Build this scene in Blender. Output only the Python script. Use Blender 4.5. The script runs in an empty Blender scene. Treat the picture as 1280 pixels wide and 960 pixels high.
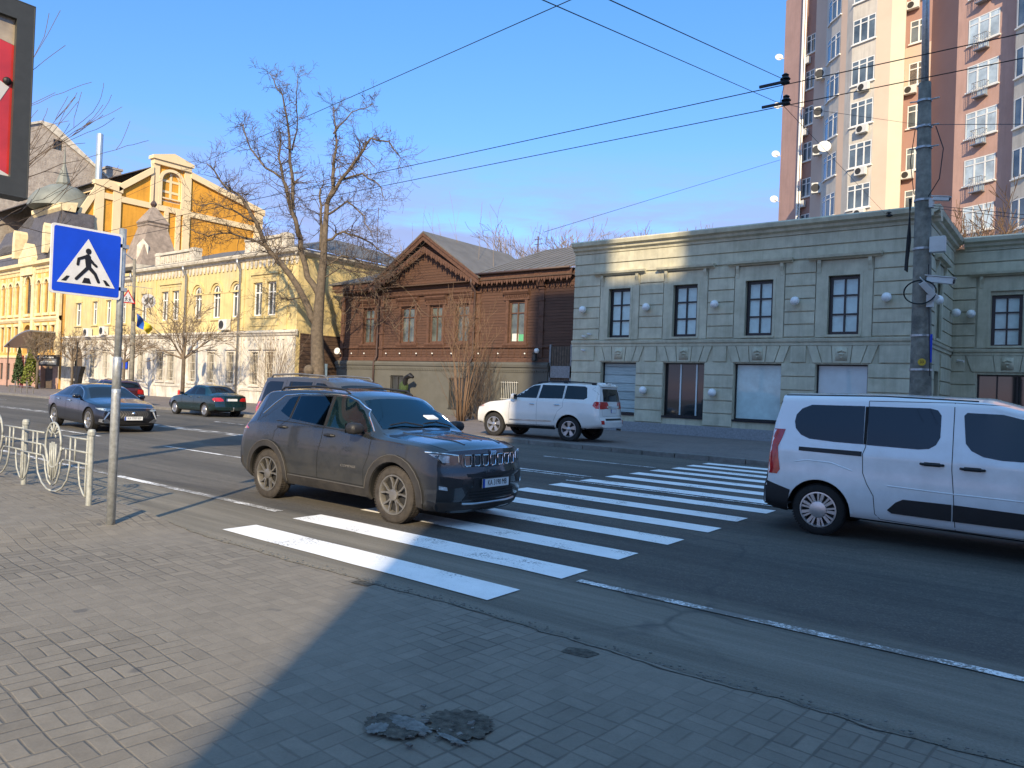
import bpy, bmesh, math, random
from mathutils import Vector, Matrix
from mathutils.bvhtree import BVHTree
from mathutils.geometry import delaunay_2d_cdt
random.seed(7)
PI = math.pi
SC = bpy.context.scene
COL = SC.collection

# ---------------------------------------------------------------- camera
cam_d = bpy.data.cameras.new('camera'); cam = bpy.data.objects.new('camera', cam_d); COL.objects.link(cam)
cam_d.sensor_width = 36.0; cam_d.lens = 26.156; cam_d.clip_start = 0.05; cam_d.clip_end = 3000
_yaw, _pitch, _roll = math.radians(37.75), math.radians(0.431), math.radians(2.233)
_F = Vector((-math.sin(_yaw)*math.cos(_pitch), math.cos(_yaw)*math.cos(_pitch), math.sin(_pitch)))
_R = Vector((math.cos(_yaw), math.sin(_yaw), 0)); _U = _R.cross(_F)
_rx = _R*math.cos(_roll)+_U*math.sin(_roll); _ry = _U*math.cos(_roll)-_R*math.sin(_roll)
cam.matrix_world = Matrix(((_rx.x,_ry.x,-_F.x,0),(_rx.y,_ry.y,-_F.y,0),(_rx.z,_ry.z,-_F.z,1.71),(0,0,0,1)))
SC.camera = cam

# ---------------------------------------------------------------- sky, sun, exposure
SUN_EL = math.radians(28.0)
SUN_DIR = Vector((-0.562*math.cos(SUN_EL), 0.827*math.cos(SUN_EL), -math.sin(SUN_EL)))   # the way the light travels
W = bpy.data.worlds.new('World'); SC.world = W; W.use_nodes = True
wn, wl = W.node_tree.nodes, W.node_tree.links
wn.clear()
sky = wn.new('ShaderNodeTexSky'); sky.sky_type = 'NISHITA'; sky.sun_disc = False
sky.sun_elevation = SUN_EL; sky.sun_rotation = math.atan2(0.562, -0.827)
sky.altitude = 100; sky.air_density = 0.9; sky.dust_density = 0.35; sky.ozone_density = 3.2
# thin pale cloud veil low over the roofs
tc = wn.new('ShaderNodeTexCoord'); mp = wn.new('ShaderNodeMapping'); mp.inputs['Scale'].default_value = (2.2, 2.2, 13.0)
nz = wn.new('ShaderNodeTexNoise'); nz.inputs['Scale'].default_value = 2.4; nz.inputs['Detail'].default_value = 9; nz.inputs['Roughness'].default_value = 0.62
cr = wn.new('ShaderNodeValToRGB'); cr.color_ramp.elements[0].position = 0.36; cr.color_ramp.elements[0].color = (0,0,0,1)
cr.color_ramp.elements[1].position = 0.56; cr.color_ramp.elements[1].color = (1,1,1,1)
sp = wn.new('ShaderNodeSeparateXYZ'); band = wn.new('ShaderNodeValToRGB')
e = band.color_ramp.elements; e[0].position = 0.06; e[0].color = (0.5,0.5,0.5,1); e[1].position = 0.31; e[1].color = (0.0,0.0,0.0,1)
k = e.new(0.20); k.color = (1,1,1,1)
mm = wn.new('ShaderNodeMath'); mm.operation = 'MULTIPLY'; m2 = wn.new('ShaderNodeMath'); m2.operation = 'MULTIPLY'; m2.inputs[1].default_value = 0.95
mx = wn.new('ShaderNodeMix'); mx.data_type = 'RGBA'
hs = wn.new('ShaderNodeHueSaturation'); hs.inputs['Saturation'].default_value = 1.08
bg = wn.new('ShaderNodeBackground'); bg.inputs['Strength'].default_value = 0.15
out = wn.new('ShaderNodeOutputWorld')
wl.new(tc.outputs['Generated'], mp.inputs[0]); wl.new(mp.outputs[0], nz.inputs['Vector']); wl.new(nz.outputs['Fac'], cr.inputs[0])
wl.new(tc.outputs['Generated'], sp.inputs[0]); wl.new(sp.outputs[2], band.inputs[0])
wl.new(cr.outputs[0], mm.inputs[0]); wl.new(band.outputs[0], mm.inputs[1]); wl.new(mm.outputs[0], m2.inputs[0])
wl.new(sky.outputs[0], hs.inputs['Color']); wl.new(m2.outputs[0], mx.inputs[0])
mx.inputs[7].default_value = (1.45, 1.80, 3.0, 1)
# warmer, less green towards the roofs; azure above, zenith brightened to lift the shade
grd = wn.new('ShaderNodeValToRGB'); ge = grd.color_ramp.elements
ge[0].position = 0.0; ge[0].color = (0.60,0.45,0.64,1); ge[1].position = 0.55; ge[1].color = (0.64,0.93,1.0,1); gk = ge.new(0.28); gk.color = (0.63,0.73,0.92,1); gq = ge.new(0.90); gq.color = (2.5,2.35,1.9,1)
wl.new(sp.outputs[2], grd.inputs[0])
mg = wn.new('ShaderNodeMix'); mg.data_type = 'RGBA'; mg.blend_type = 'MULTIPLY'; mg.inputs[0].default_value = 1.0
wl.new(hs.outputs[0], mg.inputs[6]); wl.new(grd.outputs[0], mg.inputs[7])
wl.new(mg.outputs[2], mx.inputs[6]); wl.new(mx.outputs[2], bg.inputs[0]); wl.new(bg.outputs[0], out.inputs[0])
sd = bpy.data.lights.new('sun', 'SUN'); sd.energy = 3.9; sd.angle = math.radians(0.8); sd.color = (1.0, 0.81, 0.54)
sun = bpy.data.objects.new('sun', sd); COL.objects.link(sun); sun.location = (20, -40, 60)
sun.rotation_euler = SUN_DIR.to_track_quat('-Z', 'Y').to_euler()
SC.view_settings.view_transform = 'Standard'; SC.view_settings.look = 'None'
SC.view_settings.exposure = 0.98; SC.view_settings.gamma = 1.0; SC.view_settings.use_curve_mapping = False

# ---------------------------------------------------------------- materials
MATS = {}
class NG:
    """tiny node-graph writer"""
    def __init__(s, nt): s.nt = nt
    def n(s, typ, **kw):
        nd = s.nt.nodes.new(typ)
        for k_, v in kw.items():
            if k_.startswith('i'):
                key = k_[1:]; sock = nd.inputs[int(key)] if key.isdigit() else nd.inputs[key.replace('_', ' ')]
                if isinstance(v, bpy.types.NodeSocket): s.nt.links.new(v, sock)
                else: sock.default_value = v
            else: setattr(nd, k_, v)
        return nd
    def m(s, op, a, b=0.0, c=0.0): return s.n('ShaderNodeMath', operation=op, i0=a, i1=b, i2=c).outputs[0]
    def noise(s, vec, scale, detail=4, rough=0.55):
        return s.n('ShaderNodeTexNoise', iVector=vec, iScale=scale, iDetail=detail, iRoughness=rough).outputs['Fac']
    def ramp(s, f, stops):
        r = s.n('ShaderNodeValToRGB', i0=f); el = r.color_ramp.elements
        while len(el) < len(stops): el.new(0.5)
        for e_, (p, c) in zip(el, stops):
            e_.position = p; e_.color = tuple(c)+(1,) if len(c) == 3 else c
        return r.outputs[0]
    def g(s, v): return (v, v, v, 1)
    def mix(s, f, a, b, mode='MIX'):
        nd = s.n('ShaderNodeMix', data_type='RGBA', blend_type=mode, i0=f)
        for i, v in ((6, a), (7, b)):
            if isinstance(v, bpy.types.NodeSocket): s.nt.links.new(v, nd.inputs[i])
            else: nd.inputs[i].default_value = tuple(v)+((1,) if len(v) == 3 else ())
        return nd.outputs[2]
def newmat(name):
    m = bpy.data.materials.new(name); m.use_nodes = True; nt = m.node_tree
    b = nt.nodes['Principled BSDF']; MATS[name] = m
    return m, NG(nt), b
def mat(name, col, rough=0.6, metal=0.0, nscale=0.0, namt=0.0, bump=0.0, bscale=40.0, coat=0.0, spec=0.5, dirt=None, ds=3.0, streak=0.0, world=False, alpha=1.0, trans=0.0, ior=1.45):
    """plain procedural material: colour with noise variation, optional dirt colour and fine bump"""
    m, G, b = newmat(name)
    b.inputs['Roughness'].default_value = rough; b.inputs['Metallic'].default_value = metal
    b.inputs['Coat Weight'].default_value = coat; b.inputs['Coat Roughness'].default_value = 0.04
    b.inputs['Specular IOR Level'].default_value = spec; b.inputs['Transmission Weight'].default_value = trans
    b.inputs['IOR'].default_value = ior
    vec = G.n('ShaderNodeNewGeometry').outputs['Position'] if world else G.n('ShaderNodeTexCoord').outputs['Object']
    c = None
    if namt > 0:
        f = G.noise(vec, nscale or 3.0, 6, 0.6)
        lo = tuple(max(0, x*(1-namt)) for x in col); hi = tuple(min(1, x*(1+namt)) for x in col)
        c = G.ramp(f, [(0.3, lo), (0.7, hi)])
    if dirt:
        f2 = G.ramp(G.noise(vec, ds, 8, 0.7), [(0.48, (0,0,0)), (0.72, (1,1,1))])
        c = G.mix(f2, c if c is not None else col, dirt)
    if streak > 0:      # rain runs and grime: long vertical stains, and soiling in patches
        sv = G.n('ShaderNodeMapping', iVector=vec, iScale=(2.2,2.2,0.22)).outputs[0]
        f3 = G.ramp(G.noise(sv, 2.0, 6, 0.7), [(0.46, (1,1,1)), (0.72, (1-streak,)*3)])
        c = G.mix(1.0, c if c is not None else col, f3, 'MULTIPLY')
        f4 = G.ramp(G.noise(vec, 0.5, 5, 0.65), [(0.35, (1-streak*0.5,)*3), (0.6, (1.04,)*3)])
        c = G.mix(1.0, c, f4, 'MULTIPLY')
    if c is not None: m.node_tree.links.new(c, b.inputs['Base Color'])
    else: b.inputs['Base Color'].default_value = (*col, 1)
    if bump > 0:
        h = G.noise(vec, bscale, 5, 0.6)
        bp = G.n('ShaderNodeBump', iHeight=h, iStrength=bump, iDistance=0.02)
        m.node_tree.links.new(bp.outputs[0], b.inputs['Normal'])
    return m
def M(n): return MATS[n]

# ---------------------------------------------------------------- mesh builder
class MB:
    def __init__(s): s.v = []; s.f = []
    def add(s, vs, fs):
        o = len(s.v); s.v += [tuple(p) for p in vs]; s.f += [tuple(i+o for i in f) for f in fs]; return s
    def box(s, x0, x1, y0, y1, z0, z1):
        v = [(x0,y0,z0),(x1,y0,z0),(x1,y1,z0),(x0,y1,z0),(x0,y0,z1),(x1,y0,z1),(x1,y1,z1),(x0,y1,z1)]
        return s.add(v, [(0,3,2,1),(4,5,6,7),(0,1,5,4),(1,2,6,5),(2,3,7,6),(3,0,4,7)])
    def obox(s, c, ax, ay, az):
        c = Vector(c); ax, ay, az = Vector(ax), Vector(ay), Vector(az); v = []
        for k_ in (-1, 1):
            for (i, j) in ((-1,-1),(1,-1),(1,1),(-1,1)): v.append(c+ax*i+ay*j+az*k_)
        return s.add(v, [(0,3,2,1),(4,5,6,7),(0,1,5,4),(1,2,6,5),(2,3,7,6),(3,0,4,7)])
    def prism(s, poly, vec):
        """closed solid: 3d polygon swept along vec"""
        n = len(poly); vec = Vector(vec); p = [Vector(q) for q in poly]
        vs = p+[q+vec for q in p]; fs = [tuple(range(n))[::-1], tuple(range(n, 2*n))]
        fs += [(i, (i+1) % n, n+(i+1) % n, n+i) for i in range(n)]
        return s.add(vs, fs)
    def tube(s, pts, rad, n=6, cap=True):
        pts = [Vector(p) for p in pts]
        if not isinstance(rad, (list, tuple)): rad = [rad]*len(pts)
        vs = []; prev = None
        for i, p in enumerate(pts):
            d = (pts[min(i+1, len(pts)-1)]-pts[max(i-1, 0)])
            if d.length < 1e-9: d = Vector((0,0,1))
            d.normalize()
            a = prev-d*prev.dot(d) if prev is not None else (Vector((0,0,1)) if abs(d.z) < 0.9 else Vector((1,0,0))).cross(d)
            if a.length < 1e-6: a = d.orthogonal()
            a.normalize(); b_ = d.cross(a); prev = a
            for k_ in range(n):
                t = 2*PI*k_/n; vs.append(p+(a*math.cos(t)+b_*math.sin(t))*rad[i])
        fs = []
        for i in range(len(pts)-1):
            for k_ in range(n):
                k2 = (k_+1) % n; fs.append((i*n+k_, i*n+k2, (i+1)*n+k2, (i+1)*n+k_))
        if cap: fs.append(tuple(range(n))[::-1]); fs.append(tuple(range((len(pts)-1)*n, len(pts)*n)))
        return s.add(vs, fs)
    def lathe(s, prof, c=(0,0,0), axis=(0,0,1), n=24, closed=False, cap=True):
        c = Vector(c); d = Vector(axis).normalized(); a = d.orthogonal().normalized(); b_ = d.cross(a); vs = []
        for (r, h) in prof:
            for k_ in range(n):
                t = 2*PI*k_/n; vs.append(c+d*h+(a*math.cos(t)+b_*math.sin(t))*r)
        fs = []; m_ = len(prof)
        for i in range(m_ if closed else m_-1):
            j = (i+1) % m_
            for k_ in range(n):
                k2 = (k_+1) % n; fs.append((i*n+k_, i*n+k2, j*n+k2, j*n+k_))
        if not closed and cap:
            fs.append(tuple(range(n))[::-1]); fs.append(tuple(range((m_-1)*n, m_*n)))
        return s.add(vs, fs)
    def sphere(s, c, r, n=16, m_=10, sz=1.0):
        prof = [(max(r*math.sin(PI*i/m_), 1e-4), -r*sz*math.cos(PI*i/m_)) for i in range(m_+1)]
        return s.lathe(prof, c, (0,0,1), n)
def wloc(p):
    v = Vector((0,0,0))
    while p is not None: v += p.location; p = p.parent
    return v
def obj(name, mb, material, parent=None, local=False, smooth=False, bevel=0.0, auto=None):
    """link ONE mesh object; world coordinates unless local=True"""
    off = wloc(parent) if (parent is not None and not local) else Vector((0,0,0))
    me = bpy.data.meshes.new(name)
    me.from_pydata([(p[0]-off.x, p[1]-off.y, p[2]-off.z) for p in mb.v], [], mb.f); me.update()
    bm = bmesh.new(); bm.from_mesh(me)
    bmesh.ops.recalc_face_normals(bm, faces=bm.faces); bm.to_mesh(me); bm.free()
    o = bpy.data.objects.new(name, me); COL.objects.link(o)
    me.materials.append(M(material) if isinstance(material, str) else material)
    if smooth or auto is not None:
        me.polygons.foreach_set('use_smooth', [True]*len(me.polygons))
        if auto is not None: me.set_sharp_from_angle(angle=math.radians(auto))
    if bevel > 0:
        bv = o.modifiers.new('bevel', 'BEVEL'); bv.width = bevel; bv.segments = 2; bv.limit_method = 'ANGLE'; bv.harden_normals = False
    if parent is not None: o.parent = parent
    return o
def thing(name, label, cat, loc=(0,0,0), rotz=0.0, group=None):
    o = bpy.data.objects.new(name, None); COL.objects.link(o); o.empty_display_size = 0.2
    o.location = loc; o.rotation_euler = (0,0,rotz); o['label'] = label; o['category'] = cat
    if group: o['group'] = group
    return o
def tag(o, label, cat, group=None):
    o['label'] = label; o['category'] = cat
    if group: o['group'] = group
    return o
def struct(name, mb, material, **kw):
    o = obj(name, mb, material, **kw); o['kind'] = 'structure'; return o
def inpoly(p, poly):
    x, y = p; c = False; j = len(poly)-1
    for i in range(len(poly)):
        xi, yi = poly[i]; xj, yj = poly[j]
        if (yi > y) != (yj > y) and x < (xj-xi)*(y-yi)/(yj-yi)+xi: c = not c
        j = i
    return c
def cdt(outer, holes=(), step=None):
    """triangulate a 2d polygon with holes; optional inner grid of the given step"""
    vs = []; es = []
    for poly in [outer]+list(holes):
        o = len(vs); n = len(poly); pts = []
        for i in range(n):
            a = Vector(poly[i]); b_ = Vector(poly[(i+1) % n]); pts.append(a)
            if step:
                k_ = int((b_-a).length/step)
                pts += [a.lerp(b_, (q+1)/(k_+1)) for q in range(k_)]
        vs += pts; n = len(pts); es += [(o+i, o+(i+1) % n) for i in range(n)]
    if step:
        xs = [p[0] for p in outer]; ys = [p[1] for p in outer]
        x = min(xs)+step*0.5
        while x < max(xs):
            y = min(ys)+step*0.5
            while y < max(ys):
                if inpoly((x, y), outer) and not any(inpoly((x, y), h) for h in holes): vs.append(Vector((x, y)))
                y += step
            x += step
    r = delaunay_2d_cdt(vs, es, [], 0, 1e-5)
    ov, fs = r[0], []
    for f in r[2]:
        cx = sum(ov[i].x for i in f)/len(f); cy = sum(ov[i].y for i in f)/len(f)
        if inpoly((cx, cy), outer) and not any(inpoly((cx, cy), h) for h in holes): fs.append(tuple(f))
    return [tuple(p) for p in ov], fs

# ---------------------------------------------------------------- facade frames
class FR:
    """facade frame: u along the wall, z up, d outwards"""
    def __init__(s, O, U, N): s.O = Vector(O); s.U = Vector(U).normalized(); s.N = Vector(N).normalized()
    def P(s, u, z, d=0.0): return s.O+s.U*u+s.N*d+Vector((0,0,z))
    def box(s, mb, u0, u1, z0, z1, d0, d1):
        v = [s.P(u0,z0,d0), s.P(u1,z0,d0), s.P(u1,z0,d1), s.P(u0,z0,d1), s.P(u0,z1,d0), s.P(u1,z1,d0), s.P(u1,z1,d1), s.P(u0,z1,d1)]
        mb.add(v, [(0,3,2,1),(4,5,6,7),(0,1,5,4),(1,2,6,5),(2,3,7,6),(3,0,4,7)])
    def poly(s, mb, pts, d0, d1):
        mb.prism([s.P(u, z, d0) for u, z in pts], s.N*(d1-d0))
    def wall(s, mb, outer, holes, thick=0.35, d=0.0, reveal=True):
        vs, fs = cdt(outer, holes)
        mb.add([s.P(u, z, d) for u, z in vs], fs)
        for h in holes:
            n = len(h); mb.add([s.P(u, z, d) for u, z in h]+[s.P(u, z, d-thick) for u, z in h], [(i, (i+1) % n, n+(i+1) % n, n+i) for i in range(n)])
    def prof(s, mb, u0, u1, pts):
        """moulding: (d, z) outline swept from u0 to u1"""
        mb.prism([s.P(u0, z, d) for d, z in pts], s.U*(u1-u0))
def rect(u0, u1, z0, z1): return [(u0,z0),(u1,z0),(u1,z1),(u0,z1)]
def arch(u0, u1, z0, z1, n=10):
    r = (u1-u0)/2; c = (u0+u1)/2; zc = z1-r
    return [(u0,z0),(u1,z0)]+[(c+r*math.cos(PI*i/n), zc+r*math.sin(PI*i/n)) for i in range(n+1)]
def shrink(poly, t):
    cx = (min(p[0] for p in poly)+max(p[0] for p in poly))/2; cz = (min(p[1] for p in poly)+max(p[1] for p in poly))/2
    w = (max(p[0] for p in poly)-min(p[0] for p in poly))/2; h = (max(p[1] for p in poly)-min(p[1] for p in poly))/2
    return [(cx+(p[0]-cx)*(w-t)/w, cz+(p[1]-cz)*(h-t)/h) for p in poly]
def window(fr, parent, poly, frame_m, pane_m, depth=0.16, t=0.07, vbars=(0.5,), hbars=(0.62,), bar=0.05, label=None, ft=0.07):
    """window part set in its opening (frame + glazing bars) with a pane sub-part"""
    mb = MB(); inner = shrink(poly, t); vs, fs = cdt(poly, [inner])
    a = [fr.P(u, z, -depth) for u, z in vs]
    mb.add(a, fs)
    n = len(inner); mb.add([fr.P(u, z, -depth) for u, z in inner]+[fr.P(u, z, -depth-ft) for u, z in inner], [(i, (i+1) % n, n+(i+1) % n, n+i) for i in range(n)])
    u0 = min(p[0] for p in poly); u1 = max(p[0] for p in poly); z0 = min(p[1] for p in poly); z1 = max(p[1] for p in poly)
    for b_ in vbars: fr.box(mb, u0+(u1-u0)*b_-bar/2, u0+(u1-u0)*b_+bar/2, z0+t*0.5, z1-t*0.5, -depth-ft, -depth+0.004)
    for b_ in hbars: fr.box(mb, u0+t*0.5, u1-t*0.5, z0+(z1-z0)*b_-bar/2, z0+(z1-z0)*b_+bar/2, -depth-ft, -depth+0.002)
    w = obj('window', mb, frame_m, parent)
    if label: w['label'] = label
    pm = MB(); vs, fs = cdt(shrink(poly, 0.01)); pm.add([fr.P(u, z, -depth-ft+0.015) for u, z in vs], fs)
    obj('pane', pm, pane_m, w)
    return w
def text_mesh(txt, size, extrude=0.002, bold=0.0):
    cu = bpy.data.curves.new('txt', 'FONT'); cu.body = txt; cu.size = size; cu.extrude = extrude; cu.align_x = 'CENTER'; cu.align_y = 'CENTER'
    cu.resolution_u = 3; cu.offset = bold
    o = bpy.data.objects.new('txt', cu); COL.objects.link(o)
    dg = bpy.context.evaluated_depsgraph_get(); me = o.evaluated_get(dg).to_mesh()
    vs = [tuple(v.co) for v in me.vertices]; fs = [tuple(p.vertices) for p in me.polygons]
    o.evaluated_get(dg).to_mesh_clear(); bpy.data.objects.remove(o); bpy.data.curves.remove(cu)
    return vs, fs
def put_text(mb, txt, size, O, right, up, sx=1.0, extrude=0.002, bold=0.0):
    vs, fs = text_mesh(txt, size, extrude, bold); O = Vector(O); right = Vector(right).normalized(); up = Vector(up).normalized(); nn = right.cross(up)
    mb.add([O+right*(x*sx)+up*y+nn*z for x, y, z in vs], fs)
def copy_tree(o, parent=None):
    c = o.copy(); COL.objects.link(c)
    if parent is not None: c.parent = parent
    for ch in [x for x in bpy.data.objects if x.parent == o]: copy_tree(ch, c)
    return c
# ================================================================ ground materials
def ground_mats():
    # --- asphalt
    for nm, base, tint in (('asphalt', 0.125, (1.0,0.90,0.75)), ('gutter', 0.27, (1.0,0.92,0.80))):
        m, G, b = newmat(nm); P = G.n('ShaderNodeNewGeometry').outputs['Position']
        big = G.noise(P, 0.45, 6, 0.6)
        st = G.n('ShaderNodeMapping', iVector=P, iScale=(0.12, 2.6, 1.0)).outputs[0]
        streak = G.noise(st, 1.6, 8, 0.75)
        fine = G.noise(P, 55.0, 4, 0.85); mid = G.noise(P, 9.0, 6, 0.7)
        c = G.ramp(big, [(0.3, [base*0.80*t for t in tint]), (0.7, [base*1.2*t for t in tint])])
        c = G.mix(0.55, c, G.ramp(streak, [(0.35, [base*0.62*t for t in tint]), (0.65, [base*1.5*t for t in tint])]))
        c = G.mix(0.5, c, G.ramp(fine, [(0.25, (0.25,0.25,0.25)), (0.75, (1.0,1.0,1.0))]), 'MULTIPLY')
        c = G.mix(0.5, c, G.ramp(mid, [(0.3, (0.62,0.62,0.62)), (0.7, (1.0,1.0,1.0))]), 'MULTIPLY')
        agg = G.n('ShaderNodeTexVoronoi', iVector=P, iScale=75.0).outputs['Color']
        ag = G.n('ShaderNodeSeparateXYZ', i0=agg).outputs[0]
        c = G.mix(0.55 if nm == 'asphalt' else 0.15, c, G.ramp(ag, [(0.0, (0.55,0.55,0.55)), (0.8, (1.0,1.0,1.0)), (1.0, (1.75,1.75,1.75))]), 'MULTIPLY')
        track = G.n('ShaderNodeTexWave', wave_type='BANDS', bands_direction='Y', iVector=P, iScale=0.16, iDistortion=0.6, iDetail=2.0).outputs['Fac']
        c = G.mix(0.5, c, G.ramp(track, [(0.2, (0.74,0.74,0.74)), (0.8, (1.18,1.17,1.15))]), 'MULTIPLY')
        pat = G.n('ShaderNodeTexVoronoi', iVector=G.n('ShaderNodeMapping', iVector=P, iScale=(0.16,0.42,1)).outputs[0], iScale=1.0).outputs['Color']
        c = G.mix(0.55, c, G.ramp(G.n('ShaderNodeSeparateXYZ', i0=pat).outputs[1], [(0.0, (0.62,)*3), (1.0, (1.25,)*3)]), 'MULTIPLY')
        if nm == 'asphalt':     # pale dust drifted into the strip next to the pavement
            yy = G.n('ShaderNodeSeparateXYZ', i0=P).outputs[1]
            dz = G.m('ADD', yy, G.m('MULTIPLY', G.m('SUBTRACT', G.noise(G.n('ShaderNodeMapping', iVector=P, iScale=(0.5,1.6,1)).outputs[0], 1.5, 5, 0.6), 0.5), 0.8))
            df = G.ramp(G.m('DIVIDE', dz, 10.0), [(0.56, (1,)*3), (0.625, (0,)*3)])
            c = G.mix(G.m('MULTIPLY', df, 0.85), c, G.ramp(G.m('ADD', G.m('MULTIPLY', fine, 0.4), G.m('MULTIPLY', streak, 0.6)), [(0.38, (0.11,0.098,0.076)), (0.52, (0.19,0.170,0.132)), (0.66, (0.28,0.25,0.20))]))
        # cracks sealed with tar, and oil spots
        wv = G.n('ShaderNodeTexNoise', iVector=P, iScale=0.9, iDetail=5.0)
        pv = G.n('ShaderNodeMix', data_type='VECTOR', i0=0.35, i4=P, i5=wv.outputs['Color']).outputs[1]
        vo = G.n('ShaderNodeTexVoronoi', feature='DISTANCE_TO_EDGE', iVector=pv, iScale=0.42).outputs['Distance']
        ck = G.m('MULTIPLY', G.ramp(vo, [(0.0, (1,1,1)), (0.010, (0,0,0))]), G.ramp(big, [(0.48, (0,0,0)), (0.6, (1,1,1))]))
        c = G.mix(G.m('MULTIPLY', ck, 0.55), c, (base*0.25,)*3)
        oil = G.ramp(G.noise(P, 1.7, 3, 0.5), [(0.64, (0,0,0)), (0.74, (1,1,1))])
        c = G.mix(G.m('MULTIPLY', oil, 0.5), c, (base*0.4,)*3)
        m.node_tree.links.new(c, b.inputs['Base Color'])
        b.inputs['Roughness'].default_value = 0.86
        h = G.m('ADD', G.m('MULTIPLY', fine, 1.0), G.m('MULTIPLY', mid, 0.9))
        bp = G.n('ShaderNodeBump', iHeight=h, iStrength=0.6, iDistance=0.012); m.node_tree.links.new(bp.outputs[0], b.inputs['Normal'])
    # --- block paving laid in pairs (basket weave)
    for nm, base, cell, tint, rot in (('paving', 0.215, 0.205, (1.0,0.88,0.70), 4.0), ('paving_far', 0.19, 0.24, (1.0,0.84,0.76), 0.0)):
        m, G, b = newmat(nm); P0 = G.n('ShaderNodeNewGeometry').outputs['Position']
        wob = G.n('ShaderNodeTexNoise', iVector=P0, iScale=1.3, iDetail=2.0).outputs['Color']
        P1 = G.n('ShaderNodeVectorMath', operation='ADD', i0=P0, i1=G.n('ShaderNodeVectorMath', operation='SCALE', i0=wob, iScale=0.055).outputs[0]).outputs[0]
        P = G.n('ShaderNodeMapping', iVector=P1, iRotation=(0,0,math.radians(rot))).outputs[0]
        s3 = G.n('ShaderNodeSeparateXYZ', i0=P)
        X = G.m('DIVIDE', s3.outputs[0], cell); Y = G.m('DIVIDE', s3.outputs[1], cell)
        fx = G.m('FRACT', X); fy = G.m('FRACT', Y); ix = G.m('FLOOR', X); iy = G.m('FLOOR', Y)
        par = G.m('ABSOLUTE', G.m('MODULO', G.m('ADD', ix, iy), 2.0))
        def edge(f): return G.m('MINIMUM', f, G.m('SUBTRACT', 1.0, f))
        ex, ey = edge(fx), edge(fy)
        hx = G.m('ABSOLUTE', G.m('SUBTRACT', fx, 0.5)); hy = G.m('ABSOLUTE', G.m('SUBTRACT', fy, 0.5))
        mid_ = G.m('ADD', G.m('MULTIPLY', hx, par), G.m('MULTIPLY', hy, G.m('SUBTRACT', 1.0, par)))
        d = G.m('MINIMUM', G.m('MINIMUM', ex, ey), mid_)
        # joint width wanders from place to place; many joints are filled flush with dust
        wn_ = G.noise(P0, 2.3, 3, 0.6)
        d2 = G.m('SUBTRACT', d, G.m('MULTIPLY', G.m('SUBTRACT', wn_, 0.5), 0.09))
        joint = G.ramp(d2, [(0.012, (1,1,1)), (0.045, (0,0,0))])
        half = G.m('ADD', G.m('MULTIPLY', G.m('GREATER_THAN', fx, 0.5), par), G.m('MULTIPLY', G.m('GREATER_THAN', fy, 0.5), G.m('SUBTRACT', 1.0, par)))
        idv = G.n('ShaderNodeCombineXYZ', i0=ix, i1=iy, i2=half).outputs[0]
        rnd = G.n('ShaderNodeTexWhiteNoise', noise_dimensions='3D', i0=idv).outputs['Value']
        c = G.ramp(rnd, [(0.0, [base*0.78*t for t in tint]), (1.0, [base*1.14*t for t in tint])])
        dust = G.noise(P0, 0.55, 7, 0.62); fine = G.noise(P0, 70.0, 4, 0.75); mid = G.noise(P0, 7.0, 6, 0.7)
        c = G.mix(G.ramp(dust, [(0.35, (0.15,)*3), (0.65, (0.8,)*3)]), c, [base*1.12*t for t in tint])
        c = G.mix(0.45, c, G.ramp(mid, [(0.3, (0.55,)*3), (0.7, (1.0,)*3)]), 'MULTIPLY')
        c = G.mix(0.35, c, G.ramp(fine, [(0.25, (0.4,)*3), (0.75, (1.0,)*3)]), 'MULTIPLY')
        jm = G.m('MULTIPLY', joint, G.ramp(dust, [(0.33, (0.85,)*3), (0.56, (0.12,)*3)]))
        c = G.mix(jm, c, [base*0.30*t for t in tint])
        sp_ = G.ramp(G.noise(P0, 3.1, 2, 0.4), [(0.735, (0,0,0)), (0.76, (1,1,1))])     # small dark spots
        c = G.mix(G.m('MULTIPLY', sp_, 0.6), c, (base*0.3,)*3)
        m.node_tree.links.new(c, b.inputs['Base Color']); b.inputs['Roughness'].default_value = 0.88
        tilt = G.m('MULTIPLY', rnd, 0.25)
        h = G.m('ADD', G.m('SUBTRACT', G.m('ADD', tilt, G.m('MULTIPLY', mid, 0.35)), G.m('MULTIPLY', jm, 1.5)), G.m('MULTIPLY', fine, 0.12))
        bp = G.n('ShaderNodeBump', iHeight=h, iStrength=0.5, iDistance=0.010); m.node_tree.links.new(bp.outputs[0], b.inputs['Normal'])
    # --- worn road paint: alpha-worn with noise
    for nm, thr in (('paint', 0.38), ('paint_worn', 0.49), ('paint_gone', 0.53)):
        m, G, b = newmat(nm); P = G.n('ShaderNodeNewGeometry').outputs['Position']
        a = G.noise(P, 42.0, 8, 0.85); a2 = G.noise(P, 1.6, 4, 0.6)
        f = G.m('ADD', a, G.m('MULTIPLY', G.m('SUBTRACT', a2, 0.5), 0.6))
        msk = G.ramp(f, [(thr-0.03, (0,0,0)), (thr+0.03, (1,1,1))])
        c = G.mix(msk, (0.17,0.157,0.135) if nm == 'paint_gone' else (0.085,0.08,0.075), G.ramp(G.noise(P, 4.0, 5, 0.7), [(0.3, (0.80,0.79,0.76)), (0.7, (0.93,0.92,0.89))]))
        c = G.mix(0.35, c, G.ramp(G.noise(P, 110.0, 2, 0.7), [(0.3, (0.6,)*3), (0.55, (1,)*3)]), 'MULTIPLY')
        m.node_tree.links.new(c, b.inputs['Base Color']); b.inputs['Roughness'].default_value = 0.7
        bp = G.n('ShaderNodeBump', iHeight=G.noise(P, 90.0, 3, 0.7), iStrength=0.3, iDistance=0.006); m.node_tree.links.new(bp.outputs[0], b.inputs['Normal'])
ground_mats()
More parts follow.
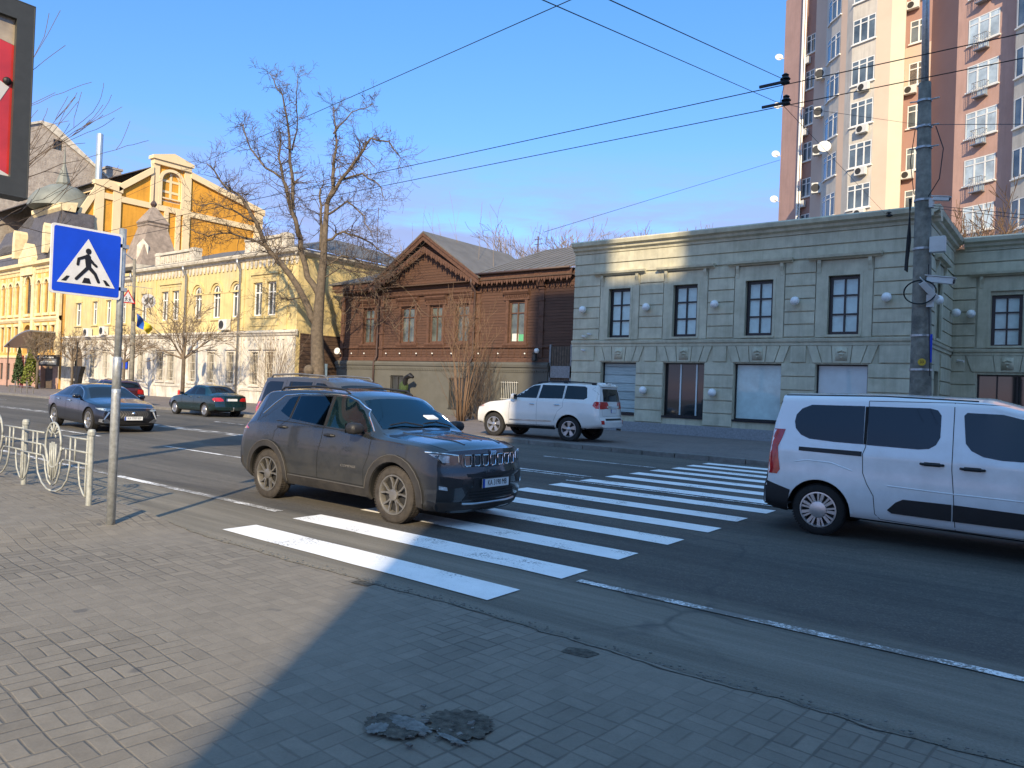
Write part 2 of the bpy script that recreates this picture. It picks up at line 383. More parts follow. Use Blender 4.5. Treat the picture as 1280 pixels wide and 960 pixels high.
mat('granite_kerb', (0.17,0.16,0.145), 0.8, namt=0.25, nscale=5, bump=0.3, bscale=60, dirt=(0.13,0.12,0.10), ds=2.0, world=True)
mat('pale_concrete', (0.15,0.153,0.142), 0.9, namt=0.5, nscale=22, bump=0.5, bscale=60, world=True)
mat('dirt', (0.075,0.068,0.053), 0.95, namt=0.7, nscale=24, bump=0.6, bscale=50, world=True)
mat('rubble', (0.15,0.145,0.13), 0.9, namt=0.5, nscale=18, bump=0.4, bscale=70, world=True)

# near pavement height: full kerb to the left, dropped at the crossing
KY = 4.32
def pave_z(x):
    if x < -8.9: return 0.12
    if x > -7.7: return 0.02
    t = (x+8.9)/1.2; return 0.12-0.10*(t*t*(3-2*t))
def near_edge(x):
    # the old kerb line is ragged
    return KY+0.022*math.sin(x*1.3)+0.012*math.sin(x*4.7+1)+0.008*math.sin(x*17.3)
g = MB(); g.box(-400, 300, -300, 500, -0.6, -0.30)
struct('ground', g, 'asphalt')
r = MB(); r.add([(-400,near_edge(0)-0.8,0),(300,near_edge(0)-0.8,0),(300,19.3,0),(-400,19.3,0)], [(0,1,2,3)])
struct('road', r, 'asphalt')
pv = MB(); xs = [-80+i*0.1 for i in range(1000)]; rows = [-60, -10, 0, 2, 3, 3.6, 4.0]
vs = []
for x in xs:
    z = pave_z(x)
    for y in rows: vs.append((x, y, z+0.006*math.sin(x*1.3+y)*(-y > -9)))
    vs += [(x, near_edge(x), z), (x, near_edge(x)+0.01, -0.02)]
nr = len(rows)+2
pv.add(vs, [(i*nr+j, (i+1)*nr+j, (i+1)*nr+j+1, i*nr+j+1) for i in range(len(xs)-1) for j in range(nr-1)])
struct('pavement', pv, 'paving')
# near kerb stones (left of the dropped part)
kb = MB(); x = -60.0
while x < -9.9:
    kb.box(x+0.006, x+0.994, 4.28+random.uniform(-.008,.008), 4.40, -0.05, 0.117+random.uniform(-.008,.002)); x += 1.0
struct('kerb', kb, 'granite_kerb', bevel=0.012)
# far pavement and kerb
fp = MB(); fp.box(-200, 60, 19.28, 60, -0.25, 0.12); struct('far_pavement', fp, 'paving_far')
kb = MB(); x = -110.0
while x < 30:
    kb.box(x+0.008, x+0.992, 19.08+random.uniform(-.01,.01), 19.29, -0.05, 0.135+random.uniform(-.008,.006)); x += 1.0
struct('far_kerb', kb, 'granite_kerb', bevel=0.015)
# --- markings
def strip(mb, x0, x1, y0, y1, z=0.008, jag=0.0, n=1):
    k_ = max(1, int((x1-x0)/0.5)); vs = []
    for i in range(k_+1):
        x = x0+(x1-x0)*i/k_
        vs += [(x, y0+random.uniform(-jag, jag), z), (x, y1+random.uniform(-jag, jag), z)]
    mb.add(vs, [(2*i, 2*i+2, 2*i+3, 2*i+1) for i in range(k_)])
cw = MB(); ys = [5.10, 6.11, 7.18, 8.29, 9.40, 10.50, 11.58, 12.62, 13.64, 14.64, 15.62, 16.58, 17.52, 18.44]
for i, y in enumerate(ys):
    x0, x1 = -7.72, -3.76
    strip(cw, x0+random.uniform(-.05,.05), x1+random.uniform(-.03,.03), y-0.42, y+0.02, 0.008, 0.010)
struct('crosswalk', cw, 'paint')
el = MB(); strip(el, -90, -8.3, 5.80, 5.93, 0.008, 0.008); strip(el, -3.6, 40, 5.70, 5.80, 0.008, 0.010)
struct('edge_line', el, 'paint_gone')
cl = MB()
for y in (12.62, 12.9): strip(cl, -120, -7.9, y, y+0.12, 0.008, 0.006); 
strip(cl, -7.9, -3.2, 11.98, 12.06, 0.0125, 0.004)
strip(cl, -3.2, 40, 12.4, 12.52, 0.008)
struct('centre_line', cl, 'paint_worn')
ln = MB()
for x in (-60,-51,-42,-33.5,-24.8,-17.8): strip(ln, x, x+3.6, 9.15, 9.25, 0.008, 0.006)
for x in (-70,-61,-52,-43,-34.5,-27,-19,-11.2,0): strip(ln, x, x+3.2, 15.9, 16.0, 0.008, 0.006)
struct('lane_line', ln, 'paint_worn')
# worn strip of missing paving and rubble in the near pavement
def blob(cx, cy, rx, ry, z, n=28, j=0.25, seed=1):
    rr = random.Random(seed); off = [1+rr.uniform(-j, j) for _ in range(n)]
    return [(cx+rx*off[i]*math.cos(2*PI*i/n), cy+ry*off[i]*math.sin(2*PI*i/n), z) for i in range(n)]
pt = MB()
for (cx, cy, rx, ry, sd_) in ((-2.44,2.84,0.17,0.15,3),(-2.66,2.60,0.16,0.12,4)):
    z = pave_z(cx)+0.0075+0.0011*(sd_ % 7); p = blob(cx, cy, rx, ry, z, n=60, j=0.13, seed=sd_); pt.add(p+[(cx, cy, z)], [(i, (i+1) % len(p), len(p)) for i in range(len(p))])
pt.add([(-2.66,4.06,pave_z(0)+0.006),(-2.47,4.08,pave_z(0)+0.006),(-2.45,4.20,pave_z(0)+0.006),(-2.55,4.22,pave_z(0)+0.006),(-2.67,4.17,pave_z(0)+0.006)], [(0,1,2,3,4)])
for (bx, by) in ((-4.9,4.2),): pt.add([(bx,by,pave_z(bx)+0.005),(bx+0.19,by+0.02,pave_z(bx)+0.005),(bx+0.18,by+0.11,pave_z(bx)+0.005),(bx-0.01,by+0.09,pave_z(bx)+0.005)], [(0,1,2,3)])
struct('pothole', pt, 'dirt')
dl = MB(); vs = []; xs = [-8.2+i*0.05 for i in range(200)]; rz = random.Random(9); wv = 0.02
for x in xs:
    wv = max(0.008, min(0.11, wv+rz.uniform(-0.016,0.017))); y = near_edge(x); vs += [(x, y-wv*(0.9 if x > -3 else 0.3), pave_z(x)+0.005), (x, y+0.012+wv*0.4, 0.009)]
dl.add(vs, [(2*i, 2*i+2, 2*i+3, 2*i+1) for i in range(len(xs)-1)]); struct('edge_dirt', dl, 'dirt')
pc = MB()
for (cx, cy, rx, ry, sd_) in ((-2.62,2.66,0.13,0.055,23),(-2.70,2.52,0.05,0.06,24),(-2.36,2.68,0.09,0.02,25)):
    z = pave_z(cx)+0.0135+0.0013*(sd_-23); p = blob(cx, cy, rx, ry, z, n=50, seed=sd_, j=0.16); pc.add(p+[(cx, cy, z+0.004)], [(i, (i+1) % len(p), len(p)) for i in range(len(p))])
struct('pothole_concrete', pc, 'pale_concrete')
rb = MB()
for i in range(45):
    a = random.uniform(0, 2*PI); q = random.random()**0.6
    cx, cy = -2.56+0.29*q*math.cos(a), 2.70+0.23*q*math.sin(a); s_ = random.choice([0.003,0.005,0.007,0.011])*random.uniform(.6,1.3)
    if random.random() < 0.06: s_ *= 1.9
    m3 = Matrix.Rotation(random.uniform(0,6), 3, 'Z') @ Matrix.Rotation(random.uniform(-.3,.3), 3, 'X')
    rb.obox((cx, cy, pave_z(cx)+0.012+s_*0.15), m3 @ Vector((s_*random.uniform(.7,1.5),0,0)), m3 @ Vector((0,s_,0)), m3 @ Vector((0,0,s_*0.35)))
for i in range(900):
    x = random.uniform(-8, 1.5); y = near_edge(x)+random.gauss(0.02, 0.05); s_ = random.uniform(0.002, 0.006)
    rb.obox((x, y, 0.018), (s_*1.4,0,0), (0.3*s_,s_,0), (0,0,s_*0.5))
o = obj('rubble', rb, 'rubble'); o['kind'] = 'stuff'; o['label'] = 'loose bits of broken paving in the pothole and along the gutter'; o['category'] = 'rubble'
# ================================================================ building materials
mat('sage', (0.49,0.465,0.345), 0.85, namt=0.07, nscale=1.5, bump=0.12, bscale=90, dirt=(0.40,0.385,0.265), ds=1.1, streak=0.28, world=True)
mat('sage_trim', (0.51,0.485,0.36), 0.8, namt=0.10, nscale=2, dirt=(0.43,0.41,0.29), ds=1.4, streak=0.22, world=True)
mat('sage_groove', (0.05,0.052,0.043), 0.95)
mat('granite', (0.23,0.24,0.25), 0.6, namt=0.22, nscale=14, bump=0.05, world=True)
mat('black_frame', (0.012,0.012,0.014), 0.35)
mat('papered_glass', (0.46,0.60,0.59), 0.3, namt=0.12, nscale=3.5, bump=0.3, bscale=3, coat=0.6, world=True)
mat('blinds', (0.45,0.56,0.58), 0.35, namt=0.08, nscale=2, coat=0.8, world=True)
mat('dark_glass', (0.018,0.024,0.028), 0.04, spec=0.8)
mat('window_glass', (0.045,0.055,0.06), 0.05, namt=0.5, nscale=0.8, spec=0.7, world=True)
mat('curtain_glass', (0.085,0.10,0.09), 0.12, namt=0.55, nscale=1.8, coat=0.8, world=True)
mat('globe', (0.72,0.75,0.74), 0.35, coat=0.3)
mat('metal_grey', (0.32,0.33,0.34), 0.4, metal=0.7, namt=0.2, nscale=8)
mat('galv', (0.42,0.44,0.44), 0.42, metal=0.6, namt=0.25, nscale=22, world=True)
mat('roof_metal', (0.115,0.11,0.105), 0.7, metal=0.0, namt=0.2, nscale=1.0, world=True)
mat('cream_yellow', (0.60,0.475,0.215), 0.85, namt=0.10, nscale=0.7, bump=0.12, bscale=30, dirt=(0.52,0.44,0.26), ds=0.6, streak=0.25, world=True)
mat('white_stucco', (0.62,0.58,0.50), 0.85, namt=0.12, nscale=1.0, bump=0.15, bscale=20, dirt=(0.40,0.37,0.32), ds=0.9, streak=0.35, world=True)
mat('old_trim', (0.50,0.46,0.38), 0.9, namt=0.3, nscale=2.5, bump=0.35, bscale=9, world=True)
mat('white_frame', (0.70,0.70,0.67), 0.5)
mat('ochre', (0.62,0.30,0.035), 0.8, namt=0.06, nscale=0.5, streak=0.2, world=True)
mat('ochre_trim', (0.70,0.56,0.34), 0.8, namt=0.06, nscale=0.8, world=True)
mat('ornate_yellow', (0.62,0.37,0.10), 0.8, namt=0.22, nscale=1.1, bump=0.3, bscale=5, world=True)
mat('ornate_trim', (0.68,0.56,0.33), 0.8, namt=0.2, nscale=2.0, bump=0.4, bscale=6, world=True)
mat('pink_base', (0.42,0.26,0.19), 0.8, namt=0.12, nscale=1.5, world=True)
mat('slate', (0.085,0.08,0.085), 0.6, namt=0.3, nscale=3, bump=0.3, bscale=12, world=True)
mat('patina', (0.17,0.18,0.155), 0.6, namt=0.2, nscale=1, world=True)
mat('spire_stone', (0.26,0.21,0.17), 0.9, namt=0.3, nscale=2.5, bump=0.5, bscale=10, world=True)
mat('basement_paint', (0.10,0.098,0.085), 0.85, namt=0.10, nscale=1.0, bump=0.2, bscale=22, dirt=(0.085,0.083,0.07), ds=1.2, world=True)
mat('carved_wood', (0.095,0.048,0.031), 0.75, namt=0.3, nscale=6, bump=0.4, bscale=18, world=True)
mat('old_door', (0.10,0.075,0.055), 0.8, namt=0.35, nscale=7, world=True)
mat('pipe_brown', (0.07,0.045,0.04), 0.5, namt=0.2, nscale=4)
mat('salmon', (0.47,0.295,0.24), 0.85, namt=0.05, nscale=0.6, streak=0.15, world=True)
mat('brown_pink', (0.33,0.20,0.165), 0.85, namt=0.05, nscale=0.6, world=True)
mat('peach', (0.54,0.41,0.32), 0.85, namt=0.05, nscale=0.6, world=True)
mat('tower_cream', (0.55,0.51,0.44), 0.85, namt=0.07, nscale=0.9, streak=0.22, world=True)
mat('tower_yellow', (0.60,0.55,0.39), 0.8, namt=0.04, nscale=0.6, world=True)
mat('ac_white', (0.58,0.58,0.55), 0.5, namt=0.08, nscale=5)
mat('dark_grill', (0.03,0.03,0.03), 0.6)
mat('blue_sheet', (0.13,0.19,0.25), 0.5, namt=0.2, nscale=2, world=True)
def plank_mat(name, base, pitch, dirt=None):
    m, G, b = newmat(name); P = G.n('ShaderNodeNewGeometry').outputs['Position']
    z = G.n('ShaderNodeSeparateXYZ', i0=P).outputs[2]; t = G.m('DIVIDE', z, pitch); fz = G.m('FRACT', t)
    row = G.m('FLOOR', t); rnd = G.n('ShaderNodeTexWhiteNoise', noise_dimensions='1D', iW=row).outputs['Value']
    grain = G.noise(G.n('ShaderNodeMapping', iVector=P, iScale=(1.2,1.2,22.0)).outputs[0], 1.6, 6, 0.7)
    c = G.ramp(grain, [(0.3, [x*0.55 for x in base]), (0.7, [x*1.45 for x in base])])
    c = G.mix(0.35, c, G.ramp(rnd, [(0, [x*0.65 for x in base]), (1, [x*1.35 for x in base])]))
    c = G.mix(G.ramp(fz, [(0.0, (0.75,)*3), (0.10, (0,)*3)]), c, [x*0.22 for x in base])
    m.node_tree.links.new(c, b.inputs['Base Color']); b.inputs['Roughness'].default_value = 0.8
    h = G.m('ADD', G.ramp(fz, [(0.0, (0,)*3), (0.12, (0.8,)*3), (1.0, (1,)*3)]), G.m('MULTIPLY', grain, 0.25))
    bp = G.n('ShaderNodeBump', iHeight=h, iStrength=0.9, iDistance=0.03); m.node_tree.links.new(bp.outputs[0], b.inputs['Normal'])
plank_mat('plank_siding', (0.086,0.043,0.027), 0.155)
plank_mat('old_planks', (0.075,0.045,0.030), 0.26)
plank_mat('shutter', (0.34,0.42,0.42), 0.36)
def brickwall_mat():
    m, G, b = newmat('rough_brick'); P = G.n('ShaderNodeNewGeometry').outputs['Position']
    s3 = G.n('ShaderNodeSeparateXYZ', i0=P); v = G.n('ShaderNodeCombineXYZ', i0=s3.outputs[1], i1=s3.outputs[2], i2=0.0).outputs[0]
    br = G.n('ShaderNodeTexBrick', iVector=v, iScale=1.0)
    br.inputs['Brick Width'].default_value = 0.6; br.inputs['Row Height'].default_value = 0.25; br.inputs['Mortar Size'].default_value = 0.03
    br.inputs['Color1'].default_value = (0.36,0.30,0.245,1); br.inputs['Color2'].default_value = (0.26,0.21,0.17,1); br.inputs['Mortar'].default_value = (0.33,0.31,0.27,1)
    n1 = G.noise(P, 1.4, 8, 0.75); c = G.mix(0.6, br.outputs['Color'], G.ramp(n1, [(0.35, (0.2,0.165,0.14)), (0.65, (0.46,0.42,0.36))]))
    m.node_tree.links.new(c, b.inputs['Base Color']); b.inputs['Roughness'].default_value = 0.9
    bp = G.n('ShaderNodeBump', iHeight=n1, iStrength=0.8, iDistance=0.15); m.node_tree.links.new(bp.outputs[0], b.inputs['Normal'])
brickwall_mat()

def globe_lamp(fr, u, z, label):
    t = thing('globe_wall_lamp', label, 'wall lamp', fr.P(u, z, 0.05), 0, 'round white globe lamps on the grey-green building')
    a = MB(); c = fr.P(u, z, 0.26); a.sphere(c, 0.165, 20, 12); obj('globe', a, 'globe', t, smooth=True)
    b = MB(); b.lathe([(0.05,0),(0.05,0.03),(0.022,0.04),(0.022,0.15)], fr.P(u, z, 0.0), fr.N, 10); obj('bracket', b, 'black_frame', t)
def ac_unit(parent, c, N, w=0.8, h=0.55, d=0.3):
    """outdoor air conditioner box with a round grille, centre c on a wall of normal N"""
    N = Vector(N).normalized(); U = Vector((0,0,1)).cross(N).normalized(); c = Vector(c)
    m = MB(); m.obox(c+N*(0.08+d/2), U*(w/2), N*(d/2), Vector((0,0,h/2)))
    o = obj('air_conditioner', m, 'ac_white', parent, bevel=0.015)
    g_ = MB(); g_.lathe([(h*0.40,0),(h*0.40,0.012),(h*0.36,0.012),(h*0.36,0.004),(0.05,0.004),(0.05,0.014)], c+N*(0.08+d)-U*(w*0.14), N, 16)
    obj('fan_grille', g_, 'dark_grill', o)
    return o

# ================================================================ grey-green two-storey building
gb = thing('commercial_building', 'grey-green two-storey building with black window frames and white globe lamps', 'building', (-11.5,28.5,0))
FG = FR((0,28.5,0), (1,0,0), (0,-1,0))            # main front, u = world x
FW = FR((-4.45,28.5,0), (0,1,0), (1,0,0))         # short return, u = depth from the corner
FB = FR((0,34.6,0), (1,0,0), (0,-1,0))            # set-back front
XL, XR, HT = -18.65, -4.45, 8.05
wc = [-16.28,-13.2,-10.14,-7.06]; low = [(-17.09,-15.37),(-14.07,-12.28),(-11.04,-9.21),(-7.95,-6.18)]
holes = [rect(c-0.54,c+0.54,4.16,6.31) for c in wc]+[rect(a,b_,0.88,3.08) for a, b_ in low]
w = MB(); FG.wall(w, rect(XL,XR,0,HT), holes, 0.45)
wh2 = [rect(1.9,3.1,4.16,6.31), rect(2.2,3.3,0.3,3.0)]
FW.wall(w, rect(0,6.1,0,HT), wh2, 0.3)
rx = [(-3.09,-2.07),(1.2,2.24)]; rl = [(-3.5,-1.5),(0.6,2.8)]
FB.wall(w, rect(-4.45,8,0,HT), [rect(a,b_,4.1,6.15) for a, b_ in rx]+[rect(a,b_,0.5,3.03) for a, b_ in rl], 0.4)
w.add([(XL,28.5,0),(XL,46,0),(XL,46,HT),(XL,28.5,HT)], [(0,1,2,3)])
w.add([(XL,28.52,HT-0.02),(XR-0.02,28.52,HT-0.02),(XR-0.02,34.62,HT-0.02),(8,34.62,HT-0.02),(8,46,HT-0.02),(XL,46,HT-0.02)], [(0,1,2,3,4,5)])
obj('wall', w, 'sage', gb)
# rusticated courses: raised blocks with real gaps
rs = MB(); T = 0.055
def courses(fr, u0, u1, z0, z1, n, gap=0.045, d=T):
    h = (z1-z0)/n
    for i in range(n): fr.box(rs, u0, u1, z0+i*h+gap/2, z0+(i+1)*h-gap/2, 0.001, d)
ed = [XL]+[x for c in wc for x in (c-0.98, c+0.98)]+[XR]
for i in range(0, len(ed), 2): courses(FG, ed[i]+0.012, ed[i+1]-0.012, 4.08, 6.95, 6)
courses(FG, XL, XR, 6.99, 7.93, 2)
for i in range(5):
    a = XL if i == 0 else low[i-1][1]+0.02; b_ = XR if i == 4 else low[i][0]-0.02
    courses(FG, a, b_, 0.56, 3.12, 5)
# voussoirs over the lower openings, splayed outwards
for i in range(4):
    a, b_ = low[i]; c = (a+b_)/2; W2 = 1.5
    cuts = [(-1.0,-1.22),(-0.66,-0.86),(-0.3,-0.36),(0.3,0.36),(0.66,0.86),(1.0,1.22)]
    for (p, q) in zip(cuts[:-1], cuts[1:]):
        FG.poly(rs, [(c+p[0]+0.015,3.13),(c+q[0]-0.015,3.13),(c+q[1]-0.015,3.76),(c+p[1]+0.015,3.76)], 0.001, T)
    nx = wc[i+1]-1.28 if i < 3 else XR
    FG.box(rs, c+1.25, (low[i+1][0]+low[i+1][1])/2-1.25 if i < 3 else XR, 3.15, 3.76, 0.001, T)
FG.box(rs, XL, (low[0][0]+low[0][1])/2-1.25, 3.15, 3.76, 0.001, T)
courses(FW, 0.05, 1.55, 4.08, 6.95, 6); courses(FW, 3.45, 6.05, 4.08, 6.95, 6); courses(FW, 0.05, 6.05, 6.99, 7.93, 2)
courses(FW, 0.05, 1.95, 0.56, 3.7, 6); courses(FW, 3.5, 6.05, 0.56, 3.7, 6)
courses(FB, -4.4, -3.62, 4.08, 6.95, 6); courses(FB, -1.55, 0.7, 4.08, 6.95, 6); courses(FB, 2.75, 8, 4.08, 6.95, 6); courses(FB, -4.4, 8, 6.99, 7.93, 2)
courses(FB, -4.4, -3.55, 0.56, 3.12, 5); courses(FB, -1.45, 0.55, 0.56, 3.12, 5); FB.box(rs, -4.4, -3.93, 3.15, 3.76, 0.001, T); FB.box(rs, -1.07, 0.27, 3.15, 3.76, 0.001, T)
for c in (-2.5, 1.7):
    for (p, q) in zip([(-1.2,-1.4),(-0.4,-0.48),(0.4,0.48)], [(-0.4,-0.48),(0.4,0.48),(1.2,1.4)]):
        FB.poly(rs, [(c+p[0]+0.015,3.13),(c+q[0]-0.015,3.13),(c+q[1]-0.015,3.76),(c+p[1]+0.015,3.76)], 0.001, T)
obj('rustication', rs, 'sage_trim', gb, bevel=0.008)
# window surrounds, cornices over the windows, brackets
sr = MB()
def surround(fr, c, hw=0.96, z0=4.07, z1=6.86):
    vs_, fs_ = cdt(rect(c-hw,c+hw,z0,z1), [rect(c-0.66,c+0.66,z0+0.03,6.5)])
    fr.wall(sr, rect(c-hw,c+hw,z0,z1), [rect(c-0.64,c+0.64,4.12,6.42)], 0.05, 0.058)
    fr.box(sr, c-0.64, c-0.54, 4.12, 6.42, 0.0, 0.075); fr.box(sr, c+0.54, c+0.64, 4.12, 6.42, 0.0, 0.075); fr.box(sr, c-0.54, c+0.54, 6.31, 6.42, 0.0, 0.075)
    fr.box(sr, c-0.62, c+0.62, 4.08, 4.16, 0.0, 0.10)
    fr.prof(sr, c-1.25, c+1.25, [(0,6.90),(0.10,6.90),(0.14,6.95),(0.26,6.97),(0.28,7.06),(0,7.10)])
    for s_ in (-1, 1):
        u = c+s_*0.86
        fr.prof(sr, u-0.06, u+0.06, [(0.02,6.42),(0.07,6.44),(0.09,6.6),(0.17,6.78),(0.17,6.90),(0.02,6.90)])
for fr_, c in [(FG, c) for c in wc]+[(FW, 2.5), (FB, -2.58), (FB, 1.72)]:
    sr = MB(); surround(fr_, c); obj('window_surround', sr, 'sage_trim', gb)
# string course, plinth, main cornice
tr = MB()
def round_course(pts, ext):
    FG.prof(tr, XL-0.02, XR+ext, pts)
    FW.prof(tr, -ext*0.98, 6.1, pts); FB.prof(tr, XR+ext*0.98, 8, pts)
round_course([(0,3.78),(0.05,3.78),(0.05,3.88),(0.10,3.92),(0.12,4.02),(0,4.06)], 0.12)
round_course([(0,7.94),(0.06,7.94),(0.08,8.04),(0.20,8.10),(0.22,8.20),(0.36,8.26),(0.40,8.40),(0.34,8.46),(-0.3,8.48),(-0.3,8.0)], 0.40)
obj('cornice', tr, 'sage_trim', gb)
pl = MB()
xs = [XL]
for a, b_ in low: xs += [a, b_]
FG.box(pl, XL, XR+0.06, 0.0, 0.54, 0.0, 0.06)
FW.box(pl, -0.0, 6.0, 0, 0.54, 0, 0.06); FB.box(pl, XR+0.06, 8, 0, 0.54, 0, 0.06)
obj('plinth', pl, 'granite', gb, bevel=0.006)
sl = MB()
for a, b_ in low: FG.box(sl, a-0.03, b_+0.03, 0.80, 0.88, -0.3, 0.05)
obj('lower_sill', sl, 'black_frame', gb)
for c in wc: window(FG, gb, rect(c-0.54,c+0.54,4.16,6.31), 'black_frame', 'papered_glass', 0.14, 0.12, (0.5,), (0.35,0.67), 0.06)
window(FW, gb, rect(1.9,3.1,4.16,6.31), 'black_frame', 'papered_glass', 0.14, 0.12, (0.5,), (0.35,0.67), 0.06)
for a, b_ in rx: window(FB, gb, rect(a,b_,4.1,6.15), 'black_frame', 'papered_glass', 0.14, 0.12, (0.5,), (0.35,0.67), 0.06)
mats_ = ['shutter','dark_glass','papered_glass','blinds']
for (a, b_), pm in zip(low, mats_):
    w_ = window(FG, gb, rect(a,b_,0.88,3.08), 'black_frame', pm, 0.18, 0.05, (), (), 0.05)
    if pm == 'dark_glass':
        bl = MB(); FG.box(bl, a+0.12, a+0.62, 0.95, 2.45, -0.36, -0.33); FG.box(bl, a+0.85, a+1.45, 0.95, 2.1, -0.5, -0.47)
        FG.box(bl, a+0.66, a+0.72, 0.9, 3.05, -0.25, -0.2); FG.box(bl, a+1.36, a+1.42, 0.9, 3.05, -0.25, -0.2); obj('window_board', bl, 'blinds', w_)
for (a, b_) in rl: window(FB, gb, rect(a,b_,0.5,3.03), 'black_frame', 'dark_glass', 0.2, 0.06, (0.33,0.66), (), 0.05)
window(FW, gb, rect(2.2,3.3,0.3,3.0), 'black_frame', 'dark_glass', 0.2, 0.06, (0.5,), (), 0.05)
# ornaments on the keystones and a small crest beside the first opening
on = MB()
for a, b_ in low+[(-3.4,-1.6)]:
    fr = FB if a == -3.4 else FG; c = (a+b_)/2
    fr.box(on, c-0.2, c+0.2, 3.22, 3.70, T, T+0.02)
    for k_ in range(5): on.sphere(fr.P(c-0.12+0.06*k_, 3.58-abs(k_-2)*0.02, 0.08), 0.04, 8, 6)
    for k_ in range(3): on.sphere(fr.P(c-0.06+0.06*k_, 3.45, 0.08), 0.04, 8, 6)
    on.sphere(fr.P(c, 3.33, 0.08), 0.035, 8, 6); obj('keystone_ornament', on, 'sage_trim', gb, smooth=True); on = MB()
for k_ in range(9):
    t = (k_-4)/4; on.sphere(FG.P(-17.95+t*0.42, 2.12+0.10*math.cos(t*3)*1.0-abs(t)*0.06, 0.06), 0.055, 8, 6)
on.sphere(FG.P(-17.95, 1.98, 0.06), 0.12, 10, 8)
obj('crest', on, 'sage_trim', gb, smooth=True)
names = ['first upper globe lamp from the wooden house, left of the first black window','upper globe lamp between the first and second black windows','upper globe lamp between the second and third black windows','upper globe lamp between the third and fourth black windows','upper globe lamp between the fourth black window and the concrete pole']
for x, l in zip((-18.03,-14.87,-11.85,-8.72,-5.61), names): globe_lamp(FG, x, 5.42, 'white '+l)
globe_lamp(FG, -14.87, 1.9, 'white globe lamp at street level between the white shutter and the dark shop window')
globe_lamp(FG, -11.81, 1.9, 'white globe lamp at street level between the dark shop window and the papered window')
globe_lamp(FW, 0.9, 5.4, 'white globe lamp on the short return wall right behind the concrete pole')
globe_lamp(FW, 5.3, 5.42, 'white globe lamp on the return wall next to the inner corner')
globe_lamp(FB, -3.75, 5.42, 'white globe lamp on the set-back wall next to the inner corner, rightmost of all')
def wall_cam(fr, u, z, label):
    t = thing('security_camera', label, 'camera', fr.P(u, z, 0.0), 0, 'small white cameras on the grey-green facade')
    a = MB(); a.tube([fr.P(u, z, 0.0), fr.P(u, z, 0.1), fr.P(u+0.03, z, 0.16)], 0.02, 8); obj('arm', a, 'ac_white', t)
    b = MB(); b.tube([fr.P(u-0.08, z+0.02, 0.12), fr.P(u+0.16, z-0.02, 0.26)], 0.045, 10); obj('camera_body', b, 'ac_white', t)
wall_cam(FG, -17.72, 4.32, 'small white camera low on the facade beside the first black window, upper one')
wall_cam(FG, -18.0, 4.22, 'small white camera closest to the wooden house above the string course')
wall_cam(FG, -18.0, 3.6, 'small white camera just below the string course near the wooden house')
wall_cam(FB, -4.1, 3.55, 'small white camera under the string course at the inner corner')

# ================================================================ wooden house
wd = thing('wooden_house', 'old brown timber house with carved gable on a painted masonry basement', 'house', (-30,31.5,0))
FH = FR((0,31.5,0), (1,0,0), (0,-1,0)); FC = FR((0,31.35,0), (1,0,0), (0,-1,0)); FBm = FR((0,31.28,0), (1,0,0), (0,-1,0))
WL, WR = -38.65, -20.55; CL, CR = -34.75, -27.1; PK = (-30.85, 10.35)
wins = {'l':[(-36.5,-35.45)], 'c':[(-32.95,-31.75),(-30.55,-29.5),(-28.5,-27.45)], 'r':[(-24.8,-23.7)]}
w = MB()
FH.wall(w, rect(WL,CL+0.05,3.15,8.1), [rect(a,b_,4.25,6.45) for a, b_ in wins['l']], 0.3)
FH.wall(w, rect(CR-0.05,WR,3.15,8.0), [rect(a,b_,4.2,6.45) for a, b_ in wins['r']], 0.3)
FC.wall(w, [(CL,3.15),(CR,3.15),(CR,7.9),PK,(CL,7.9)], [rect(a,b_,4.25,6.4) for a, b_ in wins['c']], 0.3)
w.add([(CL,31.35,3.15),(CL,31.6,3.15),(CL,31.6,8),(CL,31.35,8),(CR,31.35,3.15),(CR,31.6,3.15),(CR,31.6,8),(CR,31.35,8)], [(0,1,2,3),(4,5,6,7)])
w.add([(WL,31.5,3.15),(WL,42,3.15),(WL,42,8.1),(WL,31.5,8.1)], [(0,1,2,3)])
obj('plank_wall', w, 'plank_siding', wd)
b = MB(); bh = [rect(-33.6,-32.5,1.2,2.3), rect(-28.75,-27.55,0.45,2.25), rect(-24.95,-23.85,1.15,2.15)]
FBm.wall(b, rect(WL-0.05,-21.95,0,2.98), bh, 0.3)
b.add([(WL-0.05,31.28,0),(WL-0.05,42,0),(WL-0.05,42,2.98),(WL-0.05,31.28,2.98),(-21.95,31.28,0),(-21.95,31.7,0),(-21.95,31.7,2.98),(-21.95,31.28,2.98)], [(0,1,2,3),(4,5,6,7)])
obj('basement_wall', b, 'basement_paint', wd)
bt = MB(); FBm.prof(bt, WL-0.12, -21.9, [(0,2.72),(0.04,2.74),(0.04,2.86),(0.10,2.90),(0.12,3.04),(0.03,3.14),(-0.2,3.2),(-0.2,2.8)])
x = WL
while x < -22.0:
    FBm.box(bt, x, x+0.07, 2.64, 2.74, 0.0, 0.05); x += 0.14
obj('basement_moulding', bt, 'basement_paint', wd)
for i, h in enumerate(bh):
    w_ = window(FBm, wd, h, 'dark_grill', 'window_glass', 0.12, 0.04, (0.5,), (), 0.04)
    g2 = MB(); u0, u1 = h[0][0], h[1][0]; z0, z1 = h[0][1], h[2][1]; n = 9
    for k_ in range(n): u = u0+(u1-u0)*(k_+0.5)/n; g2.tube([FBm.P(u, z0, 0.02), FBm.P(u, z1, 0.02)], 0.012, 5)
    for z in (z0+0.06, z1-0.06): g2.tube([FBm.P(u0-0.05, z, 0.02), FBm.P(u1+0.05, z, 0.02)], 0.014, 5)
    obj('window_bars', g2, 'ac_white' if i == 2 else 'dark_grill', w_)
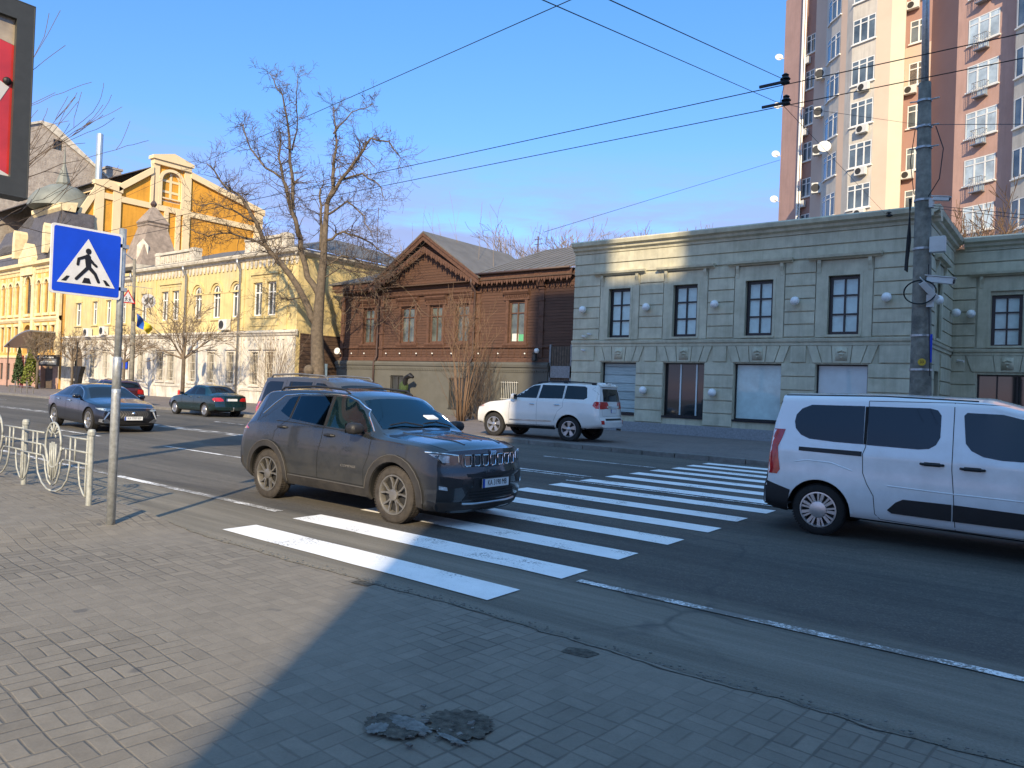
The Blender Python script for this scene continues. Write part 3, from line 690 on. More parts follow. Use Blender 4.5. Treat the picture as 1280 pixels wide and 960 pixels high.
def wooden_window(fr, a, b_, z0, z1, part='timber_window', boarded=False):
    w_ = window(fr, wd, rect(a, b_, z0, z1), 'carved_wood', 'curtain_glass', 0.10, 0.10, (0.5,), (0.72,), 0.06)
    c = MB(); m_ = (a+b_)/2
    for s_, u in ((-1,a),(1,b_)): fr.box(c, min(u, u+s_*0.17), max(u, u+s_*0.17), z0-0.1, z1+0.05, 0.0, 0.06)
    fr.prof(c, a-0.28, b_+0.28, [(0,z0-0.22),(0.09,z0-0.2),(0.14,z0-0.1),(0.14,z0-0.03),(0,z0)])
    fr.prof(c, a-0.30, b_+0.30, [(0,z1+0.04),(0.08,z1+0.06),(0.08,z1+0.30),(0.16,z1+0.36),(0.24,z1+0.48),(0.24,z1+0.55),(0,z1+0.62)])
    k_ = 0; u = a-0.24
    while u < b_+0.2:
        fr.poly(c, [(u,z1+0.32),(u+0.10,z1+0.32),(u+0.05,z1+0.16)], 0.10, 0.14); u += 0.12
    obj('carved_surround', c, 'carved_wood', w_)
    return w_
for a, b_ in wins['l']: wooden_window(FH, a, b_, 4.25, 6.45)
for a, b_ in wins['c']: wooden_window(FC, a, b_, 4.25, 6.4)
ww = wooden_window(FH, -24.8, -23.7, 4.2, 6.45)
mat('poster_green', (0.10,0.38,0.20), 0.6); mat('poster_white', (0.62,0.62,0.56), 0.6)
pa = MB(); FH.box(pa, -24.62, -24.2, 4.32, 4.72, -0.155, -0.150); o = obj('window_notice', pa, 'poster_white', ww)
pa = MB(); FH.box(pa, -24.18, -23.85, 4.32, 4.68, -0.155, -0.150); obj('window_notice', pa, 'poster_green', ww)
# bands, pilasters, lace under the eaves
bd = MB()
for fr, a, b_ in ((FH,WL,CL),(FC,CL,CR),(FH,CR,WR-1.4)):
    fr.prof(bd, a, b_, [(0,3.92),(0.07,3.94),(0.10,4.0),(0.05,4.05),(0,4.06)])
    fr.prof(bd, a, b_, [(0,3.18),(0.10,3.18),(0.10,3.34),(0.04,3.40),(0,3.4)])
    u = a+0.25
    while u < b_-0.3:
        fr.box(bd, u, u+0.035, 3.45, 3.9, 0, 0.03); u += 0.42
FC.prof(bd, CL, CR, [(0,7.0),(0.10,7.02),(0.16,7.1),(0.16,7.16),(0,7.2)])
for fr, u in ((FH,WL+0.02),(FC,CL+0.02),(FC,CR-0.34),(FH,-22.75),(FH,CR+0.02)):
    fr.box(bd, u, u+0.30, 3.42, 7.15, 0.0, 0.07)
    for z in (3.9,4.8,5.6,6.4,7.0): fr.box(bd, u-0.03, u+0.33, z, z+0.10, 0.0, 0.12)
FH.prof(bd, -22.85, -22.35, [(0,7.1),(0.2,7.15),(0.4,7.5),(0.5,7.8),(0,7.8)])
obj('carved_band', bd, 'carved_wood', wd)
la = MB()
def lace(fr, p, q, drop, d, w_=0.14, z_off=0.0):
    (u0, z0), (u1, z1) = p, q; L = abs(u1-u0); n = int(L/w_)
    for i in range(n):
        a = u0+(u1-u0)*i/n; b_ = u0+(u1-u0)*(i+0.9)/n; za = z0+(z1-z0)*i/n; zb = z0+(z1-z0)*(i+0.9)/n; m_ = (a+b_)/2; zm = (za+zb)/2
        dr = drop*(1.0 if i % 2 else 0.72)
        fr.poly(la, [(a,za),(b_,zb),(b_,zb-dr*0.55),(m_,zm-dr),(a,za-dr*0.55)], d, d+0.03)
for fr_, p_, q_, dr_, d_, w2_ in ((FH,(WL-0.3,7.72),(CL-0.1,7.72),0.34,0.42,0.17),(FH,(CR+0.1,7.65),(WR,7.65),0.36,0.42,0.17),(FC,(CL-0.35,7.62),(PK[0],9.86),0.44,0.44,0.19),(FC,(CR+0.35,7.62),(PK[0],9.86),0.44,0.44,0.19),(FH,(WL,7.3),(CL,7.3),0.22,0.03,0.12),(FH,(CR,7.25),(WR,7.25),0.22,0.03,0.12)):
    la = MB(); lace(fr_, p_, q_, dr_, d_, w2_); obj('eave_lace', la, 'carved_wood', wd)
bb = MB()
for s_, e0 in ((1, CL-0.6), (-1, CR+0.6)):
    zz = 7.72
    for d0, d1, o0, o1 in ((0.42,0.50,-0.04,0.34),(0.48,0.55,0.22,0.38)):
        FC.poly(bb, [(e0,zz+o0-0.28),(PK[0],PK[1]+o0-0.10),(PK[0],PK[1]+o1-0.10),(e0,zz+o1-0.28)], d0, d1)
FH.box(bb, WL-0.5, CL-0.3, 7.74, 8.02, 0.40, 0.47); FH.box(bb, CR+0.3, WR, 7.66, 7.93, 0.40, 0.47)
obj('bargeboard', bb, 'carved_wood', wd)
rf = MB()
def slab(mb, pts, t=0.09): mb.prism(pts, (0,0,t))
RY = 37.5
slab(rf, [(WL-0.75,30.9,8.02),(CL-0.2,30.9,8.02),(CL-0.2,RY,10.3),(WL+2.2,RY,10.3)])
slab(rf, [(WL-0.75,30.9,8.02),(WL+2.2,RY,10.3),(WL+2.2,40,10.3),(WL-0.75,43,8.02)])
slab(rf, [(CR+0.2,30.9,7.94),(WR+0.05,30.9,7.94),(WR+0.05,RY,10.35),(CR+0.2,RY,10.35)])
slab(rf, [(CL-0.62,30.82,7.74),(PK[0],30.82,PK[1]+0.30),(PK[0],RY+1.5,PK[1]+0.30),(CL-0.62,RY+1.5,7.74)])
slab(rf, [(CR+0.62,30.82,7.74),(PK[0],30.82,PK[1]+0.302),(PK[0],RY+1.5,PK[1]+0.302),(CR+0.62,RY+1.5,7.74)])
x = CR+0.7
while x < WR:
    rf.tube([(x,30.9,8.05),(x,RY,10.46)], 0.02, 4); x += 0.55
obj('roof', rf, 'roof_metal', wd)
sf = MB(); sf.box(WL-0.5, WR, 31.0, 31.5, 7.60, 7.66); obj('soffit', sf, 'old_planks', wd)
for u in (CL-0.12, CR+0.08):
    dp = MB(); dp.tube([FC.P(u,7.75,0.5), FC.P(u,7.45,0.5), FC.P(u,7.1,0.12), FC.P(u,3.45,0.12), FC.P(u-0.15,3.1,0.2), FC.P(u-0.15,0.2,0.2)], 0.06, 8); obj('downpipe', dp, 'pipe_brown', wd, smooth=True)
dp = MB()
dp.tube([(CR+0.3,30.86,7.95),(WR,30.86,7.95)], 0.06, 8)
obj('gutter', dp, 'pipe_brown', wd, smooth=True)
# pale bulbs of the light string along the band
sb = MB()
for x in (-38.3,-37.2,-36.0,-34.0,-32.8,-31.4,-30.1,-28.6,-26.6,-25.2,-23.4): sb.sphere((x,31.2,3.62), 0.045, 8, 6)
tag(obj('string_light', sb, 'globe', None, smooth=True), 'row of tiny white bulbs along the wooden house above the basement', 'light string')
# satellite dish + lantern like cluster at right end of the band
t = thing('wall_lantern', 'dark wall lantern with pale glass at the right end of the wooden house', 'lantern', (-22.6,31.2,3.5))
a = MB(); a.tube([(-22.6,31.45,3.7),(-22.6,31.2,3.85),(-22.6,31.0,3.7)], 0.03, 6); a.lathe([(0.03,0),(0.16,0.05),(0.12,0.38),(0.16,0.42),(0.02,0.55)], (-22.6,31.0,3.2), (0,0,1), 8); obj('lantern_frame', a, 'dark_grill', t)
a = MB(); a.sphere((-22.45,30.95,3.75), 0.14, 10, 8); obj('glass', a, 'globe', t, smooth=True)
t = thing('satellite_dish', 'pale round dish fixed to the left corner of the wooden house', 'dish', (-38.4,31.1,3.7))
a = MB(); a.lathe([(0.02,0),(0.12,0.02),(0.22,0.07),(0.215,0.08),(0.1,0.03)], (-38.45,31.1,3.75), (0.3,-1,0.2), 18, cap=False); obj('reflector', a, 'ac_white', t, smooth=True)
a = MB(); a.tube([(-38.45,31.45,3.6),(-38.45,31.12,3.72)], 0.02, 6); obj('arm', a, 'metal_grey', t)
# timber gate between the two houses
gt_ = thing('timber_gate', 'weathered plank gate with grey crossbars between the wooden house and grey-green building', 'gate', (-21.2,31.4,0))
a = MB(); a.box(-21.9,-20.6,31.45,31.52,0.1,2.4); a.box(-21.9,-20.6,31.45,31.52,3.0,4.0); obj('gate_boards', a, 'old_door', gt_)
a = MB(); x = -21.88
while x < -20.6: a.box(x, x+0.02, 31.435, 31.46, 0.1, 4.0); x += 0.16
obj('board_gap', a, 'dark_grill', gt_)
a = MB(); a.box(-21.92,-20.58,31.38,31.5,2.4,3.0); a.box(-21.95,-21.86,31.38,31.5,0.1,4.1); a.box(-20.66,-20.58,31.38,31.5,0.1,4.1); obj('gate_frame', a, 'granite', gt_)

# ================================================================ yellow two-storey mansion
ym = thing('yellow_mansion', 'pale yellow old two-storey house with white ground floor and arched windows', 'building', (-57,29,0))
FY = FR((0,29,0), (1,0,0), (0,-1,0)); FS = FR((-40.0,29,0), (0,1,0), (1,0,0))
up_r = [(-44.9,-43.85),(-43.35,-42.3),(-57.3,-56.25),(-55.7,-54.65),(-60.6,-59.6)]
up_a = [(-52.5,-51.5),(-50.0,-49.0),(-47.5,-46.5)]
upl = [(-72.8,-71.6),(-69.4,-68.4),(-66.8,-65.8),(-64.0,-63.1)]
lo_r = [(-44.9,-44.0),(-43.2,-42.3),(-57.6,-56.6),(-56.0,-55.0),(-52.9,-51.9),(-50.3,-49.4),(-47.8,-46.9),(-60.7,-59.8),(-64.1,-63.2),(-66.9,-66.0),(-69.4,-68.5)]
w = MB()
FY.wall(w, rect(-75.1,-40.0,4.8,10.1), [rect(a,b_,6.0,8.25) for a, b_ in up_r]+[arch(a,b_,6.0,8.35) for a, b_ in up_a]+[rect(a,b_,5.95,8.0) for a, b_ in upl], 0.35)
FS.wall(w, rect(0,18,0,10.1), [], 0.3)
w.add([(-75.1,29,0),(-75.1,45,0),(-75.1,45,10.1),(-75.1,29,10.1)], [(0,1,2,3)])
obj('upper_wall', w, 'cream_yellow', ym)
w = MB(); FY.wall(w, rect(-75.1,-40.0,0,4.8), [rect(a,b_,1.4,3.55) for a, b_ in lo_r]+[arch(-73.6,-71.0,0.05,4.1)], 0.4)
obj('ground_floor_wall', w, 'white_stucco', ym)
pg = MB(); pg.box(-73.5,-71.1,29.5,40,0.1,4.2); o = obj('passage', pg, 'old_door', ym)
tr = MB()
FY.prof(tr, -75.1, -39.85, [(0,4.62),(0.08,4.66),(0.14,4.78),(0.22,4.84),(0.22,4.92),(0,5.02)])
FY.prof(tr, -75.1, -39.9, [(0,0.95),(0.06,0.95),(0.08,1.1),(0,1.16)])
for u in (-40.5,-46.3,-53.6,-58.4,-61.6,-64.8,-70.5,-74.9):
    FY.box(tr, u-0.28, u+0.28, 0.1, 4.6, 0.0, 0.10)
for a, b_ in lo_r:
    FY.box(tr, a-0.14, a, 1.3, 3.62, 0, 0.06); FY.box(tr, b_, b_+0.14, 1.3, 3.62, 0, 0.06); FY.box(tr, a-0.2, b_+0.2, 1.22, 1.36, 0, 0.12)
    m_ = (a+b_)/2; FY.poly(tr, [(a-0.25,3.72),(b_+0.25,3.72),(b_+0.25,3.84),(m_,4.25),(a-0.25,3.84)], 0.0, 0.12)
for u in range(0, 62): FY.box(tr, -75+u*0.56, -75+u*0.56+0.2, 4.40, 4.6, 0.0, 0.07)
obj('ground_floor_trim', tr, 'white_stucco', ym)
tr = MB()
FY.prof(tr, -61.5, -39.7, [(0,9.75),(0.1,9.78),(0.16,9.92),(0.4,9.98),(0.46,10.12),(0.46,10.2),(-0.2,10.25),(-0.2,9.8)])
FS.prof(tr, -0.3, 18, [(0,9.80),(0.1,9.82),(0.35,9.98),(0.38,10.16),(-0.2,10.2)])
FY.prof(tr, -75.2, -61.5, [(0,9.3),(0.1,9.34),(0.3,9.5),(0.34,9.66),(0,9.72)])
FY.prof(tr, -64.8, -61.3, [(0,10.3),(0.12,10.34),(0.4,10.5),(0.46,10.72),(-1.5,10.78),(-1.5,10.3)])
u = -61.3
while u < -40:
    FY.poly(tr, [(u,9.72),(u+0.30,9.72),(u+0.30,9.45),(u+0.22,9.25),(u+0.08,9.25),(u,9.45)], 0.0, 0.09); u += 0.5
u = -75
while u < -61.6:
    FY.box(tr, u, u+0.18, 9.05, 9.3, 0.0, 0.08); u += 0.4
obj('cornice', tr, 'old_trim', ym)
tr = MB()
for a, b_ in up_r[:5]+upl:
    z1 = 8.25 if (a, b_) in up_r else 8.0
    FY.box(tr, a-0.14, a, 5.9, z1+0.05, 0, 0.05); FY.box(tr, b_, b_+0.14, 5.9, z1+0.05, 0, 0.05); FY.box(tr, a-0.18, b_+0.18, 5.82, 5.96, 0, 0.12)
    FY.box(tr, a-0.14, b_+0.14, z1, z1+0.28, 0, 0.06)
for a, b_ in ((-45.1,-42.1),(-57.5,-54.45)):
    FY.box(tr, a-0.1, b_+0.1, 8.75, 8.92, 0, 0.14); FY.box(tr, a, b_, 8.55, 8.75, 0, 0.05); FY.box(tr, a-0.1, b_+0.1, 5.3, 5.8, 0, 0.05)
for a, b_ in up_a:
    m_ = (a+b_)/2; zc = 8.35-0.5; ro, ri = 0.86, 0.66; n = 12
    ring = [(m_+ro*math.cos(PI*i/n), zc+ro*math.sin(PI*i/n)) for i in range(n+1)]+[(m_+ri*math.cos(PI*(n-i)/n), zc+ri*math.sin(PI*(n-i)/n)) for i in range(n+1)]
    FY.poly(tr, ring, 0.0, 0.10); FY.box(tr, a-0.15, b_+0.15, 5.82, 5.96, 0, 0.10)
for u in (-46.1,-41.2,-53.7,-58.4,-61.4): FY.box(tr, u-0.2, u+0.2, 5.05, 9.7, 0.0, 0.06)
FY.box(tr, -53.5, -46.4, 7.75, 7.87, 0, 0.035)
obj('upper_trim', tr, 'cream_yellow', ym)
for a, b_ in ((-58.4,-52.6),(-46.0,-41.3)):
    pp = MB(); FY.box(pp, a, b_, 10.2, 10.42, -0.5, 0.12); FY.box(pp, a+0.1, b_-0.1, 10.42, 11.1, -0.45, 0.02); FY.box(pp, a-0.05, b_+0.05, 11.1, 11.28, -0.5, 0.14)
    k_ = a+0.2
    while k_ < b_-0.3: FY.box(pp, k_, k_+0.12, 10.5, 11.0, 0.02, 0.09); k_ += 0.35
    for u in (a+0.35, b_-0.35): FY.box(pp, u-0.35, u+0.35, 10.43, 11.35, -0.51, 0.1)
    obj('parapet', pp, 'old_trim', ym)
for a, b_ in up_r: window(FY, ym, rect(a,b_,6.0,8.25), 'white_frame', 'window_glass', 0.12, 0.10, (0.5,), (0.7,), 0.08)
for a, b_ in up_a: window(FY, ym, arch(a,b_,6.0,8.35), 'white_frame', 'window_glass', 0.12, 0.10, (0.5,), (0.62,), 0.08)
for a, b_ in upl: window(FY, ym, rect(a,b_,5.95,8.0), 'white_frame', 'window_glass', 0.12, 0.10, (0.5,), (0.68,), 0.08)
for a, b_ in lo_r:
    w_ = window(FY, ym, rect(a,b_,1.4,3.55), 'old_door', 'window_glass', 0.22, 0.06, (0.5,), (0.68,), 0.05)
    g2 = MB()
    for k_ in range(5): u = a+(b_-a)*(k_+0.5)/5; g2.tube([FY.P(u,1.42,-0.05), FY.P(u,3.5,-0.05)], 0.02, 4)
    for k_ in range(4): g2.tube([FY.P(a,1.6+k_*0.6,-0.05), FY.P(b_,1.6+k_*0.6,-0.05)], 0.02, 4)
    obj('window_bars', g2, 'old_trim', w_)
rf = MB()
rf.prism([(-61.6,28.6,10.2),(-39.5,28.6,10.2),(-46.0,36.5,12.6),(-61.6,36.5,12.9)], (0,0,0.06))
rf.prism([(-39.5,28.6,10.2),(-39.5,46,10.2),(-46.0,38.5,12.6),(-46.0,36.5,12.6)], (0,0,0.062))
rf.prism([(-75.3,28.7,9.72),(-61.6,28.7,9.72),(-61.6,36.5,12.0),(-75.3,36.5,12.0)], (0,0,0.06))
obj('roof', rf, 'roof_metal', ym)
for u in (-53.5,-46.35,-61.7): dp = MB(); dp.tube([FY.P(u,9.95,0.45), FY.P(u,9.6,0.4), FY.P(u,9.2,0.14), FY.P(u,0.3,0.14)], 0.09, 8); obj('downpipe', dp, 'metal_grey', ym, smooth=True)
for u, z in ((-47.9,5.45),(-66.5,5.35),(-69.6,5.25)): ac_unit(ym, FY.P(u, z, 0.0), FY.N, 1.0, 0.75, 0.35)
pk = MB(); FS.box(pk, 0.3, 8.0, 0.1, 4.8, 0.002, 0.06)
obj('side_boarding', pk, 'old_planks', ym)
gp = MB(); FY.box(gp, -41.1, -40.0, 0.1, 4.6, 0.002, 0.06); 
obj('corner_pier', gp, 'old_trim', ym)
# corrugated blue fence between the mansion and the wooden house
bf = MB(); 
for k_ in range(8): bf.box(-39.9+k_*0.16, -39.9+k_*0.16+0.09, 30.4, 30.46, 0.1, 2.9); bf.box(-39.9+k_*0.16+0.09, -39.9+k_*0.16+0.16, 30.44, 30.48, 0.1, 2.9)
tag(obj('corrugated_fence', bf, 'blue_sheet'), 'blue-grey corrugated metal fence between yellow mansion and wooden house', 'fence')
# stone pyramid spire on the mansion roof
spx = thing('roof_spire', 'weathered stone pyramid turret with a thin finial above the yellow mansion', 'turret', (-66.5,32.5,10))
a = MB(); c = Vector((-66.6,32.6,0)); p = []
a.lathe([(2.9,10.0),(2.7,11.0),(1.25,14.9),(1.35,15.0),(1.30,15.2)], c, (0,0,1), 4); 
obj('pyramid', a, 'spire_stone', spx)
a = MB(); a.lathe([(1.35,15.2),(1.45,15.3),(1.3,15.5),(0.3,16.7),(0.1,16.8)], c, (0,0,1), 4); obj('cap', a, 'spire_stone', spx)
a = MB(); a.lathe([(0.08,16.7),(0.28,17.0),(0.28,17.1),(0.06,17.4),(0.04,19.9)], c, (0,0,1), 8); obj('finial', a, 'pipe_brown', spx)
a = MB(); a.prism([(c.x+0.9,c.y-1.75,11.6),(c.x+1.6,c.y-1.1,11.6),(c.x+1.6,c.y-1.1,13.0),(c.x+1.25,c.y-1.42,13.6),(c.x+0.9,c.y-1.75,13.0)], (-0.5,0.5,0)); obj('dormer', a, 'old_trim', spx)

# ================================================================ ochre hall with white grid behind
oh = thing('ochre_hall', 'tall ochre hall with cream pilasters and stepped gable behind the yellow mansion', 'building', (-80,43,0))
FO = FR((-80,0,0), (0,1,0), (1,0,0))          # faces +x, u = world y
zr = lambda y: 21.6+(25.0-21.6)*(y-34.4)/(39-34.4) if y < 40 else 24.6-(y-43)*(24.6-22.3)/(51.5-43)
w = MB(); FO.wall(w, [(30.5,10),(52.4,10),(52.4,21.9),(43,24.3),(43,25.0),(39,25.0),(39,23.4),(35.6,20.7),(34.3,21.2),(33.0,19.0),(30.5,14.2)], [arch(39.9,42.1,20.7,24.1)], 0.4)
w.add([(-80,52.4,10),(-112,52.4,10),(-112,52.4,21.9),(-80,52.4,21.9)], [(0,1,2,3)])
obj('wall', w, 'ochre', oh)
t_ = MB()
FO.poly(t_, [(38.7,25.0),(43.3,25.0),(43.3,25.35),(41.0,26.0),(38.7,25.35)], -0.6, 0.5)
FO.box(t_, 38.9, 43.1, 24.5, 25.0, -0.5, 0.35)
FO.poly(t_, [(35.4,20.6),(38.9,23.4),(38.9,24.1),(35.4,21.3)], -0.4, 0.3)
FO.poly(t_, [(43.1,23.9),(52.6,21.6),(52.6,22.3),(43.1,24.6)], -0.4, 0.3)
FO.poly(t_, [(33.0,20.9),(35.8,20.5),(35.8,21.0),(34.3,21.6),(33.0,21.3)], -0.4, 0.3)
for y0, y1, z0, z1 in ((33.1,34.0,10,21),(34.9,35.7,10,20.8),(38.7,39.6,10,24.5),(42.4,43.2,10,24.5),(40.3,40.75,10,20.0),(41.6,42.1,10,20.0),(51.3,52.4,10,22)):
    FO.box(t_, y0, y1, z0, z1, 0.0, 0.18)
FO.poly(t_, [(33.2,19.6),(52.4,19.6),(52.4,20.2),(33.2,20.2)], 0.0, 0.16)
FO.box(t_, 39.6, 42.4, 21.0, 21.15, 0.0, 0.12)
FO.poly(t_, [(30.3,14.0),(33.1,19.4),(33.1,20.6),(29.6,14.0)], 0.0, 0.2)
n = 12; ring = [(41.0+1.45*math.cos(PI*i/n), 23.0+1.3*math.sin(PI*i/n)) for i in range(n+1)]+[(41.0+1.1*math.cos(PI*(n-i)/n), 23.0+1.0*math.sin(PI*(n-i)/n)) for i in range(n+1)]
FO.poly(t_, ring, 0.0, 0.22); FO.box(t_, 39.55, 39.9, 20.2, 23.0, 0, 0.2); FO.box(t_, 42.1, 42.4, 20.2, 23.0, 0, 0.2)
obj('cream_trim', t_, 'ochre_trim', oh)
window(FO, oh, arch(39.9,42.1,20.7,24.1), 'ochre_trim', 'ochre', 0.12, 0.2, (0.5,), (0.33,0.68), 0.25)
a = MB(); a.box(-95,-80.1,36,36.02,20,20.1); a.prism([(-80.2,33,21.0),(-80.2,41,25.2),(-112,41,25.2),(-112,33,21.0)], (0,0,0.1)); a.prism([(-80.2,52.6,22.0),(-80.2,41,25.2),(-112,41,25.2),(-112,52.6,22.0)], (0,0,0.1)); obj('roof', a, 'slate', oh)
# sloping dormered roof of its street wing
a = MB(); a.prism([(-80.1,29.8,14.2),(-97,29.8,14.2),(-95,34.0,20.6),(-80.1,34.0,20.6)], (0,0.3,-0.2)); 
k_ = 0
while k_ < 30: 
    x = -80.3-k_*0.55; a.tube([(x,29.75,14.2),(x,33.95,20.65)], 0.05, 4); k_ += 1
obj('wing_roof', a, 'slate', oh)
a = MB(); a.box(-97,-80.05,33.6,34.6,20.5,20.9); a.box(-97,-80.0,34.0,36,20.9,21.6); obj('wing_parapet', a, 'ochre_trim', oh)
for k_ in range(6):
    x = -81.6-k_*1.15; d_ = MB(); y = 31.2
    d_.prism([(x-0.32,y,16.6),(x+0.32,y,16.6),(x+0.32,y,17.9),(x+0.2,y,18.2),(x,y,18.35),(x-0.2,y,18.2),(x-0.32,y,17.9)], (0,1.6,0)); obj('dormer', d_, 'ornate_trim', oh)
a = MB(); a.box(-97,-80,29.9,34,8,14.3); obj('wing_wall', a, 'ochre_trim', oh)

# ================================================================ rough brick firewall building
bw = thing('brick_gable_building', 'tall building with rough bare brick gable and one small window far left', 'building', (-108,43,0))
FK = FR((-108,0,0), (0,1,0), (1,0,0))
w = MB(); FK.wall(w, [(30,8),(54,8),(54,24.5),(48,28.0),(45.3,29.6),(39.4,34.0),(37.8,34.0),(36.2,33.2),(30,30)], [rect(39.4,40.5,30.9,32.2)], 0.5)
obj('gable_wall', w, 'rough_brick', bw)
a = MB(); FK.box(a, 46.4, 48.2, 26, 30.2, -2, -0.1); FK.box(a, 46.2, 48.4, 30.2, 30.5, -2.1, 0.0); obj('chimney', a, 'rough_brick', bw)
a = MB(); a.prism([(-108.3,54,24.5),(-108.3,45.3,29.7),(-108.3,39.4,34.1),(-108.3,37.8,34.1),(-108.3,30,30.2),(-108.3,30,29.9),(-108.3,37.8,33.8),(-108.3,45.3,29.4),(-108.3,54,24.2)], (0.5,0,0)); obj('coping', a, 'old_trim', bw)
window(FK, bw, rect(39.4,40.5,30.9,32.2), 'dark_grill', 'window_glass', 0.2, 0.06, (0.33,0.66), (0.5,), 0.06)
a = MB(); a.lathe([(0.42,20),(0.42,34.2),(0.30,34.3)], (-107.0,44.7,0), (0,0,1), 12)
mat('duct', (0.42,0.50,0.54), 0.35, metal=0.6, namt=0.15, nscale=1.5, world=True)
tag(obj('ventilation_duct', a, 'duct', smooth=False), 'tall shiny metal duct rising against the rough brick gable', 'duct')

# ================================================================ ornate corner building
ob = thing('ornate_building', 'ornate orange and cream building with slate mansard and dome, far left', 'building', (-84,29,0))
FN = FR((0,29,0), (1,0,0), (0,-1,0))
bays = [-77.6,-79.4,-81.2,-83.9,-86.6,-88.5,-90.4]
w = MB()
hs_ = []
for c in bays:
    big = c == -83.9
    hs_.append(arch(c-0.42-(0.25 if big else 0), c+0.42+(0.25 if big else 0), 7.4, 10.6+(0.5 if big else 0)))
    hs_.append(rect(c-0.42, c+0.42, 3.6, 6.1) if not big else arch(c-1.0, c+1.0, 3.4, 6.3))
FN.wall(w, rect(-98,-76.0,3.0,12.2), hs_, 0.4); w.add([(-76,29,0),(-76,40,0),(-76,40,12.2),(-76,29,12.2)], [(0,1,2,3)])
obj('wall', w, 'ornate_yellow', ob)
w = MB(); FN.wall(w, rect(-98,-76.0,0,3.0), [rect(c-0.5,c+0.5,0.7,2.4) for c in bays[2:]]+[rect(-80.0,-77.2,0.1,2.7)], 0.4, 0.05); obj('ground_floor', w, 'pink_base', ob)
for c in bays:
    big = c == -83.9
    window(FN, ob, arch(c-0.42-(0.25 if big else 0), c+0.42+(0.25 if big else 0), 7.4, 10.6+(0.5 if big else 0)), 'old_door', 'window_glass', 0.15, 0.08, (0.5,), (0.65,), 0.06)
    if not big: window(FN, ob, rect(c-0.42,c+0.42,3.6,6.1), 'old_door', 'window_glass', 0.15, 0.08, (0.5,), (0.65,), 0.06)
for c in bays[2:]: window(FN, ob, rect(c-0.5,c+0.5,0.7,2.4), 'old_door', 'window_glass', 0.1, 0.08, (), (), 0.06)
a = MB(); FN.box(a, -84.9,-82.9,3.4,6.3,-0.5,-0.45); FN.box(a, -80.0,-77.2,0.1,2.7,-0.4,-0.35); obj('doorway', a, 'old_door', ob)
t_ = MB()
FN.prof(t_, -98, -75.9, [(0,11.6),(0.15,11.7),(0.2,11.95),(0.55,12.1),(0.6,12.4),(0,12.5)])
FN.prof(t_, -98, -75.9, [(0,6.5),(0.12,6.55),(0.25,6.75),(0.25,6.95),(0,7.0)]); FN.prof(t_, -98, -75.9, [(0,2.9),(0.15,2.95),(0.2,3.1),(0,3.2)])
u = -97.6
while u < -76.2: FN.box(t_, u, u+0.16, 11.3, 11.6, 0, 0.12); u += 0.36
for c in bays:
    for s_ in (-1,1):
        u = c+s_*(0.62 if c != -83.9 else 0.95); FN.box(t_, u-0.09, u+0.09, 7.1, 11.2, 0, 0.12); FN.box(t_, u-0.14, u+0.14, 10.2, 10.4, 0, 0.17)
    n = 10; r0 = 0.62 if c != -83.9 else 0.9; zc = 10.18 if c != -83.9 else 10.43
    ring = [(c+r0*math.cos(PI*i/n), zc+r0*math.sin(PI*i/n)) for i in range(n+1)]+[(c+(r0-.2)*math.cos(PI*(n-i)/n), zc+(r0-.2)*math.sin(PI*(n-i)/n)) for i in range(n+1)]
    FN.poly(t_, ring, 0, 0.15); FN.box(t_, c-0.6, c+0.6, 7.1, 7.35, 0, 0.2)
    if c != -83.9: FN.box(t_, c-0.6, c+0.6, 6.15, 6.4, 0, 0.16); FN.box(t_, c-0.58, c-0.44, 3.5, 6.15, 0, 0.08); FN.box(t_, c+0.44, c+0.58, 3.5, 6.15, 0, 0.08)
for u in (-76.2,-82.4,-85.4,-92.0): FN.box(t_, u-0.3, u+0.3, 3.2, 12.0, 0, 0.22)
FN.poly(t_, [(-85.6,12.45),(-82.2,12.45),(-82.2,12.9),(-83.9,14.4),(-85.6,12.9)], -0.3, 0.5)
FN.box(t_, -85.4,-82.4,11.2,13.0,-0.2,0.35)
FN.prof(t_, -86.6, -79.4, [(-2.2,17.5),(-1.1,17.5),(-0.85,17.8),(-0.8,18.2),(-2.4,18.5)])
for c, s_ in ((-80.2,0.62),(-87.8,0.62)):
    t_.prism([(c-0.55*s_,28.75,13.2),(c+0.55*s_,28.75,13.2),(c+0.55*s_,28.75,15.2),(c+0.35*s_,28.75,15.8),(c,28.75,16.1),(c-0.35*s_,28.75,15.8),(c-0.55*s_,28.75,15.2)], (0,1.2,0))
t_.box(-78.6,-77.8,29.2,30,12.4,13.9)
obj('ornament', t_, 'ornate_trim', ob)
a = MB()
a.prism([(-86.4,28.9,12.4),(-79.6,28.9,12.4),(-79.6,28.9+1.2,17.6),(-86.4,28.9+1.2,17.6)], (0,3,0)); a.prism([(-79.6,28.9,12.4),(-79.0,33,12.4),(-79.6,33,17.6),(-79.6,30.1,17.6)], (-0.5,0,0))
a.prism([(-98,29.1,12.4),(-76,29.1,12.4),(-76.6,31.5,14.8),(-98,31.5,14.8)], (0,0.5,-0.3)); a.prism([(-98,29.3,12.4),(-86.4,29.3,12.4),(-86.4,31.3,17.2),(-98,31.3,17.2)], (0,0.5,0))
obj('mansard', a, 'slate', ob)
a = MB(); c = Vector((-83.6,31.6,0)); a.lathe([(3.1,18.3),(3.0,19.0),(2.4,19.9),(1.4,20.6),(0.5,20.9)], c, (0,0,1), 12); a.lathe([(0.6,20.8),(0.7,21.0),(0.12,23.0),(0.03,25.0)], c, (0,0,1), 10); obj('dome', a, 'patina', ob, auto=30)
# pale building at the very left behind
a = MB(); a.box(-140,-112,30,44,0,26); tag(obj('pale_block', a, 'white_stucco'), 'pale plain block behind the ornate building at the left edge', 'building')

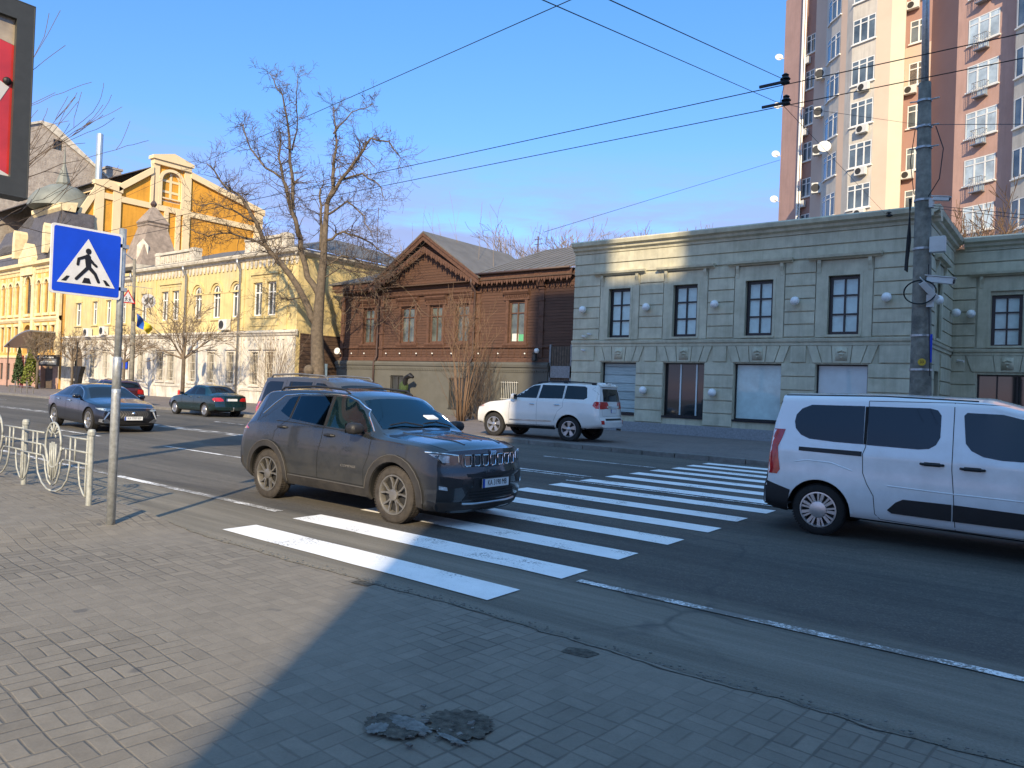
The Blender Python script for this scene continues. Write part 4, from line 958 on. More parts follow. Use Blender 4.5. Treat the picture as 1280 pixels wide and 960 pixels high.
# ================================================================ high-rise tower
tw = thing('apartment_tower', 'high salmon and cream apartment tower with curved bay behind the grey-green building', 'apartment block', (-12,58,0))
TZ = 36.0
plan = [((-21.38,64.0),'salmon'),((-19.45,62.5),'dark'),((-18.1,62.2),'peach'),((-16.65,59.5),'tower_cream')]
def wall_seg(p, q, m_, z0=0.0, z1=TZ):
    a = MB(); a.add([(p[0],p[1],z0),(q[0],q[1],z0),(q[0],q[1],z1),(p[0],p[1],z1)], [(0,1,2,3)]); return a
segs = [((-21.38,64.0),(-19.45,62.5),'salmon'),((-19.45,62.5),(-19.45,63.0),'brown_pink'),((-19.45,63.0),(-18.15,62.3),'brown_pink'),((-18.15,62.3),(-18.0,61.2),'peach'),((-18.0,61.2),(-16.65,59.5),'peach'),
        ((-16.65,59.5),(-16.55,59.0),'tower_cream'),((-16.55,59.0),(-15.9,58.0),'tower_cream'),((-15.9,58.0),(-15.0,57.1),'tower_cream'),((-15.0,57.1),(-14.5,56.75),'peach'),((-14.5,56.75),(-14.0,56.3),'tower_cream'),
        ((-14.0,56.3),(-12.3,55.75),'tower_cream'),((-12.3,55.75),(-11.35,55.7),'peach'),((-11.35,55.7),(-10.45,55.65),'tower_yellow'),((-10.45,55.65),(-10.75,57.4),'peach'),((-10.75,57.4),(-9.1,57.1),'brown_pink'),
        ((-9.1,57.1),(-7.2,54.5),'brown_pink'),((-7.2,54.5),(-3.95,52.8),'salmon'),((-3.95,52.8),(-3.9,52.0),'tower_cream'),((-3.9,52.0),(-3.0,51.1),'tower_cream'),((-3.0,51.1),(-1.5,50.7),'tower_cream'),((-1.5,50.7),(6,50.5),'salmon')]
bymat = {}
for p, q, m_ in segs: bymat.setdefault(m_, MB()).add([(p[0],p[1],0),(q[0],q[1],0),(q[0],q[1],TZ),(p[0],p[1],TZ)], [(0,1,2,3)])
for m_, a in bymat.items(): obj('wall', a, m_, tw)
a = MB(); a.add([(p[0],p[1],TZ) for p, q, _ in segs]+[(6,50.5,TZ),(6,75,TZ),(-18,75,TZ)], [tuple(range(len(segs)+3))])
a.add([(-21.38,64,0),(-18,75,0),(-18,75,TZ),(-21.38,64,TZ)], [(0,1,2,3)]); obj('roof_slab', a, 'tower_cream', tw)
def seg_frame(p, q):
    U = Vector((q[0]-p[0], q[1]-p[1], 0)); L = U.length; N = Vector((U.y, -U.x, 0)).normalized()
    return FR((p[0],p[1],0), U, N), L
def tower_win(fr, u0, u1, z0, z1, v=(0.33,0.67), h=(0.72,), pane='window_glass', d=0.03):
    """white window unit standing in a shallow reveal"""
    mb = MB(); rr = rect(u0,u1,z0,z1); t = 0.07
    inner = shrink(rr, t); vs_, fs_ = cdt(rr, [inner]); mb.add([fr.P(u, z, d) for u, z in vs_], fs_)
    for b_ in v: fr.box(mb, u0+(u1-u0)*b_-0.05, u0+(u1-u0)*b_+0.05, z0+0.03, z1-0.03, 0.0, d+0.002)
    for b_ in h: fr.box(mb, u0+0.03, u1-0.03, z0+(z1-z0)*b_-0.035, z0+(z1-z0)*b_+0.035, 0.0, d+0.004)
    fr.box(mb, u0-0.08, u1+0.08, z0-0.10, z0-0.02, 0.0, 0.12)
    w_ = obj('window', mb, 'white_frame', tw)
    p_ = MB(); p_.add([fr.P(u0,z0,0.012), fr.P(u1,z0,0.012), fr.P(u1,z1,0.012), fr.P(u0,z1,0.012)], [(0,1,2,3)]); obj('pane', p_, pane, w_)
    return w_
mat('tower_glass', (0.10,0.13,0.15), 0.08, namt=0.7, nscale=0.45, spec=0.8, coat=0.5, world=True)
mat('tower_glass_pale', (0.42,0.50,0.54), 0.12, namt=0.4, nscale=0.9, coat=0.8, world=True)
F = 2.96
# right wall: wide windows with small french balconies
frR, LR = seg_frame((-7.2,54.5),(-3.95,52.8))
for k_ in range(8):
    zt = 26.25-F*0+F-F*k_; z0, z1 = zt-3.1+F*0, zt-1.35+0.0
    z1 = 23.05+F*(2-k_)+0.1; z0 = z1-1.62
    if z0 < 7: break
    w_ = tower_win(frR, 0.75, 2.70, z0, z1, (0.33,0.67), (0.76,), 'tower_glass_pale')
    fb = MB(); frR.box(fb, 1.32, 2.12, z0-0.62, z0-0.56, 0.0, 0.42)
    for j in range(8): u = 1.32+0.8*j/7; fb.tube([frR.P(u, z0-0.6, 0.40), frR.P(u, z0+0.30, 0.40)], 0.013, 4)
    for u in (1.32, 2.12):
        for dd in (0.1, 0.25): fb.tube([frR.P(u, z0-0.6, dd), frR.P(u, z0+0.30, dd)], 0.013, 4)
    fb.tube([frR.P(1.32, z0+0.30, 0.0), frR.P(1.32, z0+0.30, 0.40), frR.P(2.12, z0+0.30, 0.40), frR.P(2.12, z0+0.30, 0.0)], 0.02, 4)
    obj('balcony_rail', fb, 'metal_grey', w_)
    dr = MB(); frR.box(dr, 1.40, 2.04, z0-0.55, z0+0.0, 0.006, 0.03); obj('balcony_door', dr, 'tower_glass_pale', w_)
# main curved bay, two groups of windows
frB, LB = seg_frame((-14.0,56.3),(-12.3,55.75)); frA, LA = seg_frame((-15.9,58.0),(-15.0,57.1)); frA2, LA2 = seg_frame((-16.55,59.0),(-15.9,58.0))
frC, LC_ = seg_frame((-10.75,57.4),(-9.1,57.1)); frD, LD = seg_frame((-19.45,63.0),(-18.15,62.3)); frE, LE = seg_frame((-3.9,52.0),(-3.0,51.1)); frE2, _ = seg_frame((-3.0,51.1),(-1.5,50.7))
rr = random.Random(3)
for k_ in range(9):
    z1 = 28.98-F*(k_-1); z0 = z1-1.72
    if z0 < 6: break
    tower_win(frB, 0.05, LB-0.05, z0, z1, (0.33,0.67), (0.78,), 'tower_glass')
    tower_win(frA, 0.03, LA-0.03, z0, z1, (0.5,), (0.78,), 'tower_glass'); tower_win(frA2, 0.5, LA2-0.03, z0, z1, (), (0.78,), 'tower_glass')
    tower_win(frD, 0.35, 1.3, z0+0.1, z1-0.1, (0.5,), (0.7,), 'tower_glass')
    tower_win(frC, 0.30, 1.45, z0-0.4, z1-0.55, (0.5,), (0.72,), 'tower_glass')
    tower_win(frE, 0.1, LE-0.05, z0-0.3, z1-0.3, (0.5,), (), 'tower_glass'); tower_win(frE2, 0.05, 1.4, z0-0.3, z1-0.3, (0.5,), (), 'tower_glass')
    if k_ in (2,3,4,5,7): ac_unit(tw, frB.P(LB*0.62, z0-0.42, 0.0), frB.N)
    if k_ in (1,2,3,4,5,6,7): ac_unit(tw, seg_frame((-18.0,61.2),(-16.65,59.5))[0].P(1.55, z0-0.15, 0.0), (0.1,-1,0), 0.8, 0.8, 0.5)
    if k_ in (0,2,4): ac_unit(tw, frC.P(0.5, z0-0.75, 0.0), frC.N)
    if k_ % 2 == 0: ac_unit(tw, frD.P(0.5, z0-0.5, 0.0), frD.N)
    ac_unit(tw, frR.P(3.35, z0-0.2, 0.0), frR.N, 0.7) if k_ in (1,) else None
# coloured blocks in the recess
for k_ in (1,4): cb = MB(); zb = 29.5-F*(k_*1.5); frC.box(cb, 0.0, LC_, zb-1.1, zb+1.6, 0.004, 0.012); obj('wall_panel', cb, 'peach', tw)
a = MB(); a.tube([(-19.35,62.35,0),(-19.35,62.35,TZ)], 0.09, 8); a.tube([(-19.15,62.35,0),(-19.15,62.35,TZ)], 0.06, 8); obj('drainpipe', a, 'white_frame', tw)
for i, z in enumerate((31.3, 27.1, 22.9, 19.0)):
    fx = seg_frame((-21.38,64.0),(-19.45,62.5))[0]
    a = MB(); p0 = fx.P(-0.55, z, 0.15); a.lathe([(0.02,0),(0.18,0.03),(0.34,0.10),(0.33,0.115),(0.15,0.045)], p0, (0.5,-0.9,0.35), 18, cap=False)
    a.tube([fx.P(0.05, z-0.3, 0.05), p0], 0.03, 5)
    tag(obj('satellite_dish', a, 'ac_white', None, smooth=True), ['topmost','second from the top','third from the top','lowest'][i]+' white satellite dish on the left edge of the tower', 'dish', 'satellite dishes on the tower edge')
a = MB(); q = frA.P(0.4, 20.6, 0.5); a.lathe([(0.02,0),(0.3,0.04),(0.48,0.12),(0.46,0.135),(0.2,0.05)], q, (0.3,-0.9,0.3), 20, cap=False); a.tube([q, frA.P(0.4,20.4,0.0)], 0.03, 5)
tag(obj('satellite_dish', a, 'ac_white', None, smooth=True), 'large white satellite dish on the curved cream bay of the tower', 'dish', 'satellite dishes on the tower edge')
a = MB(); q = frR.P(3.5, 27.6, 0.3); a.lathe([(0.02,0),(0.35,0.05),(0.55,0.14),(0.53,0.16),(0.3,0.07)], q, (-0.4,-0.9,0.2), 20, cap=False); a.tube([q, frR.P(3.5,27.4,0.0)], 0.03, 5)
tag(obj('satellite_dish', a, 'ac_white', None, smooth=True), 'grey satellite dish at the right picture edge beside the tower bay', 'dish', 'satellite dishes on the tower edge')

# ================================================================ apartment houses on the near side, behind the viewer (their shadow crosses the street)
nb = thing('near_side_building', 'tall plain building on the near side of the street that throws the big shadow', 'building', (20,-12,0))
a = MB()      # left flank slanted along the sunlight, roof heights stepped to shape the shadow
sk = lambda x, y: (x+0.68*(-5.0-y) if x < 50 else x, y, 0)
for xa, xb, h in ((1.5,6.0,30.4),(6.0,9.3,28.2),(9.3,60,34.0)): a.prism([sk(xa,-5.0), sk(xb,-5.0), sk(xb,-17), sk(xa,-17)], (0,0,h))
mat('near_wall', (0.26,0.21,0.16), 0.9, namt=0.2, nscale=0.6)
obj('wall', a, 'near_wall', nb)
pm_ = None
for fl in range(9):
    for i in range(16):
        if pm_ is None:
            a = MB(); a.box(3.0, 4.7, -5.04, -4.96, 1.2, 2.95); pm_ = obj('window', a, 'window_glass', nb)
        else:
            c_ = pm_.copy(); COL.objects.link(c_); c_.parent = nb; c_.location = (i*3.4, 0, fl*3.1)
# ================================================================ vehicles
mat('tyre', (0.018,0.017,0.016), 0.85, namt=0.25, nscale=20, bump=0.2, bscale=60)
mat('dusty_tyre', (0.042,0.036,0.030), 0.9, namt=0.35, nscale=14, bump=0.25, bscale=60)
mat('rim_alloy', (0.50,0.50,0.50), 0.3, metal=0.85, namt=0.1, nscale=10)
mat('rim_dusty', (0.20,0.19,0.175), 0.45, metal=0.6, namt=0.2, nscale=12)
mat('rim_dark', (0.02,0.02,0.02), 0.6)
mat('dusty_badge', (0.13,0.125,0.12), 0.5); mat('clad_edge', (0.07,0.065,0.058), 0.6)
mat('chrome', (0.75,0.76,0.78), 0.12, metal=1.0)
mat('car_plastic', (0.013,0.013,0.014), 0.55, namt=0.15, nscale=8)
mat('dusty_plastic', (0.026,0.024,0.022), 0.7, namt=0.3, nscale=4, dirt=(0.055,0.048,0.040), ds=2.5)
mat('seam', (0.006,0.006,0.006), 0.8)
mat('car_glass', (0.006,0.008,0.011), 0.03, spec=0.55)
mat('car_glass_blue', (0.012,0.060,0.095), 0.03, spec=0.7, namt=0.7, nscale=1.6)
mat('lamp_glass', (0.30,0.36,0.40), 0.08, coat=1.0, namt=0.6, nscale=18)
mat('lamp_dark', (0.03,0.035,0.04), 0.08, coat=1.0)
mat('red_lamp', (0.42,0.012,0.012), 0.12, coat=1.0, namt=0.3, nscale=14)
mat('orange_lamp', (0.75,0.16,0.03), 0.15, coat=1.0)
mat('plate_white', (0.66,0.68,0.68), 0.4)
mat('plate_blue', (0.01,0.06,0.35), 0.4)
mat('plate_black', (0.01,0.01,0.01), 0.5)
mat('under', (0.008,0.008,0.008), 0.9)
def paint(name, col, rough=0.28, metal=0.4, dust=None, amt=0.5, coat=1.0, flake=0.05):
    """car paint with road dust thickest low down"""
    m, G, b = newmat(name); P = G.n('ShaderNodeTexCoord').outputs['Object']
    z = G.n('ShaderNodeSeparateXYZ', i0=P).outputs[2]
    c = G.ramp(G.noise(P, 1.2, 3, 0.5), [(0.3, [x*(1-flake) for x in col]), (0.7, [x*(1+flake) for x in col])])
    b.inputs['Metallic'].default_value = metal; b.inputs['Coat Weight'].default_value = coat; b.inputs['Coat Roughness'].default_value = 0.05
    b.inputs['Roughness'].default_value = rough
    if dust:
        ny = G.n('ShaderNodeSeparateXYZ', i0=G.n('ShaderNodeTexCoord').outputs['Normal']).outputs
        sidef = G.ramp(G.m('ABSOLUTE', ny[1]), [(0.35, (0.12,)*3), (0.85, (1,)*3)])
        n = G.m('MULTIPLY', G.m('ADD', G.noise(P, 3.2, 8, 0.7), G.m('MULTIPLY', G.m('SUBTRACT', 0.95, z), 0.50)), 1.0)
        f = G.m('MULTIPLY', G.m('MULTIPLY', G.ramp(n, [(0.36, (0,)*3), (0.78, (1,)*3)]), amt), sidef)
        c = G.mix(f, c, dust)
        m.node_tree.links.new(G.m('SUBTRACT', 1.0, G.m('MULTIPLY', f, 1.0)), b.inputs['Coat Weight'])
        m.node_tree.links.new(G.m('MULTIPLY', G.m('SUBTRACT', 1.0, f), metal), b.inputs['Metallic'])
        m.node_tree.links.new(G.m('ADD', rough, G.m('MULTIPLY', f, 0.5)), b.inputs['Roughness'])
    m.node_tree.links.new(c, b.inputs['Base Color'])
paint('paint_graphite', (0.013,0.0155,0.019), 0.22, 0.1, (0.048,0.046,0.040), 0.62)
paint('paint_white_van', (0.80,0.83,0.84), 0.35, 0.0, (0.40,0.39,0.36), 0.35, 0.7)
paint('paint_pearl', (0.66,0.65,0.61), 0.3, 0.0, (0.45,0.42,0.37), 0.2, 1.0)
paint('paint_grey_brown', (0.055,0.050,0.044), 0.38, 0.2, (0.085,0.072,0.058), 0.6, 0.5)
paint('paint_navy', (0.003,0.004,0.009), 0.22, 0.0, (0.02,0.018,0.015), 0.2, 0.25)
paint('paint_teal', (0.002,0.016,0.018), 0.2, 0.0, (0.04,0.04,0.035), 0.12, 0.4)
paint('paint_burgundy', (0.060,0.010,0.012), 0.3, 0.3, (0.10,0.08,0.07), 0.3, 0.8)

def lerp_tab(tab, x):
    if x <= tab[0][0]: return tab[0][1]
    for (a, va), (b_, vb) in zip(tab[:-1], tab[1:]):
        if x <= b_: return va+(vb-va)*(x-a)/(b_-a) if b_ > a else vb
    return tab[-1][1]
def smooth_tab(tab, x, s):
    n = 6; return sum(lerp_tab(tab, x+s*(2*i/n-1)) for i in range(n+1))/(n+1)
def sstep(t): t = max(0.0, min(1.0, t)); return t*t*(3-2*t)
class Car:
    def __init__(s, name, label, cat, sp, loc, rotz, paint_m, group=None):
        s.sp = sp; s.L = sp['L']; s.H = s.L/2; s.pm = paint_m
        s.root = thing(name, label, cat, loc, rotz, group); s.build_body()
    # surface generator
    def section(s, x):
        sp = s.sp; g_ = lambda k_, d=0.05: smooth_tab(sp[k_], x, sp.get('sm', d))
        w = g_('w'); zb = g_('bot'); zl = g_('belt'); wr = min(g_('wr'), w*0.985); zr = g_('zr'); zc = g_('zc')
        zm = zb+(zl-zb)*0.52; fl = sp.get('flank', 0.02)
        P = [(0,zb), (w*0.86,zb), (w*0.97,zb+0.07), (w-fl*0.3,zb+(zl-zb)*0.30), (w,zm), (w-fl*0.6,zm+(zl-zm)*0.6)]
        def corner(p, q, r_, d):      # points close around a corner q
            pq = Vector(q)-Vector(p); qr = Vector(r_)-Vector(q)
            a = Vector(q)-pq.normalized()*min(d, pq.length*0.45) if pq.length > 1e-6 else Vector(q)
            b_ = Vector(q)+qr.normalized()*min(d, qr.length*0.45) if qr.length > 1e-6 else Vector(q)
            return [tuple(a), tuple(q), tuple(b_)]
        belt = (w*sp.get('beltw', 0.965), zl); rail = (wr, zr); crown = (wr*0.62, zr+(zc-zr)*0.72)
        P += corner(P[-1], belt, rail, 0.05)+corner(belt, rail, crown, sp.get('rr', 0.08))+[crown, (wr*0.3, zr+(zc-zr)*0.95), (0, zc)]
        for _ in range(2):
            Q = [P[0]]
            for a, b_ in zip(P[:-1], P[1:]):
                Q.append((a[0]*.75+b_[0]*.25, a[1]*.75+b_[1]*.25)); Q.append((a[0]*.25+b_[0]*.75, a[1]*.25+b_[1]*.75))
            Q.append(P[-1]); P = Q
        return P
    def shift(s, x, y, z):
        sp = s.sp; L = s.L; t = min(1.2, abs(y)/sp['W'])
        f = sstep((x-(L-sp.get('fl', 0.9)))/sp.get('fl', 0.9)); r_ = sstep((sp.get('rl', 0.6)-x)/sp.get('rl', 0.6))
        x2 = x-f*sp.get('fc', 0.2)*t**2.6+r_*sp.get('rc', 0.1)*t**3
        f2 = sstep((x-(L-0.30))/0.30); r2 = sstep((0.30-x)/0.30)
        x2 -= f2*lerp_tab(sp['nose'], z); x2 += r2*lerp_tab(sp['tail'], z)
        return x2-s.H
    def build_body(s):
        L = s.L; xs = [0,0.012,0.03,0.06]; x = 0.10
        while x < L-0.09: xs.append(x); x += 0.045
        xs += [L-0.06, L-0.03, L-0.012, L]
        secs = [s.section(x) for x in xs]; n = len(secs[0]); mb = MB(); vs = []
        for x, P in zip(xs, secs):
            for (y, z) in P: vs.append((s.shift(x, y, z), -y, z))
            for (y, z) in P: vs.append((s.shift(x, y, z), y, z))
        fs = []
        for i in range(len(xs)-1):
            for sd_ in (0, n):
                for j in range(n-1):
                    a = i*2*n+sd_+j; b_ = (i+1)*2*n+sd_+j; fs.append((a, b_, b_+1, a+1) if sd_ == 0 else (a, a+1, b_+1, b_))
        mb.add(vs, fs)
        for x, P, rev in ((xs[0], secs[0], False), (xs[-1], secs[-1], True)):
            m_ = 14; cv = []
            for (y, z) in P:
                for k_ in range(m_+1): yy = y*(2*k_/m_-1); cv.append((s.shift(x, yy, z), yy, z))
            cf = [(i*(m_+1)+k_, i*(m_+1)+k_+1, (i+1)*(m_+1)+k_+1, (i+1)*(m_+1)+k_) for i in range(n-1) for k_ in range(m_)]
            mb.add(cv, cf)
        bm = bmesh.new(); vv = [bm.verts.new(p) for p in mb.v]
        for f in mb.f:
            try: bm.faces.new([vv[i] for i in f])
            except ValueError: pass
        bmesh.ops.remove_doubles(bm, verts=bm.verts, dist=2e-4)
        bmesh.ops.dissolve_degenerate(bm, dist=1e-5, edges=bm.edges)
        bmesh.ops.recalc_face_normals(bm, faces=bm.faces)
        s.bvh = BVHTree.FromBMesh(bm)
        me = bpy.data.meshes.new('body'); bm.to_mesh(me); bm.free()
        o = bpy.data.objects.new('body', me); COL.objects.link(o); me.materials.append(M(s.pm)); me.materials.append(M('under'))
        # wheel arches cut out of the solid body
        sp = s.sp; cb = MB(); Ra = sp['Ra']; W_ = sp['W']
        for xw in sp['axles']:
            for sg in (-1, 1):
                c = (xw-s.H, sg*(W_+0.2), sp['R'])
                cb.lathe([(Ra,0),(Ra,0.52)], c, (0,-sg,0), 40)
        cm = bpy.data.meshes.new('cut'); cm.from_pydata(cb.v, [], cb.f); co = bpy.data.objects.new('cut', cm); COL.objects.link(co)
        b2 = bmesh.new(); b2.from_mesh(cm); bmesh.ops.recalc_face_normals(b2, faces=b2.faces); b2.to_mesh(cm); b2.free()
        md = o.modifiers.new('b', 'BOOLEAN'); md.operation = 'DIFFERENCE'; md.object = co; md.solver = 'EXACT'
        dg = bpy.context.evaluated_depsgraph_get(); ev = o.evaluated_get(dg); nm = bpy.data.meshes.new_from_object(ev)
        o.modifiers.remove(md); o.data = nm; bpy.data.objects.remove(co)
        if len(nm.materials) < 2:
            nm.materials.clear(); nm.materials.append(M(s.pm)); nm.materials.append(M('under'))
        for p in nm.polygons:
            c = p.center; p.use_smooth = True; p.material_index = 0
            for xw in sp['axles']:
                r_ = math.hypot(c.x-(xw-s.H), c.z-sp['R'])
                if r_ < Ra-0.003 and abs(c.y) > W_-0.36 and abs(c.y) < W_+0.1 and abs(p.normal.y) > 0.9 and abs(c.y) < W_-0.28: p.material_index = 1
                elif abs(r_-Ra) < 0.012 and abs(p.normal.y) < 0.25 and c.z < sp['R']+Ra and ((p.normal.x*(c.x-(xw-s.H))+p.normal.z*(c.z-sp['R'])) < -0.5*r_): p.material_index = 1
            if p.normal.z < -0.7 and c.z < 0.45: p.material_index = 1
        nm.set_sharp_from_angle(angle=math.radians(38))
        o.parent = s.root; s.body = o
    # projection helpers: view letter R (right side, -y), L, F, B, T ; p = 2d point (x from the rear, z) / (y, z) / (x, y)
    def hit(s, view, p):
        a, b_ = p
        for k_ in range(60):
            if view == 'R': o, d = Vector((a-s.H, -3, b_)), Vector((0,1,0))
            elif view == 'L': o, d = Vector((a-s.H, 3, b_)), Vector((0,-1,0))
            elif view == 'F': o, d = Vector((s.H+3, a, b_)), Vector((-1,0,0))
            elif view == 'B': o, d = Vector((-s.H-3, a, b_)), Vector((1,0,0))
            else: o, d = Vector((a-s.H, b_, 4)), Vector((0,0,-1))
            h = s.bvh.ray_cast(o, d); ok = h[0] is not None
            if ok and view == 'F': ok = h[0].x > s.H-0.75
            if ok and view == 'B': ok = h[0].x < -s.H+0.5
            if ok and view in 'RL': ok = abs(h[0].y) > 0.35
            if ok: return h[0], h[1] if h[1].dot(d) < 0 else -h[1]
            if view in 'FB': a *= 0.99
            elif view == 'T': b_ *= 0.98
            else: a += 0.008 if a < s.H else -0.008
        return Vector((0,0,0.5)), Vector((0,0,1))
    def patch(s, name, view, outline, m_, off=0.004, thick=0.012, step=0.06, holes=(), parent=None, smooth=True, build=True, mb=None):
        vs, fs = cdt(outline, holes, step); top = []; bot = []
        for p in vs:
            h, n = s.hit(view, p); top.append(h+n*off); bot.append(h-n*thick)
        mb = mb or MB(); N = len(vs); o = len(mb.v)
        mb.add(top, fs)
        cnt = {}
        for f in fs:
            for i in range(len(f)):
                e_ = (f[i], f[(i+1) % len(f)]); cnt[tuple(sorted(e_))] = cnt.get(tuple(sorted(e_)), 0)+1
        ed_ = [e_ for e_, c in cnt.items() if c == 1]
        mb.add([top[i] for i in range(N)]+bot, [(a, b_, b_+N, a+N) for a, b_ in ed_])
        if not build: return mb
        ob_ = s.finish(name, mb, m_, parent)
        return ob_
    def corner(s, name, cx, cy, rows, m_, off=0.007, thick=0.015, n=9, parent=None):
        """lamp wrapped round a body corner: rows = (z, angle0, angle1) seen from the vertical axis (cx, cy)"""
        top = []; bot = []
        for z, a0, a1 in rows:
            for i in range(n):
                t = math.radians(a0+(a1-a0)*i/(n-1)); d = Vector((math.cos(t), math.sin(t), 0)); h = s.bvh.ray_cast(Vector((cx-s.H, cy, z))+d*2.5, -d)
                p = h[0] if h[0] is not None else Vector((cx-s.H, cy, z)); q = h[1] if h[0] is not None else d
                if q.dot(d) < 0: q = -q
                top.append(p+q*off); bot.append(p-q*thick)
        mb = MB(); N = len(top); m2_ = len(rows); f = [(i*n+j, i*n+j+1, (i+1)*n+j+1, (i+1)*n+j) for i in range(m2_-1) for j in range(n-1)]
        ring = [j for j in range(n)]+[i*n+n-1 for i in range(1, m2_)]+[(m2_-1)*n+j for j in range(n-2, -1, -1)]+[i*n for i in range(m2_-2, 0, -1)]
        mb.add(top+bot, f+[(ring[i], ring[(i+1) % len(ring)], ring[(i+1) % len(ring)]+N, ring[i]+N) for i in range(len(ring))])
        return s.finish(name, mb, m_, parent, 50)
    def finish(s, name, mb, m_, parent=None, auto=35):
        bm = bmesh.new(); vv = [bm.verts.new(p) for p in mb.v]
        for f in mb.f:
            try: bm.faces.new([vv[i] for i in f])
            except ValueError: pass
        bmesh.ops.remove_doubles(bm, verts=bm.verts, dist=5e-5)
        bmesh.ops.recalc_face_normals(bm, faces=bm.faces)
        me = bpy.data.meshes.new(name); bm.to_mesh(me); bm.free()
        me.materials.append(M(m_)); me.polygons.foreach_set('use_smooth', [True]*len(me.polygons)); me.set_sharp_from_angle(angle=math.radians(auto))
        ob_ = bpy.data.objects.new(name, me); COL.objects.link(ob_); ob_.parent = parent or s.root
        return ob_
    def both(s, name, outline, m_, **kw):
        return s.patch(name, 'R', outline, m_, **kw), s.patch(name, 'L', outline, m_, **kw)
    def line(s, mb, view, pts, w_=0.006, off=0.0025, step=0.05):
        """narrow ribbon lying on the body"""
        P = []
        for a, b_ in zip(pts[:-1], pts[1:]):
            n = max(1, int((Vector(b_)-Vector(a)).length/step))
            P += [tuple(Vector(a).lerp(Vector(b_), i/n)) for i in range(n)]
        P.append(pts[-1]); H_ = [s.hit(view, p) for p in P]; vs = []
        for i, (h, n) in enumerate(H_):
            d = (H_[min(i+1, len(H_)-1)][0]-H_[max(i-1, 0)][0]).normalized(); t = d.cross(n).normalized()*w_/2
            vs += [h+n*off+t, h+n*off-t]
        mb.add(vs, [(2*i, 2*i+1, 2*i+3, 2*i+2) for i in range(len(P)-1)])
    def rod(s, mb, view, pts, r_=0.008, off=0.004, n=6, step=0.06):
        P = []
        for a, b_ in zip(pts[:-1], pts[1:]):
            k_ = max(1, int((Vector(b_)-Vector(a)).length/step)); P += [tuple(Vector(a).lerp(Vector(b_), i/k_)) for i in range(k_)]
        P.append(pts[-1]); mb.tube([s.hit(view, p)[0]+s.hit(view, p)[1]*off for p in P], r_, n)
    def pt(s, view, p, off=0.0): h, n = s.hit(view, p); return h+n*off
    def wheels(s, style, tyre_m='tyre', rim_m='rim_alloy', rr=None, tw=0.215):
        sp = s.sp; R = sp['R']; rr = rr or R*0.66; yo = sp['W']-0.035
        base = None
        for xw in sp['axles']:
            for sg in (-1, 1):
                c = Vector((xw-s.H, sg*yo, R)); ax = Vector((0, sg, 0))
                if base is None or True:
                    t = MB(); hw = tw/2
                    prof = [(rr,-tw),(R-0.03,-tw+0.0),(R-0.008,-tw+0.02),(R,-tw+0.05),(R,-0.045),(R-0.010,-0.016),(R-0.035,-0.001),(rr+0.02,0.0),(rr,-0.012)]
                    t.lathe(prof, c, ax, 40, closed=True)
                    for k_ in range(60):       # tread blocks
                        a = 2*PI*k_/60; u = Vector((math.cos(a),0,math.sin(a))); q = Vector((-math.sin(a),0,math.cos(a)))
                        for yy in (-0.03, -0.085, -0.14):
                            t.obox(c+u*(R+0.001)+ax*yy, q*(0.010 if yy != -0.085 else 0.012), ax*0.02, u*0.004)
                    w_ = s.finish('wheel', t, tyre_m, None, 30)
                r_ = MB(); r_.lathe([(rr+0.004,-0.010),(rr+0.004,0.002),(rr-0.012,0.003),(rr-0.022,-0.012),(rr-0.03,-0.07),(rr-0.03,-0.13)], c, ax, 40, cap=False)
                d_ = MB(); d_.lathe([(rr-0.028,-0.075),(0.01,-0.07)], c, ax, 28); s.finish('rim_shade_disc', d_, 'rim_dark', w_)  # dark disc standing in for the shade behind the spokes
                def bar(a0, r0, r1, w0, w1, d0=-0.012, d1=-0.004, dt=0.03):
                    u = Vector((math.cos(a0),0,math.sin(a0))); q = Vector((-math.sin(a0),0,math.cos(a0)))
                    P = [c+u*r0-q*w0+ax*d0, c+u*r1-q*w1+ax*d1, c+u*r1+q*w1+ax*d1, c+u*r0+q*w0+ax*d0]
                    r_.add(P+[p-ax*dt for p in P], [(0,1,2,3),(4,5,6,7),(0,1,5,4),(1,2,6,5),(2,3,7,6),(3,0,4,7)])
                if style == 'split5':
                    for k_ in range(5):
                        a = 2*PI*k_/5+0.3
                        for s2 in (-1, 1):
                            u0 = a+s2*0.10; u1 = a+s2*0.30
                            p0 = c+Vector((math.cos(u0),0,math.sin(u0)))*0.06; p1 = c+Vector((math.cos(u1),0,math.sin(u1)))*(rr-0.008)
                            mid_ = c+Vector((math.cos(a+s2*0.17),0,math.sin(a+s2*0.17)))*rr*0.55
                            for A, B_, wa, wb in ((p0, mid_, 0.014, 0.010), (mid_, p1, 0.010, 0.013)):
                                dd = (B_-A).normalized(); q = dd.cross(ax); P = [A-q*wa-ax*0.014, B_-q*wb-ax*0.008, B_+q*wb-ax*0.008, A+q*wa-ax*0.014]
                                r_.add(P+[p-ax*0.03 for p in P], [(0,1,2,3),(4,5,6,7),(0,1,5,4),(1,2,6,5),(2,3,7,6),(3,0,4,7)])
                elif style == 'wide5':
                    for k_ in range(5):
                        a = 2*PI*k_/5+0.3; bar(a, 0.04, rr-0.01, 0.035, 0.05); 
                        bar(a+0.33, rr*0.55, rr-0.01, 0.010, 0.012)
                elif style == 'cap':
                    r_.lathe([(rr*0.50,-0.012),(rr*0.46,0.004),(rr*0.25,0.010),(rr*0.12,0.012)], c, ax, 24)
                    for k_ in range(9):
                        a = 2*PI*k_/9
                        bar(a-0.10, rr*0.42, rr-0.004, 0.016, 0.022, -0.004, -0.002, 0.02); bar(a+0.18, rr*0.42, rr-0.004, 0.010, 0.014, -0.004, -0.002, 0.02)
                elif style == 'turbine':
